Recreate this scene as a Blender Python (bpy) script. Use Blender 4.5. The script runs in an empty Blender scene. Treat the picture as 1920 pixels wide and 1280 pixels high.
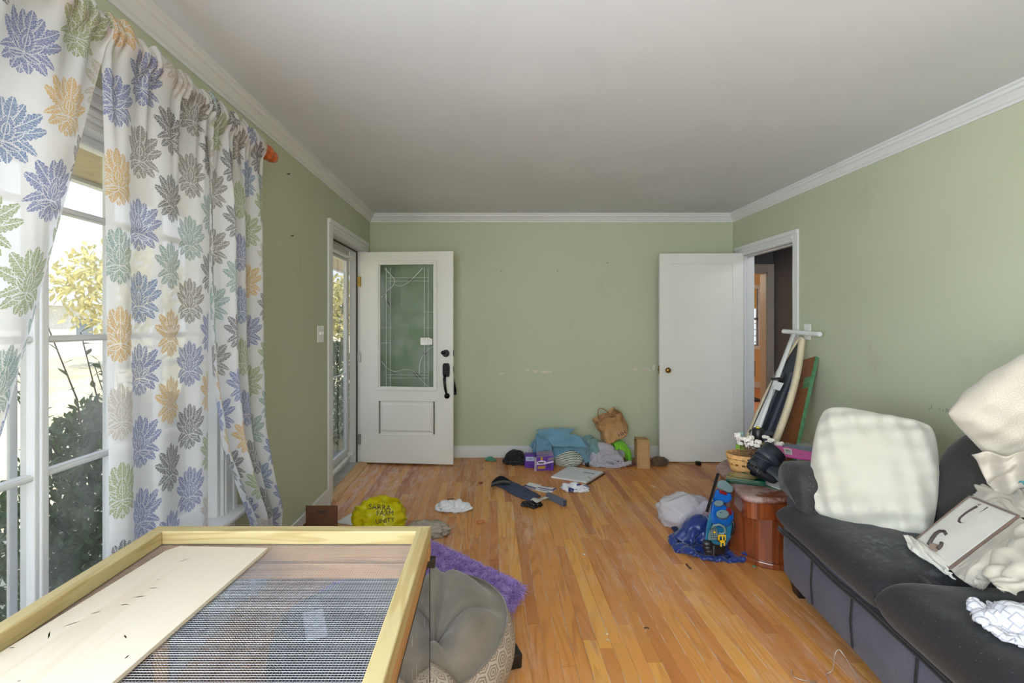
import bpy, bmesh, math, random
import numpy as np
from mathutils import Vector, Matrix, noise
from mathutils.bvhtree import BVHTree

random.seed(7)
np.random.seed(7)
SC = bpy.context.scene
COL = SC.collection
PI = math.pi
R = math.radians
H = 1.34                       # camera height
FPX = 890.0                    # focal length in pixels of the 1920 px frame
VX, VY = 920.0, 607.0          # vanishing point of the room's long axis

# ------------------------------------------------------------------ camera, sky, sun, lights, exposure
cam_d = bpy.data.cameras.new('camera')
cam_d.sensor_width = 36.0
cam_d.lens = FPX / 1920.0 * 36.0
cam_d.shift_x = (960.0 - VX) / 1920.0
cam_d.shift_y = -(640.0 - VY) / 1920.0
cam_d.clip_start = 0.02
cam_d.clip_end = 300.0
cam = bpy.data.objects.new('camera', cam_d)
cam.location = (0, 0, H)
cam.rotation_euler = (PI / 2, 0, 0)
COL.objects.link(cam)
SC.camera = cam

world = bpy.data.worlds.new('world')
SC.world = world
world.use_nodes = True
wn = world.node_tree.nodes
wl = world.node_tree.links
wbg = wn['Background']
wtc = wn.new('ShaderNodeTexCoord')
wsx = wn.new('ShaderNodeSeparateXYZ')
wl.new(wtc.outputs['Generated'], wsx.inputs[0])
wrp = wn.new('ShaderNodeValToRGB')
wrp.color_ramp.elements[0].position = 0.0
wrp.color_ramp.elements[0].color = (0.86, 0.92, 1.0, 1)
wrp.color_ramp.elements[1].position = 0.75
wrp.color_ramp.elements[1].color = (0.36, 0.58, 1.0, 1)
wl.new(wsx.outputs[2], wrp.inputs[0])
wno = wn.new('ShaderNodeTexNoise')
wno.inputs['Scale'].default_value = 4.0
wno.inputs['Detail'].default_value = 6.0
wl.new(wtc.outputs['Generated'], wno.inputs['Vector'])
wcr = wn.new('ShaderNodeValToRGB')
wcr.color_ramp.elements[0].position = 0.45
wcr.color_ramp.elements[1].position = 0.7
wl.new(wno.outputs['Fac'], wcr.inputs[0])
wmx = wn.new('ShaderNodeMix')
wmx.data_type = 'RGBA'
wl.new(wcr.outputs[0], wmx.inputs[0])
wl.new(wrp.outputs[0], wmx.inputs[6])
wmx.inputs[7].default_value = (0.95, 0.96, 1.0, 1)
wl.new(wmx.outputs[2], wbg.inputs['Color'])
wbg.inputs['Strength'].default_value = 1.7

def light(name, kind, loc, rot, energy, color, size=None, size_y=None):
    d = bpy.data.lights.new(name, kind)
    d.energy = energy
    d.color = color
    if kind == 'AREA':
        d.shape = 'RECTANGLE'
        d.size = size
        d.size_y = size_y
    elif kind == 'SUN':
        d.angle = R(0.6)
    else:
        d.shadow_soft_size = size
    o = bpy.data.objects.new(name, d)
    o.location = loc
    o.rotation_euler = rot
    COL.objects.link(o)
    return o

light('sun', 'SUN', (0, 0, 20), (R(38), R(28), 0), 7.0, (1.0, 0.93, 0.8))
# added cool fill light behind the camera; the wall there is closed
light('fill_behind', 'AREA', (0.1, -1.45, 1.5), (R(86), 0, R(-24)), 96, (0.90, 0.95, 1.0), 2.8, 1.5)
# daylight of the near part of the big left window
light('daylight_left', 'AREA', (-1.17, -0.15, 1.25), (R(90), 0, R(-90)), 142, (0.78, 0.89, 1.0), 1.7, 1.4)
# unseen warm fill lamp high up behind the camera
light('warm_lamp_behind', 'POINT', (1.3, -0.6, 2.15), (0, 0, 0), 24, (1.0, 0.90, 0.70), 0.12)
# lamp in the far room and daylight in it
light('far_room_lamp', 'POINT', (3.3, 7.6, 2.0), (0, 0, 0), 70, (1.0, 0.92, 0.8), 0.15)
light('hall_lamp', 'POINT', (3.0, 3.2, 2.2), (0, 0, 0), 14.0, (0.95, 0.97, 1.0), 0.1)

SC.view_settings.view_transform = 'Standard'
SC.view_settings.look = 'None'
SC.view_settings.gamma = 1.0
SC.view_settings.use_curve_mapping = False
SC.view_settings.exposure = 0.0

# ------------------------------------------------------------------ small helpers
def lin(c):
    out = []
    for v in c:
        v = v / 255.0
        out.append(v / 12.92 if v <= 0.04045 else ((v + 0.055) / 1.055) ** 2.4)
    return tuple(out) + (1.0,)

def F(px, py, z=0.0):
    """photo pixel -> point on the horizontal plane z"""
    y = FPX * (H - z) / (py - VY)
    return Vector(((px - VX) * y / FPX, y, z))

def P(px, py, y):
    """photo pixel -> point at depth y"""
    return Vector(((px - VX) * y / FPX, y, H - (py - VY) * y / FPX))

class X:
    """a shader socket with arithmetic"""
    def __init__(s, g, sock):
        s.g = g
        s.s = sock
    def __add__(s, o): return s.g.math('ADD', s, o)
    __radd__ = __add__
    def __sub__(s, o): return s.g.math('SUBTRACT', s, o)
    def __rsub__(s, o): return s.g.math('SUBTRACT', o, s)
    def __mul__(s, o): return s.g.math('MULTIPLY', s, o)
    __rmul__ = __mul__
    def __truediv__(s, o): return s.g.math('DIVIDE', s, o)
    def __gt__(s, o): return s.g.math('GREATER_THAN', s, o)
    def __lt__(s, o): return s.g.math('LESS_THAN', s, o)
    def abs(s): return s.g.math('ABSOLUTE', s)
    def floor(s): return s.g.math('FLOOR', s)
    def fract(s): return s.g.math('FRACT', s)
    def sin(s): return s.g.math('SINE', s)
    def sqrt(s): return s.g.math('SQRT', s)
    def max(s, o): return s.g.math('MAXIMUM', s, o)
    def min(s, o): return s.g.math('MINIMUM', s, o)
    def mod(s, o): return s.g.math('FLOORED_MODULO', s, o)
    def clamp(s): return s.g.math('ADD', s, 0.0, clamp=True)
    def smooth(s, a, b):
        n = s.g.node('ShaderNodeMapRange')
        n.interpolation_type = 'SMOOTHSTEP'
        s.g.put(n.inputs[0], s)
        n.inputs[1].default_value = a
        n.inputs[2].default_value = b
        return X(s.g, n.outputs[0])

class G:
    """material graph"""
    def __init__(s, name):
        s.m = bpy.data.materials.new(name)
        s.m.use_nodes = True
        s.N = s.m.node_tree.nodes
        s.L = s.m.node_tree.links
        s.b = s.N['Principled BSDF']
        s.out = s.N['Material Output']
    def node(s, t): return s.N.new(t)
    def put(s, inp, v):
        if isinstance(v, X):
            s.L.new(v.s, inp)
        elif isinstance(v, bpy.types.NodeSocket):
            s.L.new(v, inp)
        else:
            inp.default_value = v
    def math(s, op, *a, clamp=False):
        n = s.node('ShaderNodeMath')
        n.operation = op
        n.use_clamp = clamp
        for i, v in enumerate(a):
            s.put(n.inputs[i], v)
        return X(s, n.outputs[0])
    def pos(s): return X(s, s.node('ShaderNodeNewGeometry').outputs['Position'])
    def obj(s): return X(s, s.node('ShaderNodeTexCoord').outputs['Object'])
    def uv(s): return X(s, s.node('ShaderNodeTexCoord').outputs['UV'])
    def sep(s, v):
        n = s.node('ShaderNodeSeparateXYZ')
        s.put(n.inputs[0], v)
        return [X(s, o) for o in n.outputs]
    def vec(s, x=0.0, y=0.0, z=0.0):
        n = s.node('ShaderNodeCombineXYZ')
        for i, v in enumerate((x, y, z)):
            s.put(n.inputs[i], v)
        return X(s, n.outputs[0])
    def scaled(s, v, sc):
        n = s.node('ShaderNodeVectorMath')
        n.operation = 'MULTIPLY'
        s.put(n.inputs[0], v)
        n.inputs[1].default_value = sc
        return X(s, n.outputs[0])
    def noise(s, v, scale, detail=3.0, rough=0.55, dist=0.0):
        n = s.node('ShaderNodeTexNoise')
        s.put(n.inputs['Vector'], v)
        s.put(n.inputs['Scale'], scale)
        n.inputs['Detail'].default_value = detail
        n.inputs['Roughness'].default_value = rough
        n.inputs['Distortion'].default_value = dist
        return X(s, n.outputs['Fac'])
    def rand(s): return X(s, s.node('ShaderNodeObjectInfo').outputs['Random'])
    def white(s, v):
        n = s.node('ShaderNodeTexWhiteNoise')
        n.noise_dimensions = '3D'
        s.put(n.inputs['Vector'], v)
        return X(s, n.outputs['Value'])
    def ramp(s, f, stops, const=False):
        n = s.node('ShaderNodeValToRGB')
        cr = n.color_ramp
        if const:
            cr.interpolation = 'CONSTANT'
        while len(cr.elements) < len(stops):
            cr.elements.new(0.5)
        for e, (p, c) in zip(cr.elements, stops):
            e.position = p
            e.color = c
        s.put(n.inputs[0], f)
        return X(s, n.outputs[0])
    def mix(s, f, a, b, mode='MIX'):
        n = s.node('ShaderNodeMix')
        n.data_type = 'RGBA'
        n.blend_type = mode
        s.put(n.inputs[0], f)
        s.put(n.inputs[6], a)
        s.put(n.inputs[7], b)
        return X(s, n.outputs[2])
    def bump(s, h, strength=0.3, dist=0.01):
        n = s.node('ShaderNodeBump')
        n.inputs['Strength'].default_value = strength
        n.inputs['Distance'].default_value = dist
        s.put(n.inputs['Height'], h)
        s.L.new(n.outputs[0], s.b.inputs['Normal'])
        return n
    def set(s, **k):
        for key, v in k.items():
            s.put(s.b.inputs[key.replace('_', ' ')], v)
        return s.m

def mat(name, col, rough=0.6, var=0.12, scale=9.0, bump=0.0, bscale=60.0, metal=0.0, spec=0.5, sheen=0.0, coat=0.0, trans=0.0):
    """plain procedural material: a noise-varied colour with optional relief"""
    g = G(name)
    p = g.obj()
    n = g.noise(p, scale, 4.0)
    c = lin(col)
    dark = tuple(v * (1 - var * 1.5) for v in c[:3]) + (1,)
    lite = tuple(min(1, v * (1 + var)) for v in c[:3]) + (1,)
    g.put(g.b.inputs['Base Color'], g.ramp(n, [(0.3, dark), (0.7, lite)]))
    g.b.inputs['Roughness'].default_value = rough
    g.b.inputs['Metallic'].default_value = metal
    g.b.inputs['Specular IOR Level'].default_value = spec
    if sheen:
        g.b.inputs['Sheen Weight'].default_value = sheen
    if coat:
        g.b.inputs['Coat Weight'].default_value = coat
    if trans:
        g.b.inputs['Transmission Weight'].default_value = trans
    if bump:
        g.bump(g.noise(p, bscale, 3.0), bump, 0.004)
    return g.m

def glass_mat(name, tint=(1, 1, 1), haze=0.05, gloss=1.0, rough=0.02, streak=0.0):
    """thin sheet of glass or clear plastic: clear, mirror-like at grazing angles, with a film of dust"""
    g = G(name)
    tr = g.node('ShaderNodeBsdfTransparent')
    tr.inputs[0].default_value = tuple(tint) + (1,)
    gl = g.node('ShaderNodeBsdfGlossy')
    gl.inputs['Roughness'].default_value = rough
    lw = g.node('ShaderNodeLayerWeight')
    lw.inputs[0].default_value = 0.5
    f2 = X(g, lw.outputs['Facing'])
    f4 = f2 * f2 * f2 * f2
    m1 = g.node('ShaderNodeMixShader')
    g.put(m1.inputs[0], ((f4 * 0.85 + 0.035) * gloss).clamp())
    g.L.new(tr.outputs[0], m1.inputs[1])
    g.L.new(gl.outputs[0], m1.inputs[2])
    df = g.node('ShaderNodeBsdfDiffuse')
    df.inputs[0].default_value = (0.8, 0.82, 0.86, 1)
    m2 = g.node('ShaderNodeMixShader')
    dust = g.noise(g.pos(), 5.0, 5.0).smooth(0.3, 0.8) * haze
    if streak:
        x, y, z = g.sep(g.pos())
        st = g.noise(g.vec(x * 90.0, y * 90.0, z * 9.0), 1.0, 2.0).smooth(0.68, 0.74) * streak
        dust = dust.max(st)
    g.put(m2.inputs[0], dust)
    g.L.new(m1.outputs[0], m2.inputs[1])
    g.L.new(df.outputs[0], m2.inputs[2])
    g.L.new(m2.outputs[0], g.out.inputs['Surface'])
    return g.m

# ------------------------------------------------------------------ objects
def wm(o):
    m = o.matrix_basis.copy()
    while o.parent is not None:
        o = o.parent
        m = o.matrix_basis @ m
    return m

def tag(o, label=None, cat=None, group=None, kind=None):
    if label: o['label'] = label
    if cat: o['category'] = cat
    if group: o['group'] = group
    if kind: o['kind'] = kind
    return o

def thing(name, label, cat, loc=(0, 0, 0), rz=0.0, group=None, kind=None):
    o = bpy.data.objects.new(name, None)
    o.empty_display_size = 0.05
    o.location = loc
    o.rotation_euler = (0, 0, rz)
    COL.objects.link(o)
    return tag(o, label, cat, group, kind)

def frame(o, x, y, z):
    """matrix with origin o and axes x, y, z"""
    m = Matrix.Identity(4)
    for i, a in enumerate((x, y, z)):
        for k in range(3):
            m[k][i] = a[k]
    for k in range(3):
        m[k][3] = o[k]
    return m

def loc_rot(loc, rx=0, ry=0, rz=0):
    return Matrix.Translation(loc) @ Matrix.Rotation(rz, 4, 'Z') @ Matrix.Rotation(ry, 4, 'Y') @ Matrix.Rotation(rx, 4, 'X')

class MB:
    """collects shapes in world space (through self.M) and links them as ONE mesh object"""
    def __init__(s, M=None):
        s.v, s.f, s.uv = [], [], []
        s.M = M or Matrix.Identity(4)
        s.mi = []
        s.cur = 0
    def add(s, verts, faces, uvs=None):
        b = len(s.v)
        s.v += [s.M @ Vector(v) for v in verts]
        for k, f in enumerate(faces):
            s.f.append([b + i for i in f])
            s.uv.append([uvs[i] for i in f] if uvs else None)
            s.mi.append(s.cur)
        return s
    def box(s, a, b):
        x0, y0, z0 = a
        x1, y1, z1 = b
        v = [(x0, y0, z0), (x1, y0, z0), (x1, y1, z0), (x0, y1, z0), (x0, y0, z1), (x1, y0, z1), (x1, y1, z1), (x0, y1, z1)]
        return s.add(v, [(0, 3, 2, 1), (4, 5, 6, 7), (0, 1, 5, 4), (1, 2, 6, 5), (2, 3, 7, 6), (3, 0, 4, 7)])
    def prism(s, pts, z0, z1, axis='z'):
        """extrude a counter-clockwise outline"""
        n = len(pts)
        def q(p, h):
            return (p[0], p[1], h) if axis == 'z' else ((p[0], h, p[1]) if axis == 'y' else (h, p[0], p[1]))
        v = [q(p, z0) for p in pts] + [q(p, z1) for p in pts]
        f = [tuple(range(n - 1, -1, -1)), tuple(range(n, 2 * n))]
        f += [(i, (i + 1) % n, n + (i + 1) % n, n + i) for i in range(n)]
        return s.add(v, f)
    def tube(s, pts, r, n=8, cap=True, flat=1.0):
        """round (or flattened) tube along a polyline; r may be a list"""
        pts = [Vector(p) for p in pts]
        rs = r if isinstance(r, (list, tuple)) else [r] * len(pts)
        v, f = [], []
        up = None
        for i, p in enumerate(pts):
            t = (pts[min(i + 1, len(pts) - 1)] - pts[max(i - 1, 0)])
            t = t.normalized() if t.length > 1e-9 else Vector((0, 0, 1))
            if up is None:
                a = Vector((0, 0, 1)) if abs(t.z) < 0.9 else Vector((0, 1, 0))
                up = (a - t * a.dot(t)).normalized()
            else:
                up = up - t * up.dot(t)
                up = up.normalized() if up.length > 1e-6 else Vector((1, 0, 0))
            sd = t.cross(up)
            for k in range(n):
                a = 2 * PI * k / n
                v.append(p + (up * math.cos(a) * flat + sd * math.sin(a)) * rs[i])
        m = len(pts)
        for i in range(m - 1):
            for k in range(n):
                f.append((i * n + k, i * n + (k + 1) % n, (i + 1) * n + (k + 1) % n, (i + 1) * n + k))
        if cap:
            f.append(tuple(range(n - 1, -1, -1)))
            f.append(tuple(range((m - 1) * n, m * n)))
        return s.add(v, f)
    def lathe(s, prof, c=(0, 0, 0), n=24, sx=1.0, sy=1.0, cap=True):
        """profile of (radius, z) about a vertical axis"""
        v, f = [], []
        for (r, z) in prof:
            for k in range(n):
                a = 2 * PI * k / n
                v.append((c[0] + r * sx * math.cos(a), c[1] + r * sy * math.sin(a), c[2] + z))
        for i in range(len(prof) - 1):
            for k in range(n):
                f.append((i * n + k, i * n + (k + 1) % n, (i + 1) * n + (k + 1) % n, (i + 1) * n + k))
        if cap:
            f.append(tuple(range(n - 1, -1, -1)))
            f.append(tuple(range((len(prof) - 1) * n, len(prof) * n)))
        return s.add(v, f)
    def ball(s, c, r, n=12, m=8):
        rx, ry, rz = r if isinstance(r, (tuple, list)) else (r, r, r)
        prof = []
        v, f = [], []
        for i in range(m + 1):
            th = PI * i / m
            for k in range(n):
                a = 2 * PI * k / n
                v.append((c[0] + rx * math.sin(th) * math.cos(a), c[1] + ry * math.sin(th) * math.sin(a), c[2] - rz * math.cos(th)))
        for i in range(m):
            for k in range(n):
                f.append((i * n + k, i * n + (k + 1) % n, (i + 1) * n + (k + 1) % n, (i + 1) * n + k))
        return s.add(v, f)
    def grid(s, fn, nu, nv, uvfn=None, close_u=False):
        v, uv, f = [], [], []
        for j in range(nv + 1):
            for i in range(nu + 1):
                u, w = i / nu, j / nv
                v.append(fn(u, w))
                uv.append(uvfn(u, w) if uvfn else (u, w))
        for j in range(nv):
            for i in range(nu):
                a = j * (nu + 1) + i
                f.append((a, a + 1, a + nu + 2, a + nu + 1))
        return s.add(v, f, uv)
    def build(s, name, m, parent=None, smooth=False, bevel=0.0, seg=2, weld=False, solid=0.0, sub=0, kind=None, label=None):
        inv = wm(parent).inverted() if parent is not None else None
        me = bpy.data.meshes.new(name)
        vs = [inv @ p for p in s.v] if inv is not None else s.v
        me.from_pydata([tuple(p) for p in vs], [], s.f)
        ms = m if isinstance(m, (list, tuple)) else [m]
        for q in ms:
            me.materials.append(q)
        if len(ms) > 1:
            me.polygons.foreach_set('material_index', s.mi)
        if any(u is not None for u in s.uv):
            lay = me.uv_layers.new(name='UVMap')
            k = 0
            flat = []
            for f, u in zip(s.f, s.uv):
                for c in range(len(f)):
                    flat += list(u[c]) if u is not None else [0.0, 0.0]
            lay.data.foreach_set('uv', flat)
        if weld:
            bm = bmesh.new()
            bm.from_mesh(me)
            bmesh.ops.remove_doubles(bm, verts=bm.verts, dist=1e-5)
            bm.to_mesh(me)
            bm.free()
        if smooth:
            me.polygons.foreach_set('use_smooth', [True] * len(me.polygons))
        me.update()
        o = bpy.data.objects.new(name, me)
        COL.objects.link(o)
        o.parent = parent
        if solid:
            md = o.modifiers.new('thickness', 'SOLIDIFY')
            md.thickness = solid
            md.offset = 0
        if bevel:
            md = o.modifiers.new('bevel', 'BEVEL')
            md.width = bevel
            md.segments = seg
            md.limit_method = 'ANGLE'
            md.angle_limit = R(40)
        if sub:
            md = o.modifiers.new('subdivision', 'SUBSURF')
            md.levels = sub
            md.render_levels = sub
        if kind: o['kind'] = kind
        if label: o['label'] = label
        return o

def bvh_of(mb):
    return BVHTree.FromPolygons([tuple(v) for v in mb.v], [tuple(f) for f in mb.f])

def text_mesh(txt, size, M, mat_, name, parent, depth=0.0004, bvh=None, direction=None, lift=0.001):
    """flat lettering; with a BVH it is laid onto that surface along a direction"""
    cu = bpy.data.curves.new('lettering', 'FONT')
    cu.body = txt
    cu.size = size
    cu.align_x = 'CENTER'
    cu.align_y = 'CENTER'
    cu.extrude = depth
    cu.resolution_u = 3
    tmp = bpy.data.objects.new('lettering', cu)
    COL.objects.link(tmp)
    dg = bpy.context.evaluated_depsgraph_get()
    me0 = bpy.data.meshes.new_from_object(tmp.evaluated_get(dg))
    bm = bmesh.new()
    bm.from_mesh(me0)
    if bvh is not None:
        bmesh.ops.triangulate(bm, faces=bm.faces)
        bmesh.ops.subdivide_edges(bm, edges=[e for e in bm.edges if e.calc_length() > size * 0.12], cuts=2)
    mb = MB()
    vs = []
    for v in bm.verts:
        p = M @ v.co
        if bvh is not None:
            hit = bvh.ray_cast(p - direction * 0.6, direction)
            if hit[0] is not None:
                p = hit[0] - direction * lift
        vs.append(p)
    bm.verts.index_update()
    mb.add(vs, [[q.index for q in f.verts] for f in bm.faces])
    bm.free()
    bpy.data.objects.remove(tmp)
    bpy.data.meshes.remove(me0)
    return mb.build(name, mat_, parent)

# ------------------------------------------------------------------ a small cloth solver (position based)
def cloth(P0, colliders, steps=70, iters=6, bend=0.15, grav=-9.8, self_r=0.0, seed=0, damp=0.97, fric=0.4, rest=None, pin=None):
    """P0: (ny, nx, 3) start shape; rest: (dx, dy) rest lengths.  Returns the settled shape."""
    p = P0.astype(np.float64).copy()
    prev = p.copy()
    dx, dy = rest
    dd = math.hypot(dx, dy)
    ny, nx, _ = p.shape
    dt = 1 / 60.0
    pinned = None if pin is None else (pin, p[pin].copy())
    def pr(a, b, L, k, only_short=False):
        d = b - a
        l = np.sqrt((d * d).sum(-1, keepdims=True)) + 1e-9
        c = (l - L) / l * 0.5 * k
        if only_short:
            c = np.minimum(c, 0)
        a += d * c
        b -= d * c
    if self_r:
        gi, gj = np.meshgrid(np.arange(ny), np.arange(nx), indexing='ij')
        gi, gj = gi.ravel(), gj.ravel()
        near = (np.abs(gi[:, None] - gi[None]) <= 2) & (np.abs(gj[:, None] - gj[None]) <= 2)
    for st in range(steps):
        v = (p - prev) * damp
        prev = p.copy()
        p += v
        p[..., 2] += grav * dt * dt
        for it in range(iters):
            for o in (0, 1):
                n = (nx - o) // 2 * 2
                if n >= 2:
                    pr(p[:, o:o + n:2], p[:, o + 1:o + n:2], dx, 1.0)
                n = (ny - o) // 2 * 2
                if n >= 2:
                    pr(p[o:o + n:2], p[o + 1:o + n:2], dy, 1.0)
            for o in (0, 1):
                n = (ny - o) // 2 * 2
                if n >= 2:
                    a, b = p[o:o + n:2], p[o + 1:o + n:2]
                    pr(a[:, :-1], b[:, 1:], dd, 0.5)
                    pr(a[:, 1:], b[:, :-1], dd, 0.5)
            if bend:
                for o in range(3):
                    a, b = p[:, o:-2:3], p[:, o + 2::3]
                    n = min(a.shape[1], b.shape[1])
                    if n: pr(a[:, :n], b[:, :n], 2 * dx, bend, True)
                    a, b = p[o:-2:3], p[o + 2::3]
                    n = min(a.shape[0], b.shape[0])
                    if n: pr(a[:n], b[:n], 2 * dy, bend, True)
            if pinned is not None:
                p[pinned[0]] = pinned[1]
        if self_r and st % 2 == 0:
            q = p.reshape(-1, 3)
            d = q[:, None] - q[None]
            l2 = (d * d).sum(-1)
            ii, jj = np.nonzero((l2 < self_r * self_r) & ~near)
            if len(ii):
                l = np.sqrt(l2[ii, jj]) + 1e-9
                push = d[ii, jj] / l[:, None] * (self_r - l)[:, None] * 0.5
                acc = np.zeros_like(q)
                cnt = np.zeros(len(q))
                np.add.at(acc, ii, push)
                np.add.at(cnt, ii, 1)
                q += acc / np.maximum(cnt, 1)[:, None]
        for c in colliders:
            hit = c(p)
            if hit is not None:
                prev[hit] = prev[hit] + (p[hit] - prev[hit]) * fric
    return p

def c_floor(z=0.0, t=0.006):
    def f(p):
        h = p[..., 2] < z + t
        p[..., 2] = np.maximum(p[..., 2], z + t)
        return h
    return f

def c_ball(c, r, M=None):
    c = np.array(c)
    r = np.array(r if isinstance(r, (tuple, list)) else (r, r, r))
    def f(p):
        d = (p - c) / r
        l = np.sqrt((d * d).sum(-1))
        h = l < 1
        k = np.where(h, 1 / np.maximum(l, 1e-3), 1.0)[..., None]
        p[...] = c + d * k * r
        return h
    return f

def c_box(M, hx, hy, hz, t=0.005):
    """keep out of an oriented box"""
    Mi = np.array(M.inverted())
    Mf = np.array(M)
    hs = np.array([hx + t, hy + t, hz + t])
    def f(p):
        q = p @ Mi[:3, :3].T + Mi[:3, 3]
        pen = hs - np.abs(q)
        h = (pen > 0).all(-1)
        if h.any():
            qq, pp = q[h], pen[h]
            k = pp.argmin(-1)
            r = np.arange(len(k))
            qq[r, k] = np.sign(qq[r, k]) * hs[k]
            p[h] = qq @ Mf[:3, :3].T + Mf[:3, 3]
        return h
    return f

def c_keep(cx, cy, rx, ry, k=0.25):
    """gathers the cloth inside an upright ellipse"""
    def f(p):
        a = (p[..., 0] - cx) / rx
        b = (p[..., 1] - cy) / ry
        l = np.sqrt(a * a + b * b)
        h = l > 1
        s = np.where(h, 1 - (1 - 1 / np.maximum(l, 1e-6)) * k, 1.0)
        p[..., 0] = cx + a * s * rx
        p[..., 1] = cy + b * s * ry
        return None
    return f

def c_plane(o, n, t=0.006):
    o, n = np.array(o, float), np.array(n, float)
    n /= np.linalg.norm(n)
    def f(p):
        d = (p - o) @ n
        h = d < t
        p[...] += np.where(h, t - d, 0.0)[..., None] * n
        return h
    return f

def cloth_mb(p, w, h, mb=None):
    ny, nx, _ = p.shape
    mb = mb or MB()
    v = [tuple(x) for x in p.reshape(-1, 3)]
    uv = [(i / (nx - 1) * w, j / (ny - 1) * h) for j in range(ny) for i in range(nx)]
    f = [(j * nx + i, j * nx + i + 1, (j + 1) * nx + i + 1, (j + 1) * nx + i) for j in range(ny - 1) for i in range(nx - 1)]
    mb.add(v, f, uv)
    return mb

def upsample(p):
    """doubles the grid with the four-point interpolating scheme"""
    for ax_ in (0, 1):
        q = np.moveaxis(p, ax_, 0)
        n = q.shape[0]
        e = np.concatenate([2 * q[:1] - q[1:2], q, 2 * q[-1:] - q[-2:-1]], 0)
        mid = (-e[:n - 1] + 9 * e[1:n] + 9 * e[2:n + 1] - e[3:n + 2]) / 16
        out = np.empty((2 * n - 1,) + q.shape[1:])
        out[0::2] = q
        out[1::2] = mid
        p = np.moveaxis(out, 0, ax_)
    return p

def wrinkle(p, w, h, amp, freq, seed):
    """soft folds with sharp valleys, along the normals of the sheet"""
    du = np.gradient(p, axis=1)
    dv = np.gradient(p, axis=0)
    n = np.cross(du, dv)
    n /= np.linalg.norm(n, axis=-1, keepdims=True) + 1e-9
    ny, nx, _ = p.shape
    d = np.zeros((ny, nx))
    for j in range(ny):
        for i in range(nx):
            u, v = i / (nx - 1) * w * freq, j / (ny - 1) * h * freq
            a = noise.noise((u * 0.5 + seed, v * 0.5, 0.0))
            f1 = abs(noise.noise((u + a * 1.6 + seed, v * 0.7 - a, 1.0)))
            f2 = abs(noise.noise((u * 1.9 + 7.0, v * 2.3 + a * 2 + seed, 2.0)))
            d[j, i] = min(1.0, f1 * 2.2) ** 0.7 + 0.4 * min(1.0, f2 * 2.2) - 0.55
    up = np.where(n[..., 2:3] < 0, -1.0, 1.0)
    return p + n * up * d[..., None] * amp

def crumple(cx, cy, z, w, h, rx, ry, n=28, height=0.15, seed=1, coll=(), steps=70, bend=0.12, self_r=0.0, rz=0.0, squeeze=0.25, fric=0.35, keep=True, floor_z=0.0):
    """a sheet dropped in a heap with the given footprint"""
    rng = np.random.RandomState(seed)
    nx = n
    ny = max(6, int(n * h / w))
    u, v = np.meshgrid(np.linspace(-.5, .5, nx), np.linspace(-.5, .5, ny))
    kx, ky = min(1.0, 2 * rx / w * 1.05), min(1.0, 2 * ry / h * 1.05)
    x, y = u * w * kx, v * h * ky
    zz = np.zeros_like(x)
    for k in range(7):
        a, b, ph = rng.uniform(-5, 5), rng.uniform(-5, 5), rng.uniform(0, 6.3)
        zz += np.sin(a * u * 3 + b * v * 3 + ph) * height / 6
        x += np.sin(b * u * 3.1 - a * v * 2.7 + ph) * 0.02 * w
        y += np.sin(a * u * 2.3 + b * v * 3.3 + ph * 2) * 0.02 * h
    zz += height * 0.6 + rng.normal(0, height * 0.04, zz.shape)
    c, s = math.cos(rz), math.sin(rz)
    p0 = np.stack([cx + c * x - s * y, cy + s * x + c * y, z + zz], -1)
    cl = list(coll) + ([c_keep(cx, cy, rx, ry, squeeze)] if keep else []) + [c_floor(floor_z)]
    return cloth(p0, cl, steps=steps, bend=bend, self_r=self_r, rest=(w / (nx - 1), h / (ny - 1)), fric=fric)

def pillow(M, w, h, t, n=26, wr=0.006, seed=0, pinch=0.06, sag=0.0, corner=0.07):
    """stuffed pillow in the x-z plane of M, thickness along y"""
    rng = random.Random(seed)
    ph = [rng.uniform(0, 6.28) for _ in range(8)]
    mb = MB(M)
    def prof(a): return max(0.0, 1 - abs(a) ** 2.6) ** 0.5
    def shape(sgn):
        def fn(u, v):
            a, b = u * 2 - 1, v * 2 - 1
            a = math.sin(a * PI / 2)
            b = math.sin(b * PI / 2)
            cr = 1 - corner * (a * b) ** 4
            x = a * w / 2 * (1 - pinch * (1 - b * b) * abs(a) ** 3 + 0.02 * math.sin(b * 3 + ph[0])) * cr
            z = b * h / 2 * (1 - pinch * (1 - a * a) * abs(b) ** 3 + 0.02 * math.sin(a * 3 + ph[1])) * cr
            k = prof(a) * prof(b)
            y = t / 2 * k * (1 + 0.12 * math.sin(a * 2.3 + b * 1.7 + ph[2]))
            e = (1 - k) * k * 4
            y += wr * e * (math.sin(a * 17 + b * 6 + ph[3]) + math.sin(b * 19 - a * 5 + ph[4])) * (0.4 + 0.6 * abs(noise.noise((a * 2, b * 2, seed))))
            y += wr * 0.8 * k * noise.noise((a * 3.0, b * 3.0, seed + 4.0 + sgn))
            z -= sag * k * (1 - v)
            return (x, sgn * y, z)
        return fn
    mb.grid(shape(-1), n, n, lambda u, v: (u * w, v * h))
    mb.grid(lambda u, v: shape(1)(1 - u, v), n, n, lambda u, v: (u * w, v * h))
    return mb
# ------------------------------------------------------------------ materials of the setting
XL, XR, YB, YF, ZC = -1.21, 2.43, 4.76, -1.6, 2.44

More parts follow.
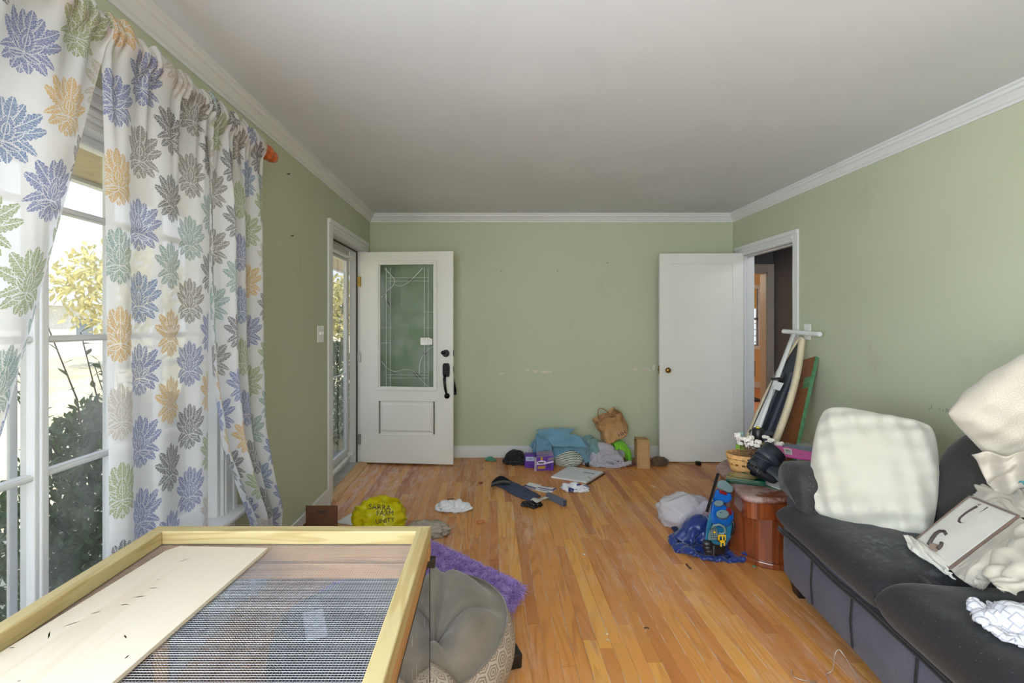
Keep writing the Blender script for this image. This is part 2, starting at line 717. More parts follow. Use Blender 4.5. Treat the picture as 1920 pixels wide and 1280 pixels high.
def wall_mat(name, col, col2):
    g = G(name)
    p = g.pos()
    n = g.noise(p, 0.9, 3.0)
    n2 = g.noise(p, 6.0, 5.0)
    c = g.ramp(n, [(0.3, lin(col)), (0.7, lin(col2))])
    dirt = g.noise(g.scaled(p, (3.0, 3.0, 1.2)), 1.4, 6.0, 0.6).smooth(0.60, 0.80)
    c = g.mix(dirt * 0.25, c, lin((128, 118, 92)))
    c = g.mix(n2.smooth(0.62, 0.8) * 0.10, c, lin((205, 205, 190)))
    g.put(g.b.inputs['Base Color'], c)
    g.b.inputs['Roughness'].default_value = 0.62
    g.bump(g.noise(p, 130.0, 2.0) + n2 * 2.0, 0.10, 0.004)
    return g.m

M_WALL = wall_mat('sage_wall_paint', (182, 188, 160), (188, 193, 168))
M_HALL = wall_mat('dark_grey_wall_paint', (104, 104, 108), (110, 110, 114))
M_FARW = wall_mat('ochre_wall_paint', (214, 184, 136), (220, 190, 144))
M_EXT = mat('outer_wall_paint', (190, 180, 160), 0.8)

def white_paint(name, col=(214, 215, 216), rough=0.42, grime=0.2):
    g = G(name)
    p = g.pos()
    c = g.ramp(g.noise(p, 1.5, 4.0), [(0.3, lin(col)), (0.75, lin(tuple(min(255, v + 8) for v in col)))])
    gr = g.noise(p, 4.0, 7.0, 0.65).smooth(0.60, 0.82)
    c = g.mix(gr * grime, c, lin((170, 150, 112)))
    g.put(g.b.inputs['Base Color'], c)
    g.b.inputs['Roughness'].default_value = rough
    g.bump(g.noise(p, 60.0, 3.0), 0.06, 0.003)
    return g.m

M_TRIM = white_paint('white_trim_paint')
M_DOOR = white_paint('white_door_paint', (220, 220, 215), 0.38, 0.16)
M_SASH = white_paint('white_sash_paint', (216, 217, 218), 0.45, 0.30)
M_CEIL = white_paint('ceiling_paint', (212, 215, 220), 0.8, 0.05)
M_GLASS = glass_mat('window_glass', (0.97, 0.98, 0.98), 0.22)
M_STORM = glass_mat('storm_door_glass', (0.97, 0.98, 0.98), 0.05)
M_DARKMETAL = mat('black_bronze_metal', (34, 32, 34), 0.35, 0.2, metal=0.7)
M_BRASS = mat('worn_brass', (150, 118, 60), 0.32, 0.25, metal=0.9)
M_STEEL = mat('brushed_steel', (170, 170, 172), 0.35, 0.12, metal=0.9)
M_BLACK = mat('black_plastic', (22, 22, 24), 0.4)
M_WHITEPL = mat('white_plastic', (235, 235, 232), 0.35, 0.05)

def plank_mat():
    g = G('worn_oak_boards')
    r = g.rand()
    x, y, z = g.sep(g.pos())
    base = g.ramp(r, [(0.0, lin((184, 116, 60))), (0.18, lin((206, 138, 74))), (0.42, lin((220, 156, 80))), (0.6, lin((196, 124, 62))),
                      (0.78, lin((226, 166, 84))), (0.92, lin((172, 98, 54))), (1.0, lin((212, 144, 76)))])
    sh = r * 37.0
    gx = x * 1.0 + sh
    # cathedral rings: strongly stretched along the board
    wob = g.noise(g.vec(gx * 9.0, y * 0.9 + sh, 0.0), 1.0, 1.0)
    rings = ((wob * 60.0 + x * 60.0)).sin()
    rings = rings.smooth(-0.2, 1.0)
    fine = g.noise(g.vec(gx * 420.0, y * 7.0 + sh, 0.0), 1.0, 3.0)
    amt = g.noise(g.vec(gx * 6.0, y * 1.2, 5.0), 1.0, 2.0).smooth(0.35, 0.7)
    c = g.mix(rings * amt * 0.46, base, lin((150, 84, 36)))
    c = g.mix(fine.smooth(0.50, 0.75) * 0.30, c, lin((150, 86, 40)))
    # worn, greyed and dusty zones (wear of the finish, dust ground into it)
    wear = g.noise(g.vec(x * 1.6, y * 0.9, 0.0), 1.0, 5.0, 0.6)
    wear2 = g.noise(g.vec(x * 22.0, y * 4.5, 3.0), 1.0, 5.0, 0.7)
    left = x.smooth(0.9, -1.2)            # wear and whitening grow stronger towards the left
    worn = ((wear + left * 0.10).smooth(0.40, 0.66) * wear2.smooth(0.40, 0.70))
    c = g.mix((worn * (left * 0.35 + 0.42)).clamp(), c, lin((222, 204, 196)))
    edge = g.noise(g.vec(x * 3.0, y * 5.0, 7.0), 1.0, 4.0, 0.7).smooth(0.45, 0.62)
    ox = (g.sep(g.obj())[0]).abs().smooth(0.455, 0.5)
    c = g.mix(ox * edge * 0.75, c, lin((226, 212, 204)))
    scr = g.noise(g.vec(x * 160.0 + y * 18.0, y * 14.0 - x * 6.0, 1.0), 1.0, 2.0).smooth(0.70, 0.76)
    c = g.mix(scr * wear.smooth(0.35, 0.6) * 0.6, c, lin((232, 222, 216)))
    dk = g.noise(g.vec(x * 2.2 + 9.0, y * 2.6, 2.0), 1.0, 4.0).smooth(0.62, 0.78)
    c = g.mix(dk * 0.35, c, lin((120, 66, 34)))
    g.put(g.b.inputs['Base Color'], c)
    g.put(g.b.inputs['Roughness'], (0.34 + worn * 0.25 + fine * 0.1))
    g.b.inputs['Specular IOR Level'].default_value = 0.45
    g.bump(fine * 0.6 + rings * 0.3, 0.12, 0.002)
    return g.m
M_PLANK = plank_mat()
M_GAP = mat('pale_board_filler', (206, 186, 160), 0.8, 0.35, 30.0)

def wood_mat(name, c1, c2, axis='y', scale=1.0, rough=0.5, knots=True, coat=0.0):
    """boards with rings stretched along one axis"""
    g = G(name)
    p = g.pos()
    s = {'x': (1.2, 16.0, 16.0), 'y': (16.0, 1.2, 16.0), 'z': (16.0, 16.0, 1.2)}[axis]
    q = g.scaled(p, tuple(v * scale for v in s))
    n = g.noise(q, 1.0, 2.0)
    rings = (n * 34.0).sin().smooth(0.2, 1.0)
    c = g.mix(rings * 0.55, lin(c1), lin(c2))
    fine = g.noise(g.scaled(q, (9.0, 9.0, 9.0)), 1.0, 3.0)
    c = g.mix(fine.smooth(0.5, 0.8) * 0.35, c, lin(c2))
    if knots:
        k = g.noise(p, 9.0, 2.0).smooth(0.76, 0.82)
        c = g.mix(k * 0.8, c, lin((120, 72, 30)))
    g.put(g.b.inputs['Base Color'], c)
    g.b.inputs['Roughness'].default_value = rough
    if coat:
        g.b.inputs['Coat Weight'].default_value = coat
        g.b.inputs['Coat Roughness'].default_value = 0.2
    g.bump(fine, 0.12, 0.002)
    return g.m

# ------------------------------------------------------------------ floor: every strip board a part
fl = MB().box((XL - 0.16, YF - 0.1, -0.14), (XR + 0.14, YB + 0.1, -0.0035)).build('floor', M_GAP, kind='structure')
unit = MB().box((-0.5, 0, -0.02), (0.5, 1, 0))
PW = 0.0572
unit_o = None
rng = random.Random(11)
nstrip = int((XR - XL) / PW) + 1
for i in range(nstrip):
    xc = XL + PW * (i + 0.5)
    if xc + PW / 2 > XR + 0.02:
        continue
    y = YF
    first = True
    while y < YB - 0.02:
        L = rng.uniform(0.62, 1.5) if not first else rng.uniform(3.05, 4.1)
        y1 = min(y + L, YB)
        if YB - y1 < 0.25:
            y1 = YB
        if unit_o is None:
            unit_o = o = unit.build('plank', M_PLANK, fl)
            pme = o.data
        else:
            o = bpy.data.objects.new('plank', pme)
            o.parent = fl
            COL.objects.link(o)
        o.location = (xc, y + 0.0006, rng.uniform(-0.0006, 0.0006))
        o.scale = (PW - rng.choice((0.0006, 0.0009, 0.0016)), y1 - y - 0.0012, 0.15)
        y = y1
        first = False

# ------------------------------------------------------------------ walls and ceiling
WY0, WY1, WZ0, WZ1 = -0.36, 2.12, 0.46, 1.95        # window opening
DY0, DY1, DZ1 = 3.60, 4.545, 2.035                  # front door opening
RY0, RY1, RZ1 = 3.80, 4.605, 2.0                    # doorway on the right
XO = XL - 0.14
w = MB()
w.box((XO, YF - 0.12, 0), (XL, WY0, ZC))
w.box((XO, WY0, 0), (XL, WY1, WZ0)).box((XO, WY0, WZ1), (XL, WY1, ZC))
w.box((XO, WY1, 0), (XL, DY0, ZC)).box((XO, DY0, DZ1), (XL, DY1, ZC)).box((XO, DY1, 0), (XL, YB + 0.12, ZC))
wall_left = w.build('wall_left', M_WALL, kind='structure')
w = MB()
w.box((XR, YF - 0.12, 0), (XR + 0.12, RY0, ZC)).box((XR, RY0, RZ1), (XR + 0.12, RY1, ZC)).box((XR, RY1, 0), (XR + 0.12, YB + 0.12, ZC))
wall_right = w.build('wall_right', M_WALL, kind='structure')
wall_back = MB().box((XL, YB, 0), (XR, YB + 0.12, ZC)).build('wall_back', M_WALL, kind='structure')
MB().box((XL, YF - 0.12, 0), (XR, YF, ZC)).build('wall_front', M_WALL, kind='structure')
MB().box((XO, YF - 0.12, ZC), (XR + 0.12, YB + 0.12, ZC + 0.08)).build('ceiling', M_CEIL, kind='structure')

# crown moulding and baseboards
CR = [(0, -0.082), (0.007, -0.082), (0.010, -0.070), (0.018, -0.064), (0.024, -0.052), (0.036, -0.036), (0.046, -0.030), (0.048, -0.016), (0.057, -0.011), (0.057, 0), (0, 0)]
MB().prism([(XL + d, ZC + z) for d, z in CR], YF, YB, 'y').build('trim_1', M_TRIM, kind='structure')
MB().prism([(XR - d, ZC + z) for d, z in reversed(CR)], YF, YB, 'y').build('trim_2', M_TRIM, kind='structure')
MB().prism([(YB - d, ZC + z) for d, z in CR], XL, XR, 'x').build('trim_3', M_TRIM, kind='structure')
MB().box((XL, YB - 0.016, 0), (XR, YB, 0.122)).build('baseboard_back', M_TRIM, bevel=0.006, kind='structure')
b = MB().box((XL, 2.3, 0), (XL + 0.016, DY0 - 0.09, 0.122)).box((XL + 0.016, 2.3, 0), (XL + 0.03, DY0 - 0.09, 0.02))
b.box((XL, YF, 0), (XL + 0.016, 2.3, 0.122))
b.build('baseboard_left', M_TRIM, bevel=0.005, kind='structure')
MB().box((XR - 0.016, YF, 0), (XR, RY0 - 0.07, 0.122)).build('baseboard_right', M_TRIM, bevel=0.006, kind='structure')

# chipped paint and nails on the walls: parts of their walls
M_CHIP = mat('bare_plaster', (214, 206, 190), 0.9, 0.2)
def chip(px, py, wpx, hpx, seed):
    rr = random.Random(seed)
    k = YB / FPX
    c = P(px, py, YB - 0.001)
    pts = []
    n = 16
    for i in range(n):
        a = 2 * PI * i / n
        q = rr.uniform(0.55, 1.15)
        pts.append((c.x + math.cos(a) * wpx * k / 2 * q, c.z + math.sin(a) * hpx * k / 2 * q))
    MB().prism(pts, YB - 0.0025, YB + 0.001, 'y').build('paint_chip', M_CHIP, wall_back)
for k, a in enumerate([(989, 694, 10, 5), (1004, 696, 14, 6), (1022, 697, 24, 4), (1192, 692, 12, 6), (1210, 693, 24, 8), (1226, 690, 6, 12), (941, 700, 12, 1.6)]):
    chip(*a, seed=k)
def nail(p, n):
    MB().tube([p, p + n * 0.014], 0.0022, 6).ball(tuple(p + n * 0.014), 0.0042, 8, 5).build('nail', M_DARKMETAL, wall_back if n.y else wall_left)
for q in ((940, 509), (1045, 508), (1138, 493)):
    nail(P(q[0], q[1], YB), Vector((0, -1, 0)))
for q in ((545, 442), (538, 326)):
    yy = XL * FPX / (q[0] - VX)
    nail(P(q[0], q[1], yy), Vector((1, 0, 0)))
# faint pencil scribble on the right wall above the couch
def on_right(px, py, off=0.001):
    yy = (XR - off) * FPX / (px - VX)
    return P(px, py, yy)
sc = MB()
for st in [[(1746, 758), (1747, 765), (1744, 767), (1741, 766)], [(1762, 765), (1761, 770)], [(1768, 767), (1768, 771)], [(1775, 764), (1774, 773)],
           [(1779, 767), (1775, 769), (1780, 773)], [(1784, 769), (1787, 768), (1787, 772), (1784, 772), (1788, 773)], [(1791, 770), (1792, 774), (1794, 770), (1797, 774)], [(1799, 772), (1804, 772)]]:
    sc.tube([on_right(*q) for q in st], 0.0014, 4)
sc.build('pencil_scribble', mat('pencil_grey', (120, 126, 130), 0.8), wall_right)

# ------------------------------------------------------------------ window_1: lites, bars, casing
win = thing('window_1', 'wide white window of small panes behind the damask curtains', None, (XL, 1.0, WZ0), kind='structure')
GX = XL - 0.08
jb = MB().box((XO, WY1 - 0.02, WZ0), (XL, WY1, WZ1)).box((XO, WY0, WZ0), (XL, WY0 + 0.02, WZ1)).box((XO, WY0, WZ1 - 0.02), (XL, WY1, WZ1)).box((XO, WY0, WZ0), (XL, WY1, WZ0 + 0.02))
jb.build('jamb', M_SASH, win)
for y0, y1 in ((WY1, WY1 + 0.10), (WY0 - 0.10, WY0)):
    c = MB().box((XL, y0, WZ0 + 0.02), (XL + 0.016, y1, WZ1 + 0.11))
    c.box((XL + 0.016, y0 + 0.012, WZ0 + 0.02), (XL + 0.022, y0 + 0.03, WZ1 + 0.09)).box((XL + 0.016, y1 - 0.03, WZ0 + 0.02), (XL + 0.026, y1, WZ1 + 0.11))
    c.build('casing', M_SASH, win, bevel=0.003)
c = MB().box((XL, WY0 - 0.1, WZ1), (XL + 0.016, WY1 + 0.1, WZ1 + 0.11))
for z in (0.012, 0.04, 0.085):
    c.box((XL + 0.016, WY0 - 0.1, WZ1 + z), (XL + 0.024, WY1 + 0.1, WZ1 + z + 0.018))
c.build('head_casing', M_SASH, win, bevel=0.003)
MB().box((XO + 0.04, WY0 - 0.14, WZ0), (XL + 0.075, WY1 + 0.14, WZ0 + 0.024)).build('stool', M_SASH, win, bevel=0.008)
MB().box((XL, WY0 - 0.1, WZ0 - 0.09), (XL + 0.016, WY1 + 0.1, WZ0)).build('apron', M_SASH, win, bevel=0.004)
secs = [(1.344, WY1 - 0.02), (0.52, 1.344), (WY0 + 0.02, 0.52)]
for ym in (1.344, 0.52):
    m = MB().box((GX - 0.014, ym - 0.022, WZ0 + 0.02), (GX + 0.020, ym + 0.022, WZ1 - 0.02))
    m.box((GX + 0.02, ym - 0.012, WZ0 + 0.02), (GX + 0.030, ym + 0.012, WZ1 - 0.02))
    m.build('mullion', M_SASH, win, bevel=0.004)
zs = [WZ0 + 0.02 + 0.05, 0.91, 1.296, 1.68, WZ1 - 0.02 - 0.03]
for (a, bb) in secs:
    a0, b0 = a + 0.022, bb - (0.03 if bb > 1.5 else 0.022)
    rl = MB().box((GX - 0.02, a0 - 0.002, WZ0 + 0.02), (GX + 0.022, b0 + 0.005, zs[0]))
    rl.box((GX - 0.02, a0 - 0.002, zs[4]), (GX + 0.022, b0 + 0.005, WZ1 - 0.02)).box((GX - 0.02, b0 - 0.002, WZ0 + 0.02), (GX + 0.022, b0 + 0.012, WZ1 - 0.02))
    rl.build('sash_frame', M_SASH, win, bevel=0.003)
    ys = [a0 + (b0 - a0) * k / 3 for k in range(4)]
    for k in (1, 2):
        MB().box((GX - 0.012, ys[k] - 0.010, zs[0]), (GX + 0.012, ys[k] + 0.010, zs[4])).box((GX + 0.012, ys[k] - 0.006, zs[0]), (GX + 0.018, ys[k] + 0.006, zs[4])).build('muntin', M_SASH, win, bevel=0.002)
    for k in (1, 2, 3):
        MB().box((GX - 0.012, a0, zs[k] - 0.010), (GX + 0.0125, b0, zs[k] + 0.010)).box((GX + 0.012, a0, zs[k] - 0.006), (GX + 0.0185, b0, zs[k] + 0.006)).build('muntin', M_SASH, win, bevel=0.002)
    for k in range(3):
        for j in range(4):
            MB().box((GX - 0.0015, ys[k] + 0.005, zs[j] + 0.004), (GX + 0.0015, ys[k + 1] - 0.005, zs[j + 1] - 0.004)).build('pane', M_GLASS, win)
# white stile of the storm sash standing outside the mullion
MB().box((XO - 0.004, 1.326, WZ0 - 0.05), (XO + 0.006, 1.350, 1.25)).build('storm_stile', M_SASH, win, bevel=0.003)

# ------------------------------------------------------------------ casings of the two doorways
def casing(name, side, y0, y1, z1, wd, parts_mat, wd0=None):
    """side: -1 left wall, +1 right wall"""
    x = XL if side < 0 else XR
    s = -side
    t = thing(name, None, None, (x, (y0 + y1) / 2, 0), kind='structure')
    wd0 = wd0 or wd
    def bd(a, b2, z0, z2, nm):
        m = MB()
        xa, xb = sorted((x, x + s * 0.016))
        m.box((xa, a, z0), (xb, b2, z2))
        return m
    bd(y0 - wd0, y0, 0, z1 + wd, 'c').build('side_casing', parts_mat, t, bevel=0.004)
    m = bd(y1, min(y1 + wd, YB - 0.004), 0, z1 + wd, 'c')
    m.build('side_casing', parts_mat, t, bevel=0.004)
    m = bd(y0, y1, z1, z1 + wd, 'h')
    xa, xb = sorted((x + s * 0.016, x + s * 0.024))
    m.box((xa, y0 - wd0, z1 + wd * 0.62), (xb, min(y1 + wd, YB - 0.004), z1 + wd)).box((xa, y0, z1 + 0.02), (x + s * 0.020, y1, z1 + 0.04) if s > 0 else (x + s * 0.016, y1, z1 + 0.04))
    m.build('head_casing', parts_mat, t, bevel=0.003)
    xa, xb = sorted((x, x - s * 0.14 if side < 0 else x - s * 0.125))
    e = 0.004
    m = MB().box((xa - 0.002, y0 - 0.02, 0), (xb + 0.002, y0 + e, z1)).box((xa - 0.002, y1 - e, 0), (xb + 0.002, y1 + 0.02, z1)).box((xa - 0.002, y0 - 0.02, z1 - e), (xb + 0.002, y1 + 0.02, z1 + 0.02))
    m.build('jamb', parts_mat, t, bevel=0.002)
    return t
tr_l = casing('trim_4', -1, DY0, DY1, DZ1, 0.09, M_TRIM)
xs = XL - 0.062
MB().box((xs - 0.014, DY0, 0), (xs, DY0 + 0.014, DZ1)).box((xs - 0.014, DY1 - 0.014, 0), (xs, DY1, DZ1)).box((xs - 0.014, DY0, DZ1 - 0.014), (xs, DY1, DZ1)).build('weatherstrip', mat('dark_weatherstrip', (70, 62, 54), 0.8), tr_l)
M_OAKSILL = wood_mat('oak_threshold_wood', (206, 166, 116), (176, 128, 78), 'y', knots=False)
MB().prism([(XL - 0.045, 0.0), (XL + 0.045, 0.0), (XL + 0.04, 0.012), (XL + 0.0, 0.026), (XL - 0.045, 0.026)], DY0 - 0.02, DY1 - 0.02, 'y').build('threshold', M_OAKSILL, tr_l)
MB().box((XL - 0.15, DY0, 0.0), (XL - 0.045, DY1, 0.018)).build('sill_plate', mat('grey_aluminium_sill', (196, 198, 196), 0.5, metal=0.2), tr_l)
tr_r = casing('trim_5', 1, RY0, RY1, RZ1, 0.088, M_TRIM, 0.065)
MB().box((XR + 0.05, RY0, 0), (XR + 0.062, RY0 + 0.012, RZ1)).box((XR + 0.05, RY1 - 0.012, 0), (XR + 0.062, RY1, RZ1)).box((XR + 0.05, RY0, RZ1 - 0.012), (XR + 0.062, RY1, RZ1)).build('door_stop', M_TRIM, tr_r)

# ------------------------------------------------------------------ door_1: the open front door
h1, f1 = Vector((-1.243, 4.525, 0.022)), Vector((-0.352, 4.448, 0.022))
ax = (f1 - h1).normalized()
ay = Vector((-ax.y, ax.x, 0))
D1 = frame(h1, ax, ay, Vector((0, 0, 1)))
DW, DH, DT = (f1 - h1).length, 2.0, 0.045
d1 = thing('door_1', 'white front door with leaded glass, standing open in front of the back wall', None, tuple(h1), kind='structure')
gx0, gx1, gz0, gz1 = 0.160, 0.740, 0.690, 1.912
px0, px1, pz0, pz1 = 0.164, 0.732, 0.262, 0.598
m = MB(D1)
m.box((0, 0, 0), (gx0 + 0.02, DT, DH)).box((gx1 - 0.02, 0, 0), (DW, DT, DH))
m.box((gx0 + 0.02, 0, gz1 - 0.02), (gx1 - 0.02, DT, DH)).box((gx0 + 0.02, 0, pz1 - 0.012), (gx1 - 0.02, DT, gz0 + 0.02)).box((gx0 + 0.02, 0, 0), (gx1 - 0.02, DT, pz0 + 0.012))
m.box((px0 + 0.03, 0.012, pz0 + 0.0), (px1 - 0.03, DT - 0.008, pz1))
leaf1 = m.build('door_leaf', M_DOOR, d1)
m = MB(D1)
def ring(m, x0, x1, z0, z1, wd, y0, y1):
    m.box((x0, y0, z0), (x1, y1, z0 + wd)).box((x0, y0, z1 - wd), (x1, y1, z1)).box((x0, y0, z0 + wd), (x0 + wd, y1, z1 - wd)).box((x1 - wd, y0, z0 + wd), (x1, y1, z1 - wd))
ring(m, gx0, gx1, gz0, gz1, 0.020, -0.013, 0.004)
ring(m, gx0 + 0.018, gx1 - 0.018, gz0 + 0.018, gz1 - 0.018, 0.016, -0.006, 0.014)
m.build('glass_frame', M_DOOR, d1, bevel=0.004)
m = MB(D1)
ring(m, px0, px1, pz0, pz1, 0.010, -0.004, 0.004)
m.build('panel_moulding', M_DOOR, d1, bevel=0.003)
m = MB(D1)
q0, q1 = (px0 + 0.028, pz0 + 0.028), (px1 - 0.028, pz1 - 0.028)
i0, i1 = (px0 + 0.055, pz0 + 0.052), (px1 - 0.055, pz1 - 0.052)
v = [(q0[0], 0.012, q0[1]), (q1[0], 0.012, q0[1]), (q1[0], 0.012, q1[1]), (q0[0], 0.012, q1[1]), (i0[0], -0.002, i0[1]), (i1[0], -0.002, i0[1]), (i1[0], -0.002, i1[1]), (i0[0], -0.002, i1[1])]
m.add(v, [(0, 1, 5, 4), (1, 2, 6, 5), (2, 3, 7, 6), (3, 0, 4, 7), (4, 5, 6, 7)])
m.build('raised_panel', M_DOOR, d1)
gg = glass_mat('textured_door_glass', (0.84, 0.91, 0.89), 0.16, 1.6, 0.05)
MB(D1).box((gx0 + 0.03, 0.014, gz0 + 0.03), (gx1 - 0.03, 0.020, gz1 - 0.03)).build('glass', gg, d1)
def dp(px, py, y=0.010):
    return Vector(((px - 675.0) / 174.0 * DW, y, DH - (py - 472.0) / 398.5 * DH))
cm = MB(D1)
def crv(pts, r=0.0028):
    pp = [dp(*q) for q in pts]
    out = []
    for i in range(len(pp) - 1):
        a, b2, c2, d2 = pp[max(i - 1, 0)], pp[i], pp[i + 1], pp[min(i + 2, len(pp) - 1)]
        for t in (0, .25, .5, .75):
            out.append(0.5 * ((2 * b2) + (-a + c2) * t + (2 * a - 5 * b2 + 4 * c2 - d2) * t * t + (-a + 3 * b2 - 3 * c2 + d2) * t ** 3))
    out.append(pp[-1])
    cm.tube(out, r, 5)
cz = lambda v2: 480 + v2 / 3.2
cx_ = lambda u: 690 + u / 3.2
for u in (108, 131, 337, 359):
    crv([(cx_(u), cz(68)), (cx_(u), cz(798))], 0.0022)
for vv in (130, 151, 717, 736):
    crv([(cx_(108), cz(vv)), (cx_(362), cz(vv))], 0.0020)
for (u0, u1, vv) in ((75, 131, 432), (75, 131, 525), (337, 390, 338), (337, 390, 433), (337, 359, 700)):
    crv([(cx_(u0), cz(vv)), (cx_(u1), cz(vv))], 0.0016)
C = lambda L: [(cx_(a), cz(b2)) for a, b2 in L]
crv(C([(98, 72), (130, 108), (156, 140), (150, 176), (118, 205), (78, 248)]))
crv(C([(158, 172), (200, 180), (248, 152), (290, 112), (326, 72)]))
crv(C([(104, 228), (108, 268), (124, 304)]))
crv(C([(78, 634), (112, 676), (160, 698), (215, 686), (262, 690), (300, 725), (340, 770), (376, 798)]))
crv(C([(392, 545), (356, 566), (322, 612), (308, 660), (306, 712)]))
cm.build('leaded_came', mat('silver_came', (214, 216, 214), 0.35, metal=0.4), d1)
lf = MB(D1)
for (a, b2, c2, d2, wd) in ((78, 246, 118, 206, 8), (106, 262, 128, 304, 7), (236, 156, 272, 136, 7), (270, 696, 316, 740, 10), (326, 606, 352, 566, 8)):
    A, B = dp(cx_(a), cz(b2), 0.0125), dp(cx_(c2), cz(d2), 0.0125)
    d = B - A
    nn = Vector((-d.z, 0, d.x)).normalized() * wd / 3.2 / 174 * DW
    pts = [A + d * t + nn * s2 * math.sin(PI * t) for s2, ts in ((1, (0, .2, .4, .6, .8, 1)), (-1, (.8, .6, .4, .2))) for t in ts]
    k = len(pts)
    lf.add([tuple(q) for q in pts] + [(q[0], q[1] + 0.003, q[2]) for q in pts], [tuple(range(k)), tuple(range(2 * k - 1, k - 1, -1))] + [(i, (i + 1) % k, k + (i + 1) % k, k + i) for i in range(k)])
lf.build('glass_leaf', mat('grey_textured_glass', (86, 92, 92), 0.3), d1)
m = MB(D1)
a, b2 = dp(788, 634), dp(810, 647)
m.prism([(a.x, b2.z + 0.003), (a.x + 0.012, b2.z - 0.004), (b2.x, b2.z), (b2.x + 0.002, a.z - 0.012), (b2.x - 0.012, a.z - 0.008), (b2.x - 0.03, a.z + 0.002), (a.x, a.z)], 0.0085, 0.0095, 'y')
m.build('sticker', M_WHITEPL, d1)
for z in (1.72, 1.0, 0.22):
    MB(D1).box((-0.026, -0.006, z - 0.045), (0.008, 0.002, z + 0.045)).tube([(-0.003, -0.006, z - 0.05), (-0.003, -0.006, z + 0.05)], 0.006, 8).build('hinge', M_BRASS if z > 1.5 else M_STEEL, d1)
db = MB(D1)
c0 = dp(836, 663, 0)
for (r, y0, y1) in ((0.034, -0.012, 0.0), (0.026, -0.026, -0.012)):
    db.tube([c0 + Vector((0, y0, 0)), c0 + Vector((0, y1, 0))], r, 20)
db.ball((c0.x - 0.022, -0.03, c0.z + 0.008), (0.022, 0.012, 0.02), 12, 8)
db.build('deadbolt', M_DARKMETAL, d1, smooth=False, bevel=0.002)
hs = MB(D1)
c1 = dp(836.5, 694, 0)
hs.prism([(c1.x - 0.030, c1.z - 0.062), (c1.x + 0.030, c1.z - 0.062), (c1.x + 0.034, c1.z - 0.03), (c1.x + 0.034, c1.z + 0.04), (c1.x + 0.024, c1.z + 0.064), (c1.x - 0.024, c1.z + 0.064), (c1.x - 0.034, c1.z + 0.04), (c1.x - 0.034, c1.z - 0.03)], -0.014, 0.0, 'y')
hs.tube([c1 + Vector((0, -0.034, 0.02)), c1 + Vector((0, -0.014, 0.02))], 0.022, 18)
ht = hs.build('handle_plate', M_DARKMETAL, d1, bevel=0.003)
gr = MB(D1)
gp = [c1 + Vector((-0.006, -0.012, -0.05)), c1 + Vector((-0.01, -0.045, -0.075)), c1 + Vector((-0.006, -0.055, -0.12)), c1 + Vector((0.0, -0.055, -0.17)), c1 + Vector((0.006, -0.04, -0.215)), c1 + Vector((0.008, -0.008, -0.24))]
gr.tube(gp, [0.011, 0.014, 0.013, 0.012, 0.010, 0.010], 10)
gr.tube([c1 + Vector((0.008, -0.012, -0.242)), c1 + Vector((0.008, 0, -0.242))], 0.026, 16)
gr.build('grip', M_DARKMETAL, d1, smooth=True)
bk = MB(D1)
bk.prism([(DW - 0.09, c1.z - 0.1), (DW - 0.02, c1.z - 0.1), (DW - 0.02, c1.z + 0.07), (DW - 0.09, c1.z + 0.07)], DT, DT + 0.012, 'y')
bk.tube([(DW - 0.055, DT + 0.01, c1.z + 0.03), (DW - 0.045, DT + 0.055, c1.z - 0.0), (DW - 0.02, DT + 0.07, c1.z - 0.1), (DW + 0.0, DT + 0.06, c1.z - 0.2), (DW - 0.0, DT + 0.03, c1.z - 0.235)], [0.01, 0.012, 0.012, 0.016, 0.02], 10)
bk.build('outer_handle', M_DARKMETAL, d1, smooth=True)
MB(D1).box((DW - 0.001, 0.008, c1.z - 0.03), (DW + 0.002, DT - 0.008, c1.z + 0.03)).box((DW - 0.001, 0.008, c0.z - 0.03), (DW + 0.002, DT - 0.008, c0.z + 0.03)).build('latch_plate', M_DARKMETAL, d1)

# ------------------------------------------------------------------ door_2: closed storm door
d2 = thing('door_2', 'closed white storm door with full glass beyond the front doorway', None, (XO - 0.02, DY1, 0), kind='structure')
sx0, sx1 = XO - 0.035, XO - 0.005
m = MB()
m.box((sx0, DY0 + 0.0, 0.02), (sx1, DY0 + 0.06, DZ1)).box((sx0, DY1 - 0.085, 0.02), (sx1, DY1, DZ1))
m.box((sx0, DY0 + 0.06, DZ1 - 0.10), (sx1, DY1 - 0.085, DZ1)).box((sx0, DY0 + 0.06, 0.02), (sx1, DY1 - 0.085, 0.16))
m.build('door_frame', M_TRIM, d2, bevel=0.005)
m = MB()
m.box((sx1 - 0.004, DY0 + 0.05, 0.15), (sx1 + 0.006, DY0 + 0.07, DZ1 - 0.09)).box((sx1 - 0.004, DY1 - 0.095, 0.15), (sx1 + 0.006, DY1 - 0.075, DZ1 - 0.09))
m.box((sx1 - 0.004, DY0 + 0.07, DZ1 - 0.11), (sx1 + 0.006, DY1 - 0.095, DZ1 - 0.09)).box((sx1 - 0.004, DY0 + 0.07, 0.15), (sx1 + 0.006, DY1 - 0.095, 0.17))
m.build('glass_stop', M_TRIM, d2, bevel=0.002)
MB().box((XO - 0.024, DY0 + 0.05, 0.15), (XO - 0.019, DY1 - 0.08, DZ1 - 0.09)).build('glass', M_STORM, d2)
MB().box((XO - 0.028, DY0 + 0.06, 0.868), (XO - 0.012, DY1 - 0.085, 0.876)).build('cross_bar', M_TRIM, d2)
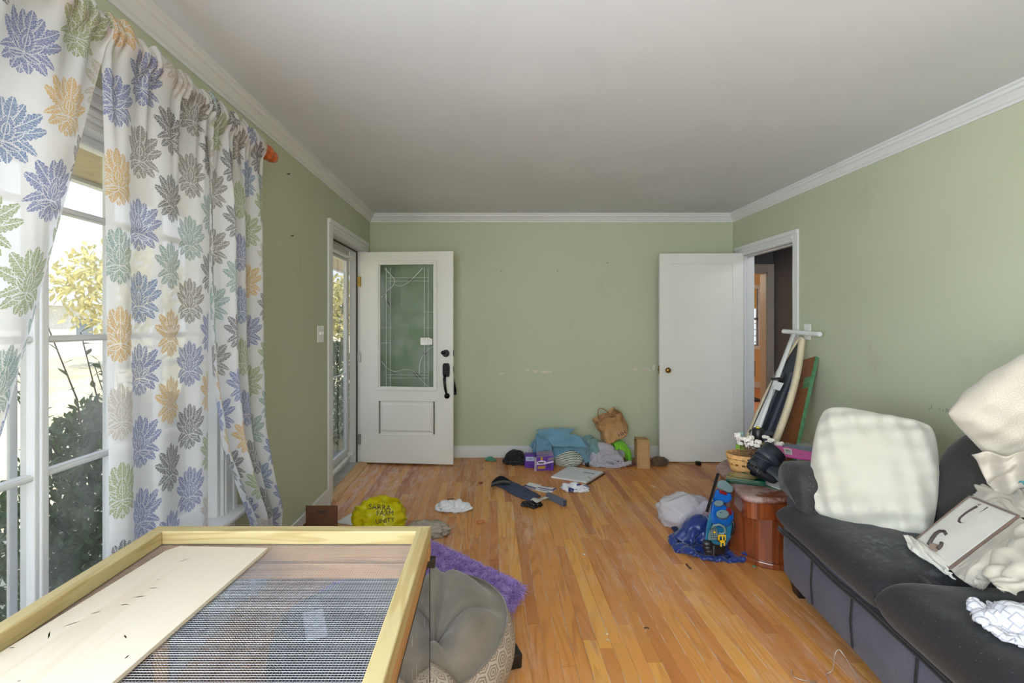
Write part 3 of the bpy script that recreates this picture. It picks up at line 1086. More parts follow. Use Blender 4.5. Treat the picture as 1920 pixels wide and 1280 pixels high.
for z in (DZ1 - 0.075, 0.10):
    c = MB().tube([(sx1 + 0.045, DY0 + 0.1, z), (sx1 + 0.03, DY1 - 0.18, z)], 0.017, 12).tube([(sx1 + 0.03, DY1 - 0.18, z), (sx1 + 0.032, DY1 - 0.05, z)], 0.006, 8)
    c.box((sx1, DY0 + 0.12, z - 0.015), (sx1 + 0.03, DY0 + 0.15, z + 0.015)).box((sx1 + 0.0, DY1 - 0.05, z - 0.02), (sx1 + 0.05, DY1 - 0.005, z + 0.02))
    c.build('closer', M_WHITEPL, d2, smooth=False)
MB().box((sx1, DY0 + 0.02, 0.86), (sx1 + 0.02, DY0 + 0.05, 1.0)).tube([(sx1 + 0.02, DY0 + 0.035, 0.95), (sx1 + 0.05, DY0 + 0.035, 0.95), (sx1 + 0.05, DY0 + 0.11, 0.95)], 0.007, 8).build('lever_handle', M_WHITEPL, d2)

# ------------------------------------------------------------------ door_3: open panel door on the right
h3, f3 = Vector((2.428, 4.592, 0.012)), Vector((1.631, 4.615, 0.012))
ax3 = (f3 - h3).normalized()
D3 = frame(h3, ax3, Vector((ax3.y, -ax3.x, 0)), Vector((0, 0, 1)))
W3, H3, T3 = (f3 - h3).length, 2.006, 0.035
d3 = thing('door_3', 'white one-panel door standing open against the back wall', None, tuple(h3), kind='structure')
a0, a1, z0, z1 = W3 - 0.696, W3 - 0.111, 0.224, 1.908
m = MB(D3)
m.box((0, -T3, 0), (a0, 0, H3)).box((a1, -T3, 0), (W3, 0, H3)).box((a0, -T3, 0), (a1, 0, z0)).box((a0, -T3, z1), (a1, 0, H3))
m.build('door_leaf', M_DOOR, d3)
MB(D3).box((a0, -T3 + 0.008, z0), (a1, -0.017, z1)).build('panel', M_DOOR, d3)
kz = 0.885
kb = MB(D3)
for sgn, y in ((1, 0.0), (-1, -T3)):
    pass
kx = W3 - 0.066
kb.tube([(kx, 0, kz), (kx, 0.006, kz)], 0.026, 18).tube([(kx, 0.006, kz), (kx, 0.03, kz)], 0.010, 10).ball((kx, 0.046, kz), (0.027, 0.02, 0.027), 16, 10)
kb.build('door_knob', M_BRASS, d3, smooth=True)
kb = MB(D3).tube([(kx, -T3, kz), (kx, -T3 - 0.03, kz)], 0.010, 10).ball((kx, -T3 - 0.046, kz), (0.027, 0.02, 0.027), 16, 10)
kb.build('door_knob', M_BRASS, d3, smooth=True)
MB(D3).box((W3 - 0.001, -T3 + 0.006, kz - 0.04), (W3 + 0.002, -0.006, kz + 0.04)).tube([(W3, -T3 / 2, kz), (W3 + 0.012, -T3 / 2, kz)], 0.008, 8).build('latch', M_BRASS, d3)

# ------------------------------------------------------------------ hall and far room seen through the right doorway
HX1 = 3.51
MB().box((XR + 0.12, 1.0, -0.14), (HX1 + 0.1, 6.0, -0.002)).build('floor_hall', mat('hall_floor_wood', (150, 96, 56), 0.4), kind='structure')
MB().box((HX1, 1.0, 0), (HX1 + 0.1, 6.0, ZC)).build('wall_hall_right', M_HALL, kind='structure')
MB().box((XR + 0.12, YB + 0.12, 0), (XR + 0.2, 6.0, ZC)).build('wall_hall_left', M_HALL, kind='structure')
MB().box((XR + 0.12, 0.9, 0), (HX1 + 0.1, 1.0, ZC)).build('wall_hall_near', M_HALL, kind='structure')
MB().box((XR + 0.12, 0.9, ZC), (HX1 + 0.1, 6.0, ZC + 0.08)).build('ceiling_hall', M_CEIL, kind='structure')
ox0, ox1, oz = 2.66, 3.435, 1.985
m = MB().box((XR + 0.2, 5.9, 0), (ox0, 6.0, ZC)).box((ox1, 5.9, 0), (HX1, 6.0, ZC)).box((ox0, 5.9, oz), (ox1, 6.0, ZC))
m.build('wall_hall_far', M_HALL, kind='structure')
M_TRIMG = white_paint('cream_hall_trim', (206, 196, 180), 0.5)
t = thing('trim_6', None, None, (3.0, 5.9, 0), kind='structure')
MB().box((ox1, 5.884, 0), (HX1, 5.9, oz + 0.095)).box((ox1 + 0.05, 5.876, 0), (HX1, 5.884, oz + 0.095)).build('side_casing', M_TRIMG, t, bevel=0.003)
MB().box((ox0 - 0.02, 5.884, oz), (ox1, 5.9, oz + 0.095)).build('head_casing', M_TRIMG, t, bevel=0.003)
MB().box((ox1 - 0.018, 5.89, 0), (ox1, 6.02, oz)).box((ox0, 5.89, oz - 0.018), (ox1, 6.02, oz)).build('jamb', M_TRIMG, t)
FY = 10.0
MB().box((1.8, 6.0, -0.14), (6.6, FY + 0.1, -0.002)).build('floor_far_room', mat('far_room_floor_wood', (196, 128, 84), 0.4), kind='structure')
MB().box((1.8, 6.0, ZC), (6.6, FY + 0.1, ZC + 0.08)).build('ceiling_far_room', M_CEIL, kind='structure')
fw0, fw1, fz0, fz1 = 4.75, 5.66, 0.86, 2.10
m = MB().box((1.8, FY, 0), (fw0, FY + 0.1, ZC)).box((fw1, FY, 0), (6.6, FY + 0.1, ZC)).box((fw0, FY, 0), (fw1, FY + 0.1, fz0)).box((fw0, FY, fz1), (fw1, FY + 0.1, ZC))
m.build('wall_far_room_back', M_FARW, kind='structure')
MB().box((6.6, 6.0, 0), (6.7, FY + 0.1, ZC)).build('wall_far_room_right', M_FARW, kind='structure')
MB().box((1.7, 6.0, 0), (1.8, FY + 0.1, ZC)).build('wall_far_room_left', M_FARW, kind='structure')
MB().box((HX1 + 0.1, 5.9, 0), (6.6, 6.0, ZC)).build('wall_far_room_near', M_FARW, kind='structure')
MB().box((1.8, 5.95, 0), (XR + 0.2, 6.0, ZC)).build('wall_far_room_corner', M_FARW, kind='structure')
MB().box((1.8, FY - 0.016, 0), (6.6, FY, 0.13)).build('baseboard_far_room', M_TRIM, kind='structure')
w2 = thing('window_2', 'bright narrow window with a yellow shade in the far ochre room', None, (5.2, FY, fz0), kind='structure')
ring2 = MB()
def yring(m, x0, x1, z0, z1, wd, y0, y1):
    m.box((x0, y0, z0), (x1, y1, z0 + wd)).box((x0, y0, z1 - wd), (x1, y1, z1)).box((x0, y0, z0 + wd), (x0 + wd, y1, z1 - wd)).box((x1 - wd, y0, z0 + wd), (x1, y1, z1 - wd))
yring(ring2, fw0 - 0.08, fw1 + 0.06, fz0 - 0.06, fz1 + 0.06, 0.08, FY - 0.02, FY)
ring2.build('casing', M_TRIM, w2)
yring(ring2 := MB(), fw0, fw1, fz0, fz1, 0.045, FY + 0.02, FY + 0.06)
ring2.box((fw0, FY + 0.02, 1.42), (fw1, FY + 0.06, 1.47))
ring2.build('sash_frame', mat('grey_far_sash', (150, 150, 156), 0.5), w2)
for k in range(4):
    MB().box((fw0 + 0.04, FY + 0.05, 0.95 + k * 0.13), (fw1 - 0.04, FY + 0.06, 0.965 + k * 0.13)).build('bar', M_DARKMETAL, w2)
MB().box((fw0 + 0.04, FY + 0.038, fz0 + 0.04), (fw1 - 0.04, FY + 0.042, fz1 - 0.04)).build('pane', M_STORM, w2)
MB().box((fw0 + 0.02, FY + 0.0, 1.66), (fw1 - 0.06, FY + 0.006, fz1 - 0.02)).build('roller_shade', mat('yellow_shade_cloth', (226, 190, 110), 0.8), w2)
st = thing('upright_vacuum', 'dark blue upright stick vacuum standing in the far ochre room', 'vacuum', (4.56, 8.3, 0))
MB().lathe([(0.0, 0), (0.15, 0), (0.15, 0.03), (0.06, 0.06), (0.03, 0.07)], (4.56, 8.3, 0.0), 24).build('base', mat('dark_blue_plastic', (40, 44, 62), 0.4), st)
MB().tube([(4.56, 8.3, 0.05), (4.56, 8.3, 0.45)], 0.035, 12).tube([(4.56, 8.3, 0.42), (4.56, 8.3, 0.70)], 0.055, 14).build('body', mat('dark_blue_plastic_body', (44, 48, 68), 0.4), st, bevel=0.004)

# ------------------------------------------------------------------ outside: eaves, ground, shrubs, lawn, trees, a house
M_SOFFIT = mat('tan_soffit_paint', (206, 186, 150), 0.8, 0.1)
MB().box((-2.25, -4.0, 2.14), (XO, 12.0, 2.20)).build('trim_7', M_SOFFIT, kind='structure')
MB().box((-2.30, -4.0, 2.12), (-2.25, 12.0, 2.36)).build('trim_8', M_TRIM, kind='structure')
MB().prism([(-2.35, 2.37), (-1.36, 2.58), (6.9, 2.58), (6.9, 2.75), (-1.36, 2.75), (-2.38, 2.45)], -4.0, 12.0, 'y').build('roof', mat('grey_shingle', (92, 88, 86), 0.9), kind='structure')
g = G('dry_lawn_grass')
x, y, z = g.sep(g.pos())
n1 = g.noise(g.pos(), 0.5, 4.0)
n2 = g.noise(g.pos(), 14.0, 5.0)
c = g.ramp(n1, [(0.3, lin((214, 204, 164))), (0.55, lin((232, 220, 184))), (0.75, lin((190, 186, 130)))])
c = g.mix(n2.smooth(0.4, 0.7) * 0.4, c, lin((150, 146, 84)))
g.put(g.b.inputs['Base Color'], c)
g.b.inputs['Roughness'].default_value = 0.95
M_LAWN = g.m
MB().box((-90, -60, -0.5), (XO - 0.05, 90, -0.34)).build('ground', M_LAWN, kind='structure')
MB().box((XO - 1.1, 3.2, -0.34), (XO - 0.06, 5.2, -0.04)).build('step', mat('grey_concrete', (150, 148, 142), 0.9), kind='structure')

def leaf_mat(name, c1, c2):
    g = G(name)
    r = g.rand()
    n = g.noise(g.pos(), 12.0, 2.0)
    c = g.mix((r * 0.6 + n * 0.5).clamp(), lin(c1), lin(c2))
    g.put(g.b.inputs['Base Color'], c)
    g.b.inputs['Roughness'].default_value = 0.45
    tl = g.node('ShaderNodeBsdfTranslucent')
    g.put(tl.inputs[0], c)
    mx = g.node('ShaderNodeMixShader')
    mx.inputs[0].default_value = 0.35
    g.L.new(g.b.outputs[0], mx.inputs[1])
    g.L.new(tl.outputs[0], mx.inputs[2])
    g.L.new(mx.outputs[0], g.out.inputs['Surface'])
    return g.m
M_LEAF = leaf_mat('shrub_leaf', (70, 96, 46), (112, 134, 74))
M_LEAFY = leaf_mat('sunlit_tree_leaf', (176, 172, 110), (214, 204, 144))
M_BARK = mat('shrub_bark', (92, 80, 66), 0.9)
LEAF2 = [(0, 0, 0), (0.16, 0.24, 0.04), (0.22, 0.55, 0.03), (0, 1, -0.05), (-0.22, 0.55, 0.03), (-0.16, 0.24, 0.04), (0, 0.28, 0.0), (0, 0.6, 0.0)]
LEAFF = [(0, 1, 6), (1, 2, 7, 6), (2, 3, 7), (0, 6, 5), (6, 7, 4, 5), (7, 3, 4)]
leaf_me = bpy.data.meshes.new('leaf')
leaf_me.from_pydata(LEAF2, [], LEAFF)
leaf_me.materials.append(M_LEAF)

def rand_rot(rr, flat=False):
    return Matrix.Rotation(rr.uniform(0, 2 * PI), 4, 'Z') @ Matrix.Rotation(rr.uniform(-0.5, 0.9) if flat else rr.uniform(-1.2, 1.4), 4, 'X') @ Matrix.Rotation(rr.uniform(-0.7, 0.7), 4, 'Y')

def shrub(cx, cy, rx, ry, top, n_stuff, sprigs, seed, label, group, ind_leaves=True, leaf=0.055, m=M_LEAF):
    rr = random.Random(seed)
    z0 = -0.34
    t = thing('shrub', label, 'shrub', (cx, cy, z0), group=group)
    st = MB()
    for k in range(14):
        a = rr.uniform(0, 2 * PI)
        e = Vector((cx + math.cos(a) * rx * rr.uniform(.3, .9), cy + math.sin(a) * ry * rr.uniform(.3, .9), z0 + (top - z0) * rr.uniform(.6, .95)))
        s0 = Vector((cx + rr.uniform(-.1, .1), cy + rr.uniform(-.15, .15), z0))
        mid = (s0 + e) / 2 + Vector((rr.uniform(-.1, .1), rr.uniform(-.1, .1), 0.1))
        st.tube([s0, mid, e], [0.012, 0.008, 0.004], 5)
    lv = MB()
    for k in range(n_stuff):
        a = rr.uniform(0, 2 * PI)
        q = rr.random() ** 0.4
        h = rr.random()
        wd = math.sin(PI * min(0.97, 0.25 + h * 0.68)) ** 0.6
        c = Vector((cx + math.cos(a) * rx * q * wd, cy + math.sin(a) * ry * q * wd, z0 + 0.05 + (top - z0 - 0.05) * h * (1 - 0.25 * (1 - q) * 0)))
        s = leaf * rr.uniform(0.7, 1.25)
        Mx = Matrix.Translation(c) @ rand_rot(rr) @ Matrix.Scale(s, 4)
        lv.add([Mx @ Vector(p) for p in LEAF2], LEAFF)
    lv.build('foliage', m, t, kind='stuff')
    for (sx, sy, sz) in sprigs:
        e = Vector((sx, sy, sz))
        s0 = Vector((cx + (sx - cx) * 0.5, cy + (sy - cy) * 0.5, top * 0.5))
        mid = (s0 + e) / 2 + Vector((rr.uniform(-.03, .03), rr.uniform(-.05, .05), 0.02))
        pts = [s0, mid, e]
        st.tube(pts, [0.006, 0.004, 0.002], 5)
        for k in range(10 if ind_leaves else 0):
            tt = 0.42 + 0.58 * k / 9
            p = s0.lerp(mid, tt * 2) if tt < .5 else mid.lerp(e, tt * 2 - 1)
            o = bpy.data.objects.new('leaf', leaf_me)
            COL.objects.link(o)
            o.parent = t
            s = leaf * rr.uniform(0.85, 1.35)
            Mx = Matrix.Translation(p) @ Matrix.Rotation(rr.uniform(0, 2 * PI), 4, 'Z') @ Matrix.Rotation(rr.uniform(0.0, 0.8), 4, 'X') @ Matrix.Rotation(rr.uniform(-.6, .6), 4, 'Y') @ Matrix.Scale(s, 4)
            o.matrix_basis = wm(t).inverted() @ Mx
    st.build('stem', M_BARK, t, smooth=True)
    return t
GR = 'shrubs along the front wall'
rs = random.Random(4)
shrub(-2.05, 2.75, 0.55, 0.75, 0.90, 14000, [(-2.0 + rs.uniform(-.25, .25), rs.uniform(2.0, 3.1), rs.uniform(1.0, 1.5)) for _ in range(16)], 1, 'tall leafy shrub with upright sprigs right outside the wide window', GR)
shrub(-2.15, 1.30, 0.5, 0.62, 0.76, 9000, [(-2.0 + rs.uniform(-.2, .2), rs.uniform(1.3, 1.9), rs.uniform(0.95, 1.25)) for _ in range(5)], 2, 'lower shrub outside the window, nearest to the camera', GR, True)
shrub(-2.15, 4.35, 0.5, 0.8, 0.84, 8000, [], 3, 'shrub outside behind the rightmost window panes and the curtains', GR, False)
shrub(-2.5, 7.0, 0.6, 1.3, 1.04, 5000, [(-2.4 + rs.uniform(-.2, .2), rs.uniform(6.3, 7.6), rs.uniform(1.3, 1.75)) for _ in range(6)], 5, 'dark shrub seen through the glass of the storm door', GR, True, 0.075)

def tree(x, y, h, r, seed, label, m, n=2200):
    rr = random.Random(seed)
    t = thing('tree', label, 'tree', (x, y, -0.34), group='trees beyond the lawn')
    MB().tube([(x, y, -0.34), (x + .1, y, h * 0.4), (x, y + .1, h * 0.75)], [0.16, 0.11, 0.05], 8).build('trunk', M_BARK, t, smooth=True)
    lv = MB()
    for k in range(n):
        d = Vector((rr.gauss(0, 1), rr.gauss(0, 1), rr.gauss(0, 1))).normalized() * (rr.random() ** 0.33)
        c = Vector((x + d.x * r, y + d.y * r, h * 0.62 + d.z * h * 0.42))
        Mx = Matrix.Translation(c) @ rand_rot(rr) @ Matrix.Scale(rr.uniform(0.22, 0.42), 4)
        lv.add([Mx @ Vector(p) for p in LEAF2], LEAFF)
    lv.build('foliage', m, t, kind='stuff')
tree(-7.2, 23.0, 3.5, 2.2, 1, 'yellow-green tree seen through the storm door', M_LEAFY)
tree(-13.5, 17.5, 4.2, 2.2, 2, 'pale tree beyond the lawn, seen through the upper panes', M_LEAFY, 1500)
tree(-31.0, 21.0, 6.0, 2.6, 3, 'far pale tree beside the neighbouring house', M_LEAFY, 1200)
# the neighbours' house across the lawn
hx, hy = -24.0, 21.5
hs_ = thing('house', 'pale single-storey house across the sunlit lawn', 'house', (hx, hy, -0.34))
MB().box((hx - 3, hy - 5, -0.34), (hx + 3, hy + 5, 2.2)).build('wall', mat('pale_siding', (226, 226, 226), 0.8), hs_)
MB().prism([(hx - 3.6, 2.2), (hx + 3.6, 2.2), (hx, 3.9)], hy - 5.5, hy + 5.5, 'y').build('roof', mat('pale_grey_roof', (196, 198, 204), 0.9), hs_)
for k in (-2.6, 0.4, 3.0):
    wd = MB().box((hx + 2.98, hy + k - 0.6, 0.6), (hx + 3.04, hy + k + 0.6, 1.7)).build('window', M_TRIM, hs_)
    MB().box((hx + 3.03, hy + k - 0.5, 0.7), (hx + 3.06, hy + k + 0.5, 1.6)).build('pane', mat('dark_far_pane', (120, 130, 140), 0.2), wd)
# ------------------------------------------------------------------ damask curtains on a wooden rod
def damask_mat():
    g = G('damask_curtain_cloth')
    u, v, _ = g.sep(g.uv())
    CW, RH = 0.262, 0.229
    # (base x, base y, angle, length, half width, curl) of the leaves of half a medallion
    leaves = [(0.0, -0.44, 180, .56, .16, 0), (0.03, -0.34, 152, .62, .17, -.15), (0.06, -0.26, 126, .78, .18, -.1), (0.12, -0.16, 100, .76, .14, -.3), (0.08, -0.06, 76, .92, .21, .15),
              (0.06, 0.04, 50, .98, .21, .10), (0.03, 0.14, 24, .80, .18, .08), (0.0, 0.40, 0, .62, .17, 0),
              (0.02, -0.28, 62, .50, .10, .2), (0.0, -0.30, 0, .72, .21, 0), (0.0, -0.12, 0, .34, .085, 0), (0.02, -0.38, 122, .40, .09, .3)]
    def lattice(uo, vo):
        uc = u / CW + uo
        ci = uc.floor()
        lx = (uc.fract() - 0.5) * CW
        vr = v / RH + vo
        ri = vr.floor()
        ly = (vr.fract() - 0.5) * RH
        x = lx.abs() / 0.083
        y = ly / 0.083
        res = None
        for (bx, by, ang, L, W, K) in leaves:
            s, c = math.sin(R(ang)), math.cos(R(ang))
            dx, dy = x - bx, y - by
            al = dx * s + dy * c
            t = (al / L)
            ac = ((dx * c - dy * s) + t * t * (K * L)).abs() if K else (dx * c - dy * s).abs()
            q = 1.0 - t
            par = (t * q).max(0.0).sqrt() * (1.0 - t * 0.35) * (2.35 * W)
            lobe = ((t * 24.0 + ac * 6.0).sin().abs()) * (0.30 * W) - 0.22 * W
            d = lobe * (t * q * 4.0) + par - ac
            inb = (t > 0.0) * (t < 1.0)
            inside = (d > 0.0) * inb
            border = (d > -0.030) * (t > -0.02) * (t < 1.02)
            vein = (ac > 0.011)
            rim = (d < 0.035)
            st = ((t * 11.0 - ac * 12.0).fract() > 0.30).max(rim)
            fill = inside * vein * (st * 0.34 + 0.66)
            res = fill if res is None else (res * (1.0 - border)).max(fill)
        return res, g.white(g.vec(ci, ri, 3.0 + uo))
    resA, rA = lattice(0.0, 0.0)
    resB, rB = lattice(0.5, 0.5)
    res = resA.max(resB)
    rnd = rB + (resA > resB) * (rA - rB)
    pal = [(98, 124, 170), (92, 90, 96), (204, 164, 88), (142, 156, 100), (186, 176, 164), (126, 154, 150), (104, 116, 168), (122, 114, 108)]
    pc = g.ramp(rnd, [(k / len(pal), lin(q)) for k, q in enumerate(pal)], True)
    weave = g.noise(g.scaled(g.uv(), (900.0, 900.0, 1.0)), 1.0, 1.0)
    base = g.mix(weave, lin((224, 225, 230)), lin((238, 238, 242)))
    mot = g.noise(g.scaled(g.uv(), (240.0, 240.0, 1.0)), 1.0, 2.0).smooth(0.35, 0.6)
    col = g.mix(res * (mot * 0.35 + 0.60), base, pc)
    df = g.node('ShaderNodeBsdfDiffuse')
    g.put(df.inputs[0], col)
    tl = g.node('ShaderNodeBsdfTranslucent')
    g.put(tl.inputs[0], col)
    tp = g.node('ShaderNodeBsdfTransparent')
    m1 = g.node('ShaderNodeMixShader')
    m1.inputs[0].default_value = 0.42
    g.L.new(df.outputs[0], m1.inputs[1])
    g.L.new(tl.outputs[0], m1.inputs[2])
    m2 = g.node('ShaderNodeMixShader')
    g.put(m2.inputs[0], (1.0 - res) * 0.16 + 0.05)
    g.L.new(m1.outputs[0], m2.inputs[1])
    g.L.new(tp.outputs[0], m2.inputs[2])
    g.L.new(m2.outputs[0], g.out.inputs['Surface'])
    return g.m
M_DAMASK = damask_mat()
RX, RZ = -1.10, 2.18

def curtain(name, label, eL, eR, zb, folds, cw, seed, nu=110, nv=90, push=None):
    """eL/eR: functions z -> y of the two edges; folds: (number, amplitude); cw: cloth width"""
    rr = random.Random(seed)
    ph = [rr.uniform(0, 6.28) for _ in range(6)]
    zt = RZ + 0.048
    def fn(u, v):
        z = zt + (zb - zt) * v
        k = min(1.0, max(0.0, (RZ - 0.05 - z) / 0.35))
        y = eL(z) + (eR(z) - eL(z)) * u
        n, a = folds
        f = math.sin(u * n * 2 * PI + ph[0] + 0.6 * math.sin(u * 5 + ph[1])) + 0.45 * math.sin(u * n * 3.7 + ph[2] + z * 0.7)
        # gathered ruffle at the rod
        rf = math.sin(u * n * 2.6 * 2 * PI + ph[3] + math.sin(u * 23 + ph[4]) * 1.3) * 0.011 * (1 - k)
        hd = 0.0
        if abs(z - RZ) < 0.05:
            hd = 0.024 * math.cos(min(1.0, abs(z - RZ) / 0.05) * PI / 2)
        x = RX + 0.004 + a * f * k + (abs(rf) if hd else rf) + hd
        if z > RZ + 0.02:
            z += 0.010 * math.sin(u * n * 9 + ph[5]) + 0.006 * math.sin(u * n * 21)
        if push:
            x += push(u, z)
        return (x, y, z)
    mb = MB().grid(fn, nu, nv, lambda u, v: (u * cw + seed * 0.31, (1 - v) * (zt - zb) + seed * 0.17))
    o = mb.build(name, M_DAMASK, None, smooth=True)
    tag(o, label, 'curtain', 'damask curtains of the wide window')
    return o
def seg(pts):
    def f(z):
        for (z0, y0), (z1, y1) in zip(pts, pts[1:]):
            if z >= z1:
                t = max(0.0, min(1.0, (z0 - z) / (z0 - z1)))
                return y0 + (y1 - y0) * t
        return pts[-1][1]
    return f
curtain('curtain', 'damask curtain panel nearest the camera, drawn aside toward the left edge of the photo', seg([(2.24, 0.30), (0.4, 0.05)]),
        seg([(2.24, 1.345), (2.13, 1.344), (1.75, 1.262), (1.35, 1.148), (1.095, 1.074), (0.7, 0.93), (0.2, 0.75)]), 0.12, (4.5, 0.020), 1.22, 1)
curtain('curtain', 'middle damask curtain panel hanging straight beside the uncovered panes', seg([(2.24, 1.335), (2.0, 1.345), (0.2, 1.375)]),
        seg([(2.24, 1.88), (2.0, 1.86), (1.2, 1.845), (0.2, 1.84)]), 0.16, (2.6, 0.013), 0.56, 2, push=lambda u, z: 0.0)
curtain('curtain', 'damask curtain panel farthest from the camera, flaring over the right sill end', seg([(2.24, 1.83), (1.5, 1.835), (1.147, 1.86), (0.79, 1.95), (0.477, 2.075), (0.2, 2.15)]),
        seg([(2.24, 2.25), (1.9, 2.295), (1.0, 2.31), (0.6, 2.33), (0.35, 2.39), (0.1, 2.45)]), 0.10, (3.6, 0.024), 0.74, 3, push=lambda u, z: 0.05 * max(0, 1 - abs(z - 0.45) / 0.4))
M_CHERRY = wood_mat('orange_cherry_wood', (196, 96, 36), (150, 62, 20), 'y', knots=False, coat=0.5, rough=0.35)
rod = thing('curtain_rod', 'orange wooden curtain rod with a turned end knob above the window', 'curtain rod', (RX, 2.28, RZ))
MB().tube([(RX, -0.4, RZ), (RX, 2.29, RZ)], 0.0165, 14).build('pole', M_CHERRY, rod, smooth=False)
fin = [(0.021, 0.0), (0.034, 0.006), (0.036, 0.022), (0.026, 0.036), (0.026, 0.042), (0.036, 0.050), (0.037, 0.066), (0.026, 0.082), (0.022, 0.09), (0.027, 0.095), (0.031, 0.115), (0.026, 0.136), (0.0, 0.146)]
f = MB(frame((RX, 2.262, RZ), Vector((1, 0, 0)), Vector((0, 0, -1)), Vector((0, 1, 0))))
f.lathe([(r * 1.0, z * 1.05) for r, z in fin], n=20)
f.build('finial', M_CHERRY, rod, smooth=True)
MB().tube([(XL, 2.24, RZ - 0.02), (RX, 2.24, RZ - 0.02)], 0.012, 10).box((XL, 2.22, RZ - 0.06), (XL + 0.012, 2.26, RZ + 0.03)).build('bracket', M_CHERRY, rod)

# ------------------------------------------------------------------ wall plates
def plate(name, label, o, n, up, w, h, holes):
    s = n.cross(up)
    Mx = frame(o, s, up, n)
    t = thing(name, label, 'switch', tuple(o))
    MB(Mx).box((-w / 2, -h / 2, 0), (w / 2, h / 2, 0.006)).build('cover_plate', M_WHITEPL, t, bevel=0.002)
    for k in range(holes):
        a = (k - (holes - 1) / 2) * 0.046
        MB(Mx).box((a - 0.005, -0.004, 0.004), (a + 0.005, 0.014, 0.018)).build('toggle', M_WHITEPL, t, bevel=0.002)
    for sy in (-0.03, 0.03):
        MB(Mx).tube([(0, sy, 0.005), (0, sy, 0.0075)], 0.003, 8).build('screw', M_STEEL, t)
    return t
yy = XL * FPX / (600 - VX)
plate('light_switch', 'white switch plate on the left wall beside the front doorway', P(600, 626, yy) + Vector((0.0005, 0, 0)), Vector((1, 0, 0)), Vector((0, 0, 1)), 0.118, 0.118, 2)
yy = XR * FPX / (1515 - VX)
plate('light_switch', 'white switch plate on the right wall behind the ironing board feet', P(1515, 622, yy) - Vector((0.0005, 0, 0)), Vector((-1, 0, 0)), Vector((0, 0, 1)), 0.072, 0.118, 1)

# ------------------------------------------------------------------ the wire-topped cage
CX0, CX1, CY0, CY1, CT = -0.98, -0.176, 0.22, 1.40, 0.745
RW = 0.038
PINE = {a: wood_mat('pine_' + a, (182, 166, 120), (158, 134, 82), a, 1.0, 0.55) for a in 'xyz'}
PINEO = {a: wood_mat('aged_pine_' + a, (180, 138, 90), (142, 100, 58), a, 1.0, 0.6) for a in 'xyz'}
cage = thing('pet_cage', 'large pine-framed cage with a wire mesh lid and clear side panels in the foreground', 'cage', ((CX0 + CX1) / 2, (CY0 + CY1) / 2, 0))
zt0 = CT - RW
MB().box((CX0, CY1 - RW, zt0), (CX1, CY1, CT)).build('lid_rail', PINE['x'], cage, bevel=0.003)
MB().box((CX0, CY0, zt0), (CX1, CY0 + RW, CT)).build('lid_rail', PINE['x'], cage, bevel=0.003)
MB().box((CX0, CY0 + RW, zt0), (CX0 + RW, CY1 - RW - 0.0005, CT)).build('lid_rail', PINE['y'], cage, bevel=0.003)
MB().box((CX1 - RW, CY0 + RW, zt0 + 0.0002), (CX1 - 0.001, CY1 - 0.012, CT + 0.002)).build('lid_rail', PINE['y'], cage, bevel=0.003)
# hardware cloth: fine welded mesh
ms = MB()
STEP = 0.00635
zz = zt0 - 0.0015
def bar(mb, a, b2, r):
    d = (Vector(b2) - Vector(a)).normalized()
    s = Vector((-d.y, d.x, 0)) * r
    u2 = Vector((0, 0, r))
    a, b2 = Vector(a), Vector(b2)
    v = [a + s, a + u2, a - s, a - u2, b2 + s, b2 + u2, b2 - s, b2 - u2]
    mb.add(v, [(0, 1, 5, 4), (1, 2, 6, 5), (2, 3, 7, 6), (3, 0, 4, 7)])
rm = random.Random(3)
xx = CX0 + 0.012
while xx < CX1 - 0.012:
    bar(ms, (xx, CY0 + 0.012, zz), (xx, CY1 - 0.012, zz), 0.00042)
    xx += STEP
yy = CY0 + 0.012
while yy < CY1 - 0.012:
    bar(ms, (CX0 + 0.012, yy, zz - 0.0006), (CX1 - 0.012, yy, zz - 0.0006), 0.00042)
    yy += STEP
ms.build('wire_mesh', mat('galvanised_wire', (188, 192, 198), 0.35, 0.05, metal=0.55), cage, kind='stuff')
# body
zb1 = zt0 - 0.005
zb0 = zb1 - 0.045
MB().box((CX0, CY1 - RW, zb0), (CX1, CY1, zb1)).build('body_rail', PINEO['x'], cage, bevel=0.003)
MB().box((CX0, CY1 - RW - 0.002, zb0 - 0.048), (CX1 - 0.02, CY1 - 0.002, zb0 - 0.004)).build('body_rail', PINEO['x'], cage, bevel=0.003)
MB().box((CX0, CY0, zb0), (CX1, CY0 + RW, zb1)).build('body_rail', PINEO['x'], cage, bevel=0.003)
MB().box((CX0, CY0 + RW, zb0), (CX0 + RW, CY1 - RW, zb1)).build('body_rail', PINEO['y'], cage, bevel=0.003)
MB().box((CX1 - RW, CY0 + RW, zb0), (CX1 - 0.003, CY1 - RW, zb1)).build('body_rail', PINEO['y'], cage, bevel=0.003)
MB().box((CX1 - 0.022, CY0 + RW, zb0 - 0.018), (CX1 - 0.004, CY1 - 0.03, zb0)).build('door_track', M_BLACK, cage)
MB().box((CX1 - 0.02, CY0 + 0.03, 0.03), (CX1 - 0.004, CY1 - 0.03, 0.05)).build('door_track', M_BLACK, cage)
for (a, b2) in ((CX0, CY0), (CX0, CY1 - RW), (CX1 - RW - 0.03, CY0)):
    MB().box((a, b2, 0), (a + RW, b2 + RW, zb0)).build('post', PINEO['z'], cage, bevel=0.003)
MB().box((CX0, CY0, 0.0), (CX1, CY1, 0.02)).build('bottom_board', mat('dark_stained_bottom', (92, 66, 44), 0.6, 0.3, 14.0), cage)
MB().box((CX0 + 0.002, CY0 + RW, 0.02), (CX0 + 0.012, CY1 - RW, zb0)).build('side_panel', mat('dark_plywood_side', (110, 84, 58), 0.6, 0.25), cage)
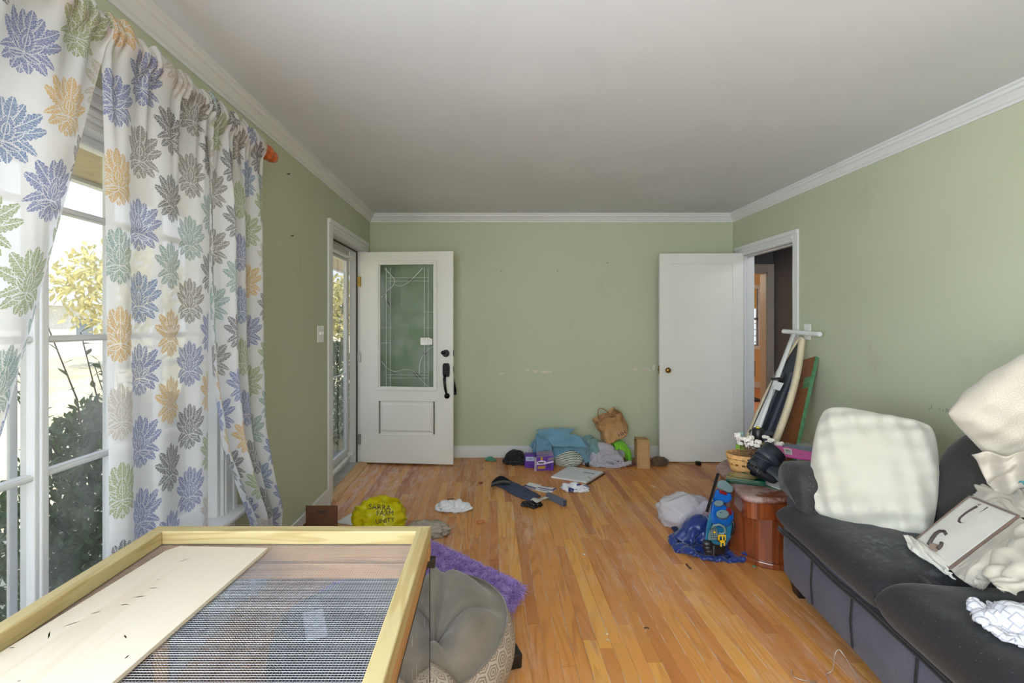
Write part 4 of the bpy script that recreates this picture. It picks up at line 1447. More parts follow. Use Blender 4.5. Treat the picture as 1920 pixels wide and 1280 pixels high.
M_ACR = glass_mat('scratched_acrylic', (0.86, 0.88, 0.92), 0.03, 1.6, 0.04, 0.8)
M_ACR2 = glass_mat('clear_acrylic', (0.72, 0.76, 0.86), 0.05, 1.2, 0.03)
MB().box((CX1 - 0.0075, CY0 + 0.02, 0.04), (CX1 - 0.003, CY1 - 0.004, zb0 - 0.006)).build('side_window', M_ACR, cage, label='clear scratched sliding side panel')
MB().box((CX0 + RW, CY1 - 0.016, 0.02), (CX1 - 0.012, CY1 - 0.011, zb0 - 0.05)).build('back_window', M_ACR2, cage)
MB().box((CX1 - 0.007, CY1 - 0.004, 0.02), (CX1 - 0.002, CY1 + 0.0, zb0)).build('corner_edge', M_BLACK, cage)
MB().box((CX1 - 0.01, CY1 - 0.02, zb0 - 0.028), (CX1 + 0.014, CY1 + 0.004, zb0 - 0.002)).build('latch', M_BLACK, cage, bevel=0.002)
# inside of the cage: a wooden hutch under the board
ht = thing('hide_box', 'small brown wooden hide box inside the cage under the mesh', 'box', (-0.62, 0.55, 0.02))
M_HIDE = wood_mat('brown_hide_wood', (126, 88, 56), (96, 62, 38), 'z', knots=False)
MB().box((-0.80, 0.42, 0.02), (-0.52, 0.44, 0.40)).box((-0.80, 0.90, 0.02), (-0.52, 0.92, 0.40)).box((-0.80, 0.44, 0.02), (-0.78, 0.90, 0.40)).build('walls', M_HIDE, ht)
MB().box((-0.82, 0.40, 0.40), (-0.50, 0.94, 0.42)).build('roof_board', M_HIDE, ht)
MB().box((-0.53, 0.56, 0.02), (-0.51, 0.60, 0.40)).box((-0.53, 0.74, 0.02), (-0.51, 0.78, 0.40)).build('post', M_HIDE, ht)
# plywood strip on the mesh
PLY = wood_mat('pale_plywood', (200, 190, 172), (190, 176, 154), 'y', 0.5, 0.6, knots=False)
g = PLY.node_tree
pb = [F(325, 1021, CT - 0.027), F(502, 1025, CT - 0.027), F(205, 1281, CT - 0.027), F(0, 1216, CT - 0.027)]
dirv = (pb[1] - pb[2]).normalized()
nrm = Vector((-dirv.y, dirv.x, 0))
o = pb[1]
L = 1.0
wd = (pb[1] - pb[0]).length
def bp(a, b2): return o - dirv * a + (pb[0] - pb[1]) * b2
q = [bp(0, 0), bp(0, 0.93), bp(0.03, 1.0), bp(L, 1.06), bp(L, 0)]
zlo = zt0 - 0.0008
m = MB().add([(p.x, p.y, zlo) for p in q] + [(p.x, p.y, zlo + 0.0095) for p in q],
             [tuple(range(5))[::-1] and (0, 1, 2, 3, 4), (9, 8, 7, 6, 5)] + [((i + 1) % 5, i, 5 + i, 5 + (i + 1) % 5) for i in range(5)])
plyo = m.build('plywood_board', PLY, None, bevel=0.001)
tag(plyo, 'pale plywood strip with smudges lying on the wire mesh of the cage', 'board')
M_SMUDGE = mat('dark_smudge', (96, 92, 90), 0.8)
sm = MB()
rr = random.Random(8)
for (a, b2, l, w2) in ((150 / 1, 0, 0, 0),):
    pass
for (px, py, l, ang) in ((135, 1169, .028, .7), (288, 1102, .02, .2), (234, 1133, .02, 0.1), (92, 1190, .03, 2.2), (345, 1050, .03, .8), (235, 1193, .018, 2.4), (238, 1231, .012, 1.5), (22, 1214, .012, 0), (262, 1118, .03, .2), (296, 1086, .006, 0), (36, 1276, .006, .4), (180, 1148, .02, .5)):
    c = F(px, py, zlo + 0.0096)
    d = Vector((math.cos(ang), math.sin(ang), 0)) * l / 2
    n2 = Vector((-d.y, d.x, 0)).normalized() * 0.0016
    pts = [c - d, c - d * 0.3 - n2, c + d, c + d * 0.3 + n2]
    sm.add([(p.x, p.y, zlo + 0.0097) for p in pts] + [(p.x, p.y, zlo + 0.0094) for p in pts], [(3, 2, 1, 0), (0, 1, 5, 4), (1, 2, 6, 5), (2, 3, 7, 6), (3, 0, 4, 7)][:1] + [(0, 1, 2, 3)])
sm.build('smudge', M_SMUDGE, plyo)

# ------------------------------------------------------------------ bean bag behind the cage
def beanbag_mats():
    a = G('grey_brown_velour')
    p = a.pos()
    n = a.noise(p, 7.0, 5.0)
    c = a.ramp(n, [(0.3, lin((106, 98, 88))), (0.7, lin((134, 125, 113)))])
    c = a.mix(a.noise(p, 3.0, 6.0).smooth(0.55, 0.75) * 0.5, c, lin((94, 86, 76)))
    a.put(a.b.inputs['Base Color'], c)
    a.b.inputs['Roughness'].default_value = 0.8
    a.b.inputs['Sheen Weight'].default_value = 0.4
    b = G('maze_pattern_cloth')
    u, v, _ = b.sep(b.uv())
    S = 0.062
    px = u / S
    py = v / (S * 1.732)
    def hexd(ox, oy):
        ax_ = ((px + ox).fract() - 0.5).abs()
        ay_ = ((py + oy).fract() - 0.5).abs() * 1.732
        return ax_.max(ax_ * 0.5 + ay_ * 0.866)
    d = hexd(0.0, 0.0).min(hexd(0.5, 0.5))
    ln = ((d * 6.0).fract() > 0.52)
    c = b.mix(ln, lin((134, 118, 104)), lin((178, 166, 152)))
    b.put(b.b.inputs['Base Color'], c)
    b.b.inputs['Roughness'].default_value = 0.85
    return a.m, b.m
M_VEL, M_MAZE = beanbag_mats()
BC = Vector((-0.37, 1.80, 0))
bag = thing('bean_bag', 'slumped grey-brown bean bag with patterned rim behind the cage', 'bean bag', tuple(BC))
dim = Vector((-0.195, 1.66, 0))
def bag_pt(th, s):
    """th: angle, s: 0 centre (dimple) .. 1 seam edge .. 2 floor contact"""
    rx, ry = 0.445 * (1 + 0.03 * math.sin(3 * th + 1)), 0.40 * (1 + 0.03 * math.cos(2 * th))
    e = Vector((BC.x + rx * math.cos(th), max(CY1 + 0.015, BC.y + ry * math.sin(th)), 0))
    e_top = 0.19 + 0.03 * math.sin(th * 2 + 0.6)
    if s <= 1:
        p = dim.lerp(e * 0.95 + BC * 0.05, s)
        hgt = 0.20 + 0.17 * math.sin(PI * min(1, s * 0.86) ** 0.9) * (0.78 + 0.22 * math.sin(th - 0.3)) - 0.05 * s * s
        crease = 0
        for k, a0 in enumerate((0.15, 1.15, 2.3, 3.3, 4.2, 5.4)):
            dd = abs((th - a0 + PI) % (2 * PI) - PI)
            crease += -0.034 * math.exp(-(dd / 0.11) ** 2) * math.sin(PI * min(1, s)) ** 0.7
        hgt += crease + 0.012 * noise.noise((p.x * 9, p.y * 9, 1.0))
        k2 = max(0, (s - 0.7) / 0.3)
        z = hgt * (1 - k2 * k2) + (e_top + 0.02) * k2 * k2
        return Vector((p.x, p.y, z))
    t = s - 1
    bul = 1 + 0.07 * math.sin(PI * t)
    p = BC + (e * 0.95 + BC * 0.05 - BC) * bul
    p.y = max(CY1 + 0.015, p.y)
    return Vector((p.x, p.y, (e_top + 0.02) * (1 - t) ** 0.8 + 0.004))
NT = 96
MB().grid(lambda u, v: bag_pt(u * 2 * PI, 0.02 + v * 0.98), NT, 34, lambda u, v: (u * 1.2, v)).build('underside_panel', M_VEL, bag, smooth=True)
MB().grid(lambda u, v: bag_pt(u * 2 * PI, 1 + v), NT, 14, lambda u, v: (u * 2.6, v * 0.24)).build('patterned_side', M_MAZE, bag, smooth=True)
MB().tube([bag_pt(a / 60 * 2 * PI, 1.0) + Vector((0, 0, 0.002)) for a in range(61)], 0.0045, 6).build('piping', M_VEL, bag, smooth=True)
# bulging patterned fold at the front
def bulge(u, v):
    a, b2 = u * PI, v
    c = Vector((-0.235, 1.475, 0.13))
    th, ph_ = u * 2 * PI, (v - 0.5) * PI
    p = Vector((c.x + 0.155 * math.cos(ph_) * math.cos(th), max(CY1 + 0.012, c.y + 0.085 * math.cos(ph_) * math.sin(th)), c.z + 0.155 * math.sin(ph_)))
    p.z = max(0.005, p.z)
    return p
MB().grid(bulge, 40, 22, lambda u, v: (u * 0.75, v * 0.45)).build('front_bulge', M_MAZE, bag, smooth=True)
t0 = bag_pt(3.7, 0.55)
MB(loc_rot((-0.60, 1.62, 0.315), 0.5, 0.15, 0.6)).box((-0.035, -0.05, 0), (0.035, 0.05, 0.002)).build('care_tag', M_WHITEPL, bag)
b3 = thing('black_charger', 'small black plastic block on the floor against the bean bag', 'charger', (0.085, 1.87, 0))
MB(loc_rot((0.085, 1.87, 0.0), 0, 0, 0.3)).box((-0.03, -0.035, 0), (0.03, 0.035, 0.06)).build('case', M_BLACK, b3, bevel=0.008)
MB(loc_rot((0.085, 1.87, 0.0), 0, 0, 0.3)).box((0.028, -0.012, 0.02), (0.038, 0.012, 0.04)).build('socket', M_BLACK, b3, bevel=0.002)

# ------------------------------------------------------------------ purple shag rug
rug = thing('shag_rug', 'purple shaggy rug lying half under the bean bag', 'rug', (-0.35, 2.3, 0))
A_, B_, C_, D_ = Vector((0.165, 2.365, 0)), Vector((-0.41, 2.90, 0)), Vector((-0.92, 2.24, 0)), Vector((-0.12, 1.72, 0))
def rp(u, v):
    a = D_.lerp(A_, u)
    b2 = C_.lerp(B_, u)
    p = a.lerp(b2, v)
    e = min(u, 1 - u, v, 1 - v)
    return Vector((p.x, p.y, 0.006 + 0.028 * min(1, e * 14)))
g = G('purple_shag')
r = g.white(g.scaled(g.pos(), (300.0, 300.0, 300.0)))
n = g.noise(g.pos(), 22.0, 3.0)
g.put(g.b.inputs['Base Color'], g.ramp(n, [(0.3, lin((132, 94, 196))), (0.7, lin((190, 160, 238)))]))
g.b.inputs['Roughness'].default_value = 0.75
g.b.inputs['Sheen Weight'].default_value = 0.5
M_SHAG = g.m
b = MB().grid(rp, 20, 20)
b.grid(lambda u, v: (rp(1 - u, v).x, rp(1 - u, v).y, 0.002), 20, 20)
b.build('backing', M_SHAG, rug, smooth=True)
rr = random.Random(21)
pl = MB()
def tuft(p, d, L, wd):
    s = Vector((-d.y, d.x, 0))
    s = s.normalized() * wd if s.length > 1e-4 else Vector((wd, 0, 0))
    m1 = p + d * L * 0.55 + Vector((0, 0, 0.010))
    tip = p + d * L + Vector((0, 0, -0.006))
    pl.add([p - s, p + s, m1 + s * 0.8, m1 - s * 0.8, tip], [(0, 1, 2, 3), (3, 2, 4)])
for k in range(20000):
    u, v = rr.random(), rr.random()
    p = rp(u, v)
    if p.x < -0.85 or (p.y < 1.43):
        continue
    cl = noise.noise((p.x * 30, p.y * 30, 2.0)) * 3.0
    a = cl + rr.uniform(-0.8, 0.8)
    if u > 0.93: a = math.atan2((A_ - D_).y, (A_ - D_).x) + rr.uniform(-0.8, 0.8)
    if v < 0.04: a = -0.3 + rr.uniform(-0.8, 0.8)
    d = Vector((math.cos(a), math.sin(a), rr.uniform(0.2, 0.9))).normalized()
    tuft(p, d, rr.uniform(0.03, 0.058), 0.0026)
pl.build('pile', M_SHAG, rug, kind='stuff')
gs = thing('teal_strap', 'small teal looped strap lying on the purple rug beside the bean bag', 'strap', tuple(F(923, 1137, 0.04)))
c = F(923, 1139, 0.045)
MB().tube([c + Vector((0.022 * math.cos(a), 0.03 * math.sin(a), 0.012 + 0.008 * math.sin(2 * a))) for a in [i * 2 * PI / 18 for i in range(19)]], 0.004, 6, flat=0.5).build('loop', mat('teal_webbing', (44, 96, 98), 0.7), gs)
MB().tube([c + Vector((-0.02, 0.02, 0.01)), c + Vector((-0.05, 0.05, 0.004)), c + Vector((-0.09, 0.06, 0.002))], 0.004, 6, flat=0.5).build('tail', mat('teal_webbing_tail', (52, 108, 108), 0.7), gs)

# ------------------------------------------------------------------ sofa
S0 = Vector((1.475, 2.41, 0))                 # far front corner on the floor
sd = Vector((-0.135, -0.991, 0)).normalized() # along the length, towards the camera
se = Vector((0.991, -0.135, 0)).normalized()  # into the depth, towards the wall
SM = frame(S0, sd, se, Vector((0, 0, 1)))     # local: x along, y depth, z up
def suede(name, c1, c2, dust=0.5, dustc=(150, 154, 160), seed=0.0):
    g = G(name)
    p = g.obj()
    n = g.noise(p, 5.0, 5.0)
    c = g.ramp(n, [(0.3, lin(c1)), (0.7, lin(c2))])
    q = g.scaled(p, (1.0, 1.0, 1.0))
    d1_ = g.noise(q, 3.2, 6.0, 0.7).smooth(0.52, 0.74)
    d2_ = g.noise(q, 38.0, 4.0, 0.7).smooth(0.42, 0.66)
    c = g.mix(d1_ * d2_ * dust, c, lin(dustc))
    sp = g.noise(p, 160.0, 1.0).smooth(0.70, 0.76)
    c = g.mix(sp * dust * 0.6, c, lin(dustc))
    g.put(g.b.inputs['Base Color'], c)
    g.b.inputs['Roughness'].default_value = 0.72
    g.b.inputs['Sheen Weight'].default_value = 0.12
    g.b.inputs['Sheen Roughness'].default_value = 0.5
    g.bump(g.noise(p, 26.0, 5.0), 0.25, 0.006)
    return g.m
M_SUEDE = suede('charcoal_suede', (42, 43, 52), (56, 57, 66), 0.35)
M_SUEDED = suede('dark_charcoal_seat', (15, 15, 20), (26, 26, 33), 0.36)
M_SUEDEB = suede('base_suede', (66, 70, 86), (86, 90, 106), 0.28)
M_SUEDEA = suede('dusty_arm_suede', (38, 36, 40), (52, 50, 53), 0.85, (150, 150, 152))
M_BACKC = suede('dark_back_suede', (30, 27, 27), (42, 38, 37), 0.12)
SL = 2.12
sofa = thing('sofa', 'charcoal suede sofa with dusty seat cushions along the right wall', 'sofa', tuple(S0))
# base
def base_front(u, v):
    x = u * SL
    e = min(1.0, min(x, SL - x) / 0.10)
    bow = 0.012 * math.sin(PI * v) + 0.02 * (1 - (1 - e) ** 2) - 0.02
    return SM @ Vector((x, -bow * 1.0 + 0.004 * noise.noise((x * 6, v * 3, 0)), 0.085 + v * 0.235))
b = MB().grid(base_front, 80, 8)
b.M = SM
b.box((0.0, 0.012, 0.085), (SL, 0.90, 0.32))
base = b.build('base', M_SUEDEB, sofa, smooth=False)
sb = MB(SM)
for x in (0.315, 0.60, 0.93, 1.3, 1.7):
    for o2 in (-0.004, 0.004):
        sb.tube([(x + o2, -0.010, 0.10), (x + o2, -0.017, 0.2), (x + o2, -0.010, 0.30)], 0.0022, 5)
sb.build('seam', M_SUEDED, base)
pp = MB(SM)
for dz in (0.0, 0.016):
    pp.tube([(0.01 + (SL - 0.02) * k / 40, -0.018 - 0.003 * math.sin(k * 0.9), 0.302 + dz + 0.004 * math.sin(k * 0.5)) for k in range(41)], 0.006, 6)
pp.build('piping', M_SUEDED, base, smooth=True)
for (x, y) in ((0.06, 0.07), (0.06, 0.80), (SL - 0.06, 0.07), (SL - 0.06, 0.80)):
    MB(SM).add([(x - .045, y - .045, .09), (x + .045, y - .045, .09), (x + .045, y + .045, .09), (x - .045, y + .045, .09), (x - .03, y - .03, 0), (x + .03, y - .03, 0), (x + .03, y + .03, 0), (x - .03, y + .03, 0)],
               [(0, 1, 2, 3), (7, 6, 5, 4), (4, 5, 1, 0), (5, 6, 2, 1), (6, 7, 3, 2), (7, 4, 0, 3)]).build('leg', mat('black_leg_wood', (28, 26, 28), 0.4), sofa, bevel=0.004)
# seat cushions
def cushion(x0, x1, y0, y1, z0, z1, seed, tee=0.0, nm='seat_cushion'):
    """soft box; tee: extra front width in front of the arm"""
    b = MB()
    n = 40
    def sgnpow(a, p): return math.copysign(abs(a) ** p, a)
    def fn(sgn):
        def f(u, v):
            a, c = u * 2 - 1, v * 2 - 1
            # superellipse-like rounding of the slab edge
            a, c = math.sin(a * PI / 2), math.sin(c * PI / 2)
            k = max(0.0, 1 - abs(a) ** 14) ** 0.5 * max(0.0, 1 - abs(c) ** 12) ** 0.5
            x = (x0 + x1) / 2 + a * (x1 - x0) / 2
            y = (y0 + y1) / 2 + c * (y1 - y0) / 2
            if tee and y > y0 + 0.14:
                xl = x0 + tee * min(1.0, (y - y0 - 0.14) / 0.03)
                x = xl + (x1 - xl) * (a + 1) / 2
            crown = 0.022 * (1 - a * a) * (1 - c * c)
            zc, hh = (z0 + z1) / 2, (z1 - z0) / 2
            z = zc + sgn * hh * k + (crown if sgn > 0 else 0) * 1.0
            z += (0.005 * noise.noise((x * 7, y * 7, seed)) + 0.003 * noise.noise((x * 20, y * 20, seed))) * k * (1 if sgn > 0 else 0)
            return SM @ Vector((x, y, z))
        return f
    b.grid(fn(1), n, n)
    b.grid(lambda u, v: fn(-1)(1 - u, v), n, n)
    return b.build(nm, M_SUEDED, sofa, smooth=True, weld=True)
cushion(0.02, 0.775, -0.035, 0.66, 0.312, 0.455, 1, 0.20)
cushion(0.785, 1.345, -0.045, 0.66, 0.305, 0.475, 2)
cushion(1.355, 2.10, -0.035, 0.66, 0.312, 0.46, 3)
cp = MB(SM)
for x0, x1 in ((0.03, 0.77), (0.79, 1.34), (1.36, 2.09)):
    cp.tube([(x0 + (x1 - x0) * k / 20, -0.040 + (0.02 if k in (0, 20) else 0), 0.395 - 0.012 * math.sin(PI * k / 20)) for k in range(21)], 0.004, 5)
# back and back cushions
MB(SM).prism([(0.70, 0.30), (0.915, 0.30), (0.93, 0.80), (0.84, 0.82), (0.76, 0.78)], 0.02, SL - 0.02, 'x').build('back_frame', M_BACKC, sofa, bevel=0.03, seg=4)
def back_cushion(x0, x1, seed):
    b = MB()
    def f(u, v):
        th, ph_ = u * 2 * PI, (v - 0.5) * PI
        ca, sa = math.cos(th), math.sin(th)
        e = lambda a, p: math.copysign(abs(a) ** p, a)
        cph, sph = max(0, math.cos(ph_)) ** 0.55, e(math.sin(ph_), 0.6)
        y = 0.155 * e(ca, 0.75) * cph
        z = 0.255 * e(sa, 0.6) * cph
        x = (x1 - x0) / 2 * sph
        rr_ = 0.010 * math.sin(z * 30 + x * 9 + seed) * max(0, z / 0.25) + 0.008 * noise.noise((x * 6, z * 8, seed))
        p = Vector(((x0 + x1) / 2 + x, 0.625 + y + (z) * 0.26 - rr_, 0.665 + z + rr_))
        return SM @ p
    b.grid(f, 56, 40)
    return b.build('back_cushion', M_BACKC, sofa, smooth=True, weld=True)
back_cushion(0.235, 0.78, 1)
back_cushion(0.79, 1.33, 2)
back_cushion(1.34, 1.88, 3)
# rolled arms
def arm(x_out, x_in, sgn, seed):
    """x_out outer face, x_in inner face (local x); pad rolls over the outer side"""
    b = MB(SM)
    xa, xb = sorted((x_out, x_in))
    b.box((xa + 0.004, 0.018, 0.10), (xb - 0.01, 0.88, 0.56))
    a_ = b.build('arm_panel', M_SUEDE, sofa, bevel=0.02, seg=3)
    pr = []
    w = abs(x_in - x_out)
    n = 36
    # outline of the pad cross-section: u across from the outer roll to the seat
    out = [(-0.035, 0.50), (-0.052, 0.535), (-0.05, 0.585), (-0.02, 0.632), (0.04, 0.655), (0.11, 0.655), (0.17, 0.628), (0.20, 0.57), (0.205, 0.49), (0.20, 0.455), (0.16, 0.47), (0.02, 0.49)]
    def cat(t):
        m = len(out)
        f_ = t * m
        i = int(math.floor(f_)) % m
        fr = f_ - math.floor(f_)
        a, b2, c, d = out[i - 1], out[i], out[(i + 1) % m], out[(i + 2) % m]
        r = []
        for k in (0, 1):
            r.append(0.5 * (2 * b2[k] + (c[k] - a[k]) * fr + (2 * a[k] - 5 * b2[k] + 4 * c[k] - d[k]) * fr ** 2 + (3 * b2[k] - a[k] - 3 * c[k] + d[k]) * fr ** 3))
        return r
    cxm, czm = 0.08, 0.56
    def f(u, v):
        x, z = cat(1 - u)
        y = -0.02 + v * 0.86
        # rounded front end
        e = max(0.0, 1 - (v / 0.055)) if v < 0.055 else 0.0
        k = math.sqrt(max(0.0, 1 - e * e)) if e < 1 else 0.0
        k = 0.15 + 0.85 * k if e > 0 else 1.0
        if v == 0: k = 0.02
        x, z = cxm + (x - cxm) * k, czm + (z - czm) * k
        y += 0.0
        wv = noise.noise((x * 9, y * 5 + seed, z * 9)) * 0.010 + 0.006 * math.sin(y * 34 + z * 22) * max(0, 0.57 - z) * 8
        z += wv * 0.8
        return SM @ Vector((x_out + sgn * x, y - 0.0, z))
    mb = MB().grid(f, 64, 46)
    return mb.build('arm_pad', M_SUEDEA, sofa, smooth=True, weld=True)
arm(0.0, 0.19, 1, 1)
arm(SL, SL - 0.19, -1, 2)
# ------------------------------------------------------------------ materials of the clutter
def cloth_mat(name, col, var=0.15, rough=0.9, bump=0.25, bscale=220.0, sheen=0.2):
    g = G(name)
    p = g.obj()
    c = lin(col)
    n = g.noise(p, 9.0, 4.0)
    g.put(g.b.inputs['Base Color'], g.ramp(n, [(0.3, tuple(v * (1 - var) for v in c[:3]) + (1,)), (0.7, tuple(min(1, v * (1 + var)) for v in c[:3]) + (1,))]))
    g.b.inputs['Roughness'].default_value = rough
    g.b.inputs['Sheen Weight'].default_value = sheen
    g.bump(g.noise(p, bscale, 2.0), bump, 0.002)
    return g.m
def film_mat(name, col, alpha=0.25, rough=0.25):
    """thin plastic film: part see-through, glossy"""
    g = G(name)
    g.b.inputs['Base Color'].default_value = lin(col)
    g.b.inputs['Roughness'].default_value = rough
    tl = g.node('ShaderNodeBsdfTranslucent')
    tl.inputs[0].default_value = lin(col)
    tp = g.node('ShaderNodeBsdfTransparent')
    tp.inputs[0].default_value = lin(tuple(min(255, v + 10) for v in col))
    m1 = g.node('ShaderNodeMixShader')
    m1.inputs[0].default_value = 0.35
    g.L.new(g.b.outputs[0], m1.inputs[1])
    g.L.new(tl.outputs[0], m1.inputs[2])
    m2 = g.node('ShaderNodeMixShader')
    m2.inputs[0].default_value = alpha
    g.L.new(m1.outputs[0], m2.inputs[1])
    g.L.new(tp.outputs[0], m2.inputs[2])
    g.L.new(m2.outputs[0], g.out.inputs['Surface'])
    g.bump(g.noise(g.obj(), 24.0, 4.0), 0.5, 0.01)
    return g.m
M_CARD = mat('brown_cardboard', (188, 148, 102), 0.85, 0.1, 16.0, 0.15, 90.0)
M_CARDD = mat('dark_brown_cardboard', (112, 74, 52), 0.8, 0.1)
M_PAPER = mat('white_paper', (232, 232, 234), 0.7, 0.05)
M_INK = mat('dark_print', (52, 52, 66), 0.7)

def put_cloth(name, label, cat, p, w, h, m, group=None, solid=0.004, sub=0, parent=None, wr=0.010, fr=9.0, seed=1.0, floor=None):
    p = upsample(p)
    if p.shape[0] * p.shape[1] < 4500:
        p = upsample(p)
    if wr:
        p = wrinkle(p, w, h, wr, fr, seed)
    if floor is not None:
        p[..., 2] = np.maximum(p[..., 2], floor)
    o = cloth_mb(p, w, h).build(name, m, parent, smooth=True, solid=solid)
    if parent is None:
        tag(o, label, cat, group)
    return o

def box_thing(t, name, m, Mx, sx, sy, sz, bevel=0.002):
    return MB(Mx).box((-sx / 2, -sy / 2, 0), (sx / 2, sy / 2, sz)).build(name, m, t, bevel=bevel)

def blob(c, r, seed, ridge=0.18, fz=0.0, nu=48, nv=28, freq=3.0, flat=0.0):
    """crumpled bag: an ellipsoid with sharp folds, resting on z = fz"""
    mb = MB()
    def f(u, v):
        th, ph = u * 2 * PI, (v - 0.5) * PI
        d = Vector((math.cos(ph) * math.cos(th), math.cos(ph) * math.sin(th), math.sin(ph)))
        q = d * freq
        k = 1 - abs(noise.noise((q.x + seed, q.y, q.z))) * 2
        k2 = 1 - abs(noise.noise((q.x * 2.3 + seed, q.y * 2.3 + 5, q.z * 2.3))) * 2
        s = 1 + ridge * (k * 0.8 + k2 * 0.45 - 0.6)
        p = Vector((c[0] + d.x * r[0] * s, c[1] + d.y * r[1] * s, c[2] + d.z * r[2] * s))
        p.z = max(fz + 0.002 + 0.002 * abs(d.x), p.z)
        return p
    mb.grid(f, nu, nv)
    return mb

# ------------------------------------------------------------------ ironing board and panel leaning on the right wall
IT, IB = Vector((2.335, 3.60, 1.215)), Vector((1.70, 3.37, 0.0))
iu = (IT - IB).normalized()
iw = Vector((0, 1, 0))
iw = (iw - iu * iw.dot(iu)).normalized()
inn = iu.cross(iw).normalized()
if inn.x > 0:
    inn = -inn
IM = frame(IB, iw, iu, inn)           # x across (away from the camera), y up the board, z out of the underside
IL = (IT - IB).length
ib = thing('ironing_board', 'folded ironing board with cream cover leaning underside out beside the right doorway', 'ironing board', tuple(IB))
def half(s):
    return 0.172 * (1.0 if s < 0.45 else (1 - ((s - 0.45) / 0.55) ** 2.2 * 0.80))
def outline(off, s0=0.0, s1=1.0, n=26):
    pts = []
    for k in range(n + 1):
        s = s0 + (s1 - s0) * k / n
        pts.append((half(s) - off, s * IL))
    nose = []
    hw = half(s1) - off
    for k in range(1, 8):
        a = k / 8 * PI
        nose.append((hw * math.cos(a), s1 * IL + math.sin(a) * hw * 0.9))
    return pts + nose + [(-x, y) for x, y in reversed(pts)]
o0, o1 = outline(0.0), outline(0.034)
m = MB(IM)
n = len(o0)
m.add([(x, y, 0) for x, y in o0] + [(x, y, -0.03) for x, y in o0] + [(x, y, 0.004) for x, y in o1] + [(x * 1.0, y, -0.004) for x, y in o1],
      [(i, i + 1, n + i + 1, n + i) for i in range(n - 1)] + [(2 * n + i, 2 * n + i + 1, i + 1, i) for i in range(n - 1)] + [(3 * n + i, 3 * n + i + 1, 2 * n + i + 1, 2 * n + i) for i in range(n - 1)] + [tuple(range(n, 2 * n))])
m.build('cover', cloth_mat('cream_cover_cloth', (222, 208, 178)), ib, smooth=True)
M_PAN = mat('dark_grey_sheet_metal', (62, 66, 76), 0.5, 0.12, metal=0.4)
m = MB(IM)
m.add([(x, y, -0.006) for x, y in o1] , [tuple(range(n))])
m.build('metal_top', M_PAN, ib)
m = MB(IM)
for x in (-0.075, 0.02, 0.09):
    m.box((x - 0.010, 0.06, -0.006), (x + 0.010, IL * 0.80, 0.012))
for y in (0.34, 0.62):
    m.box((-0.13, y - 0.014, -0.006), (0.13, y + 0.014, 0.016))
m.build('rib', mat('grey_ribs', (84, 90, 102), 0.45, 0.1, metal=0.4), ib, bevel=0.003)
hl = MB(IM)
for k in range(14):
    hl.tube([(-0.115, 0.1 + k * 0.055, -0.006), (-0.115, 0.1 + k * 0.055, -0.0045)], 0.006, 8)
hl.build('vent_hole', M_BLACK, ib)
M_TUBE = mat('white_enamel_tube', (228, 230, 232), 0.3, 0.04)
lg = MB(IM)
lg.tube([(0.028, 0.10, 0.030), (0.022, 0.62, 0.036), (0.0, 0.90, 0.042), (-0.01, IL + 0.02, 0.06)], [0.034, 0.032, 0.024, 0.020], 12, flat=0.6)
lg.build('leg', M_TUBE, ib, smooth=True)
lg = MB(IM).tube([(-0.025, 0.12, 0.042), (-0.022, 0.66, 0.046), (-0.012, 0.98, 0.05)], [0.014, 0.014, 0.013], 10)
lg.build('leg', M_TUBE, ib, smooth=True)
tb = MB()
t0, t1 = P(1469, 621, 3.80), P(1538, 626.5, 3.405)
tb.tube([t0, t1], 0.0175, 14)
tb.build('foot_bar', M_TUBE, ib, bevel=0.003)
MB(IM).box((-0.07, 1.02, 0.03), (0.02, 1.035, 0.075)).build('clip_band', M_BLACK, ib)
MB(IM).add([(-0.085, 0.94, 0.05), (-0.03, 0.95, 0.06), (-0.03, 1.01, 0.06), (-0.095, 1.0, 0.05), (-0.085, 0.94, 0.045), (-0.03, 0.95, 0.055), (-0.03, 1.01, 0.055), (-0.095, 1.0, 0.045)],
           [(0, 1, 2, 3), (7, 6, 5, 4), (0, 4, 5, 1), (1, 5, 6, 2), (2, 6, 7, 3), (3, 7, 4, 0)]).build('latch_plate', M_TUBE, ib)
pb0, pt0 = Vector((1.875, 3.10, 0.004)), Vector((2.405, 3.515, 1.10))
pu = (pt0 - pb0).normalized()
pw = Vector((0, 1, 0)); pw = (pw - pu * pw.dot(pu)).normalized()
pn = pu.cross(pw)
if pn.x > 0: pn = -pn
PM = frame(pb0, pw, pu, pn)
pL = (pt0 - pb0).length
wp = thing('wood_panel', 'brown wooden panel with green painted edge leaning behind the ironing board', 'panel', tuple(pb0))
MB(PM).box((0.0, 0, -0.024), (0.30, pL, 0.0)).build('board', wood_mat('brown_panel_wood', (138, 84, 46), (104, 60, 30), 'z', knots=False), wp)
gm = mat('green_paint', (84, 136, 98), 0.5, 0.25, 30.0)
MB(PM).box((-0.004, 0, -0.026), (0.0, pL, 0.001)).build('painted_edge', gm, wp)
MB(PM).box((0.0, pL * 0.80, 0.0), (0.06, pL * 0.87, 0.002)).build('paint_patch', gm, wp)
nb = thing('navy_bin', 'dark navy bin standing in the right doorway behind the leaning panel', 'bin', (2.72, 3.98, 0))
b = MB()
b.add([(2.56, 3.84, 0.0), (2.84, 3.84, 0), (2.84, 4.1, 0), (2.56, 4.1, 0), (2.54, 3.82, 0.62), (2.86, 3.82, 0.62), (2.86, 4.12, 0.62), (2.54, 4.12, 0.62)], [(0, 3, 2, 1), (0, 1, 5, 4), (1, 2, 6, 5), (2, 3, 7, 6), (3, 0, 4, 7)])
b.build('body', mat('navy_plastic', (26, 34, 70), 0.5), nb, solid=0.006)
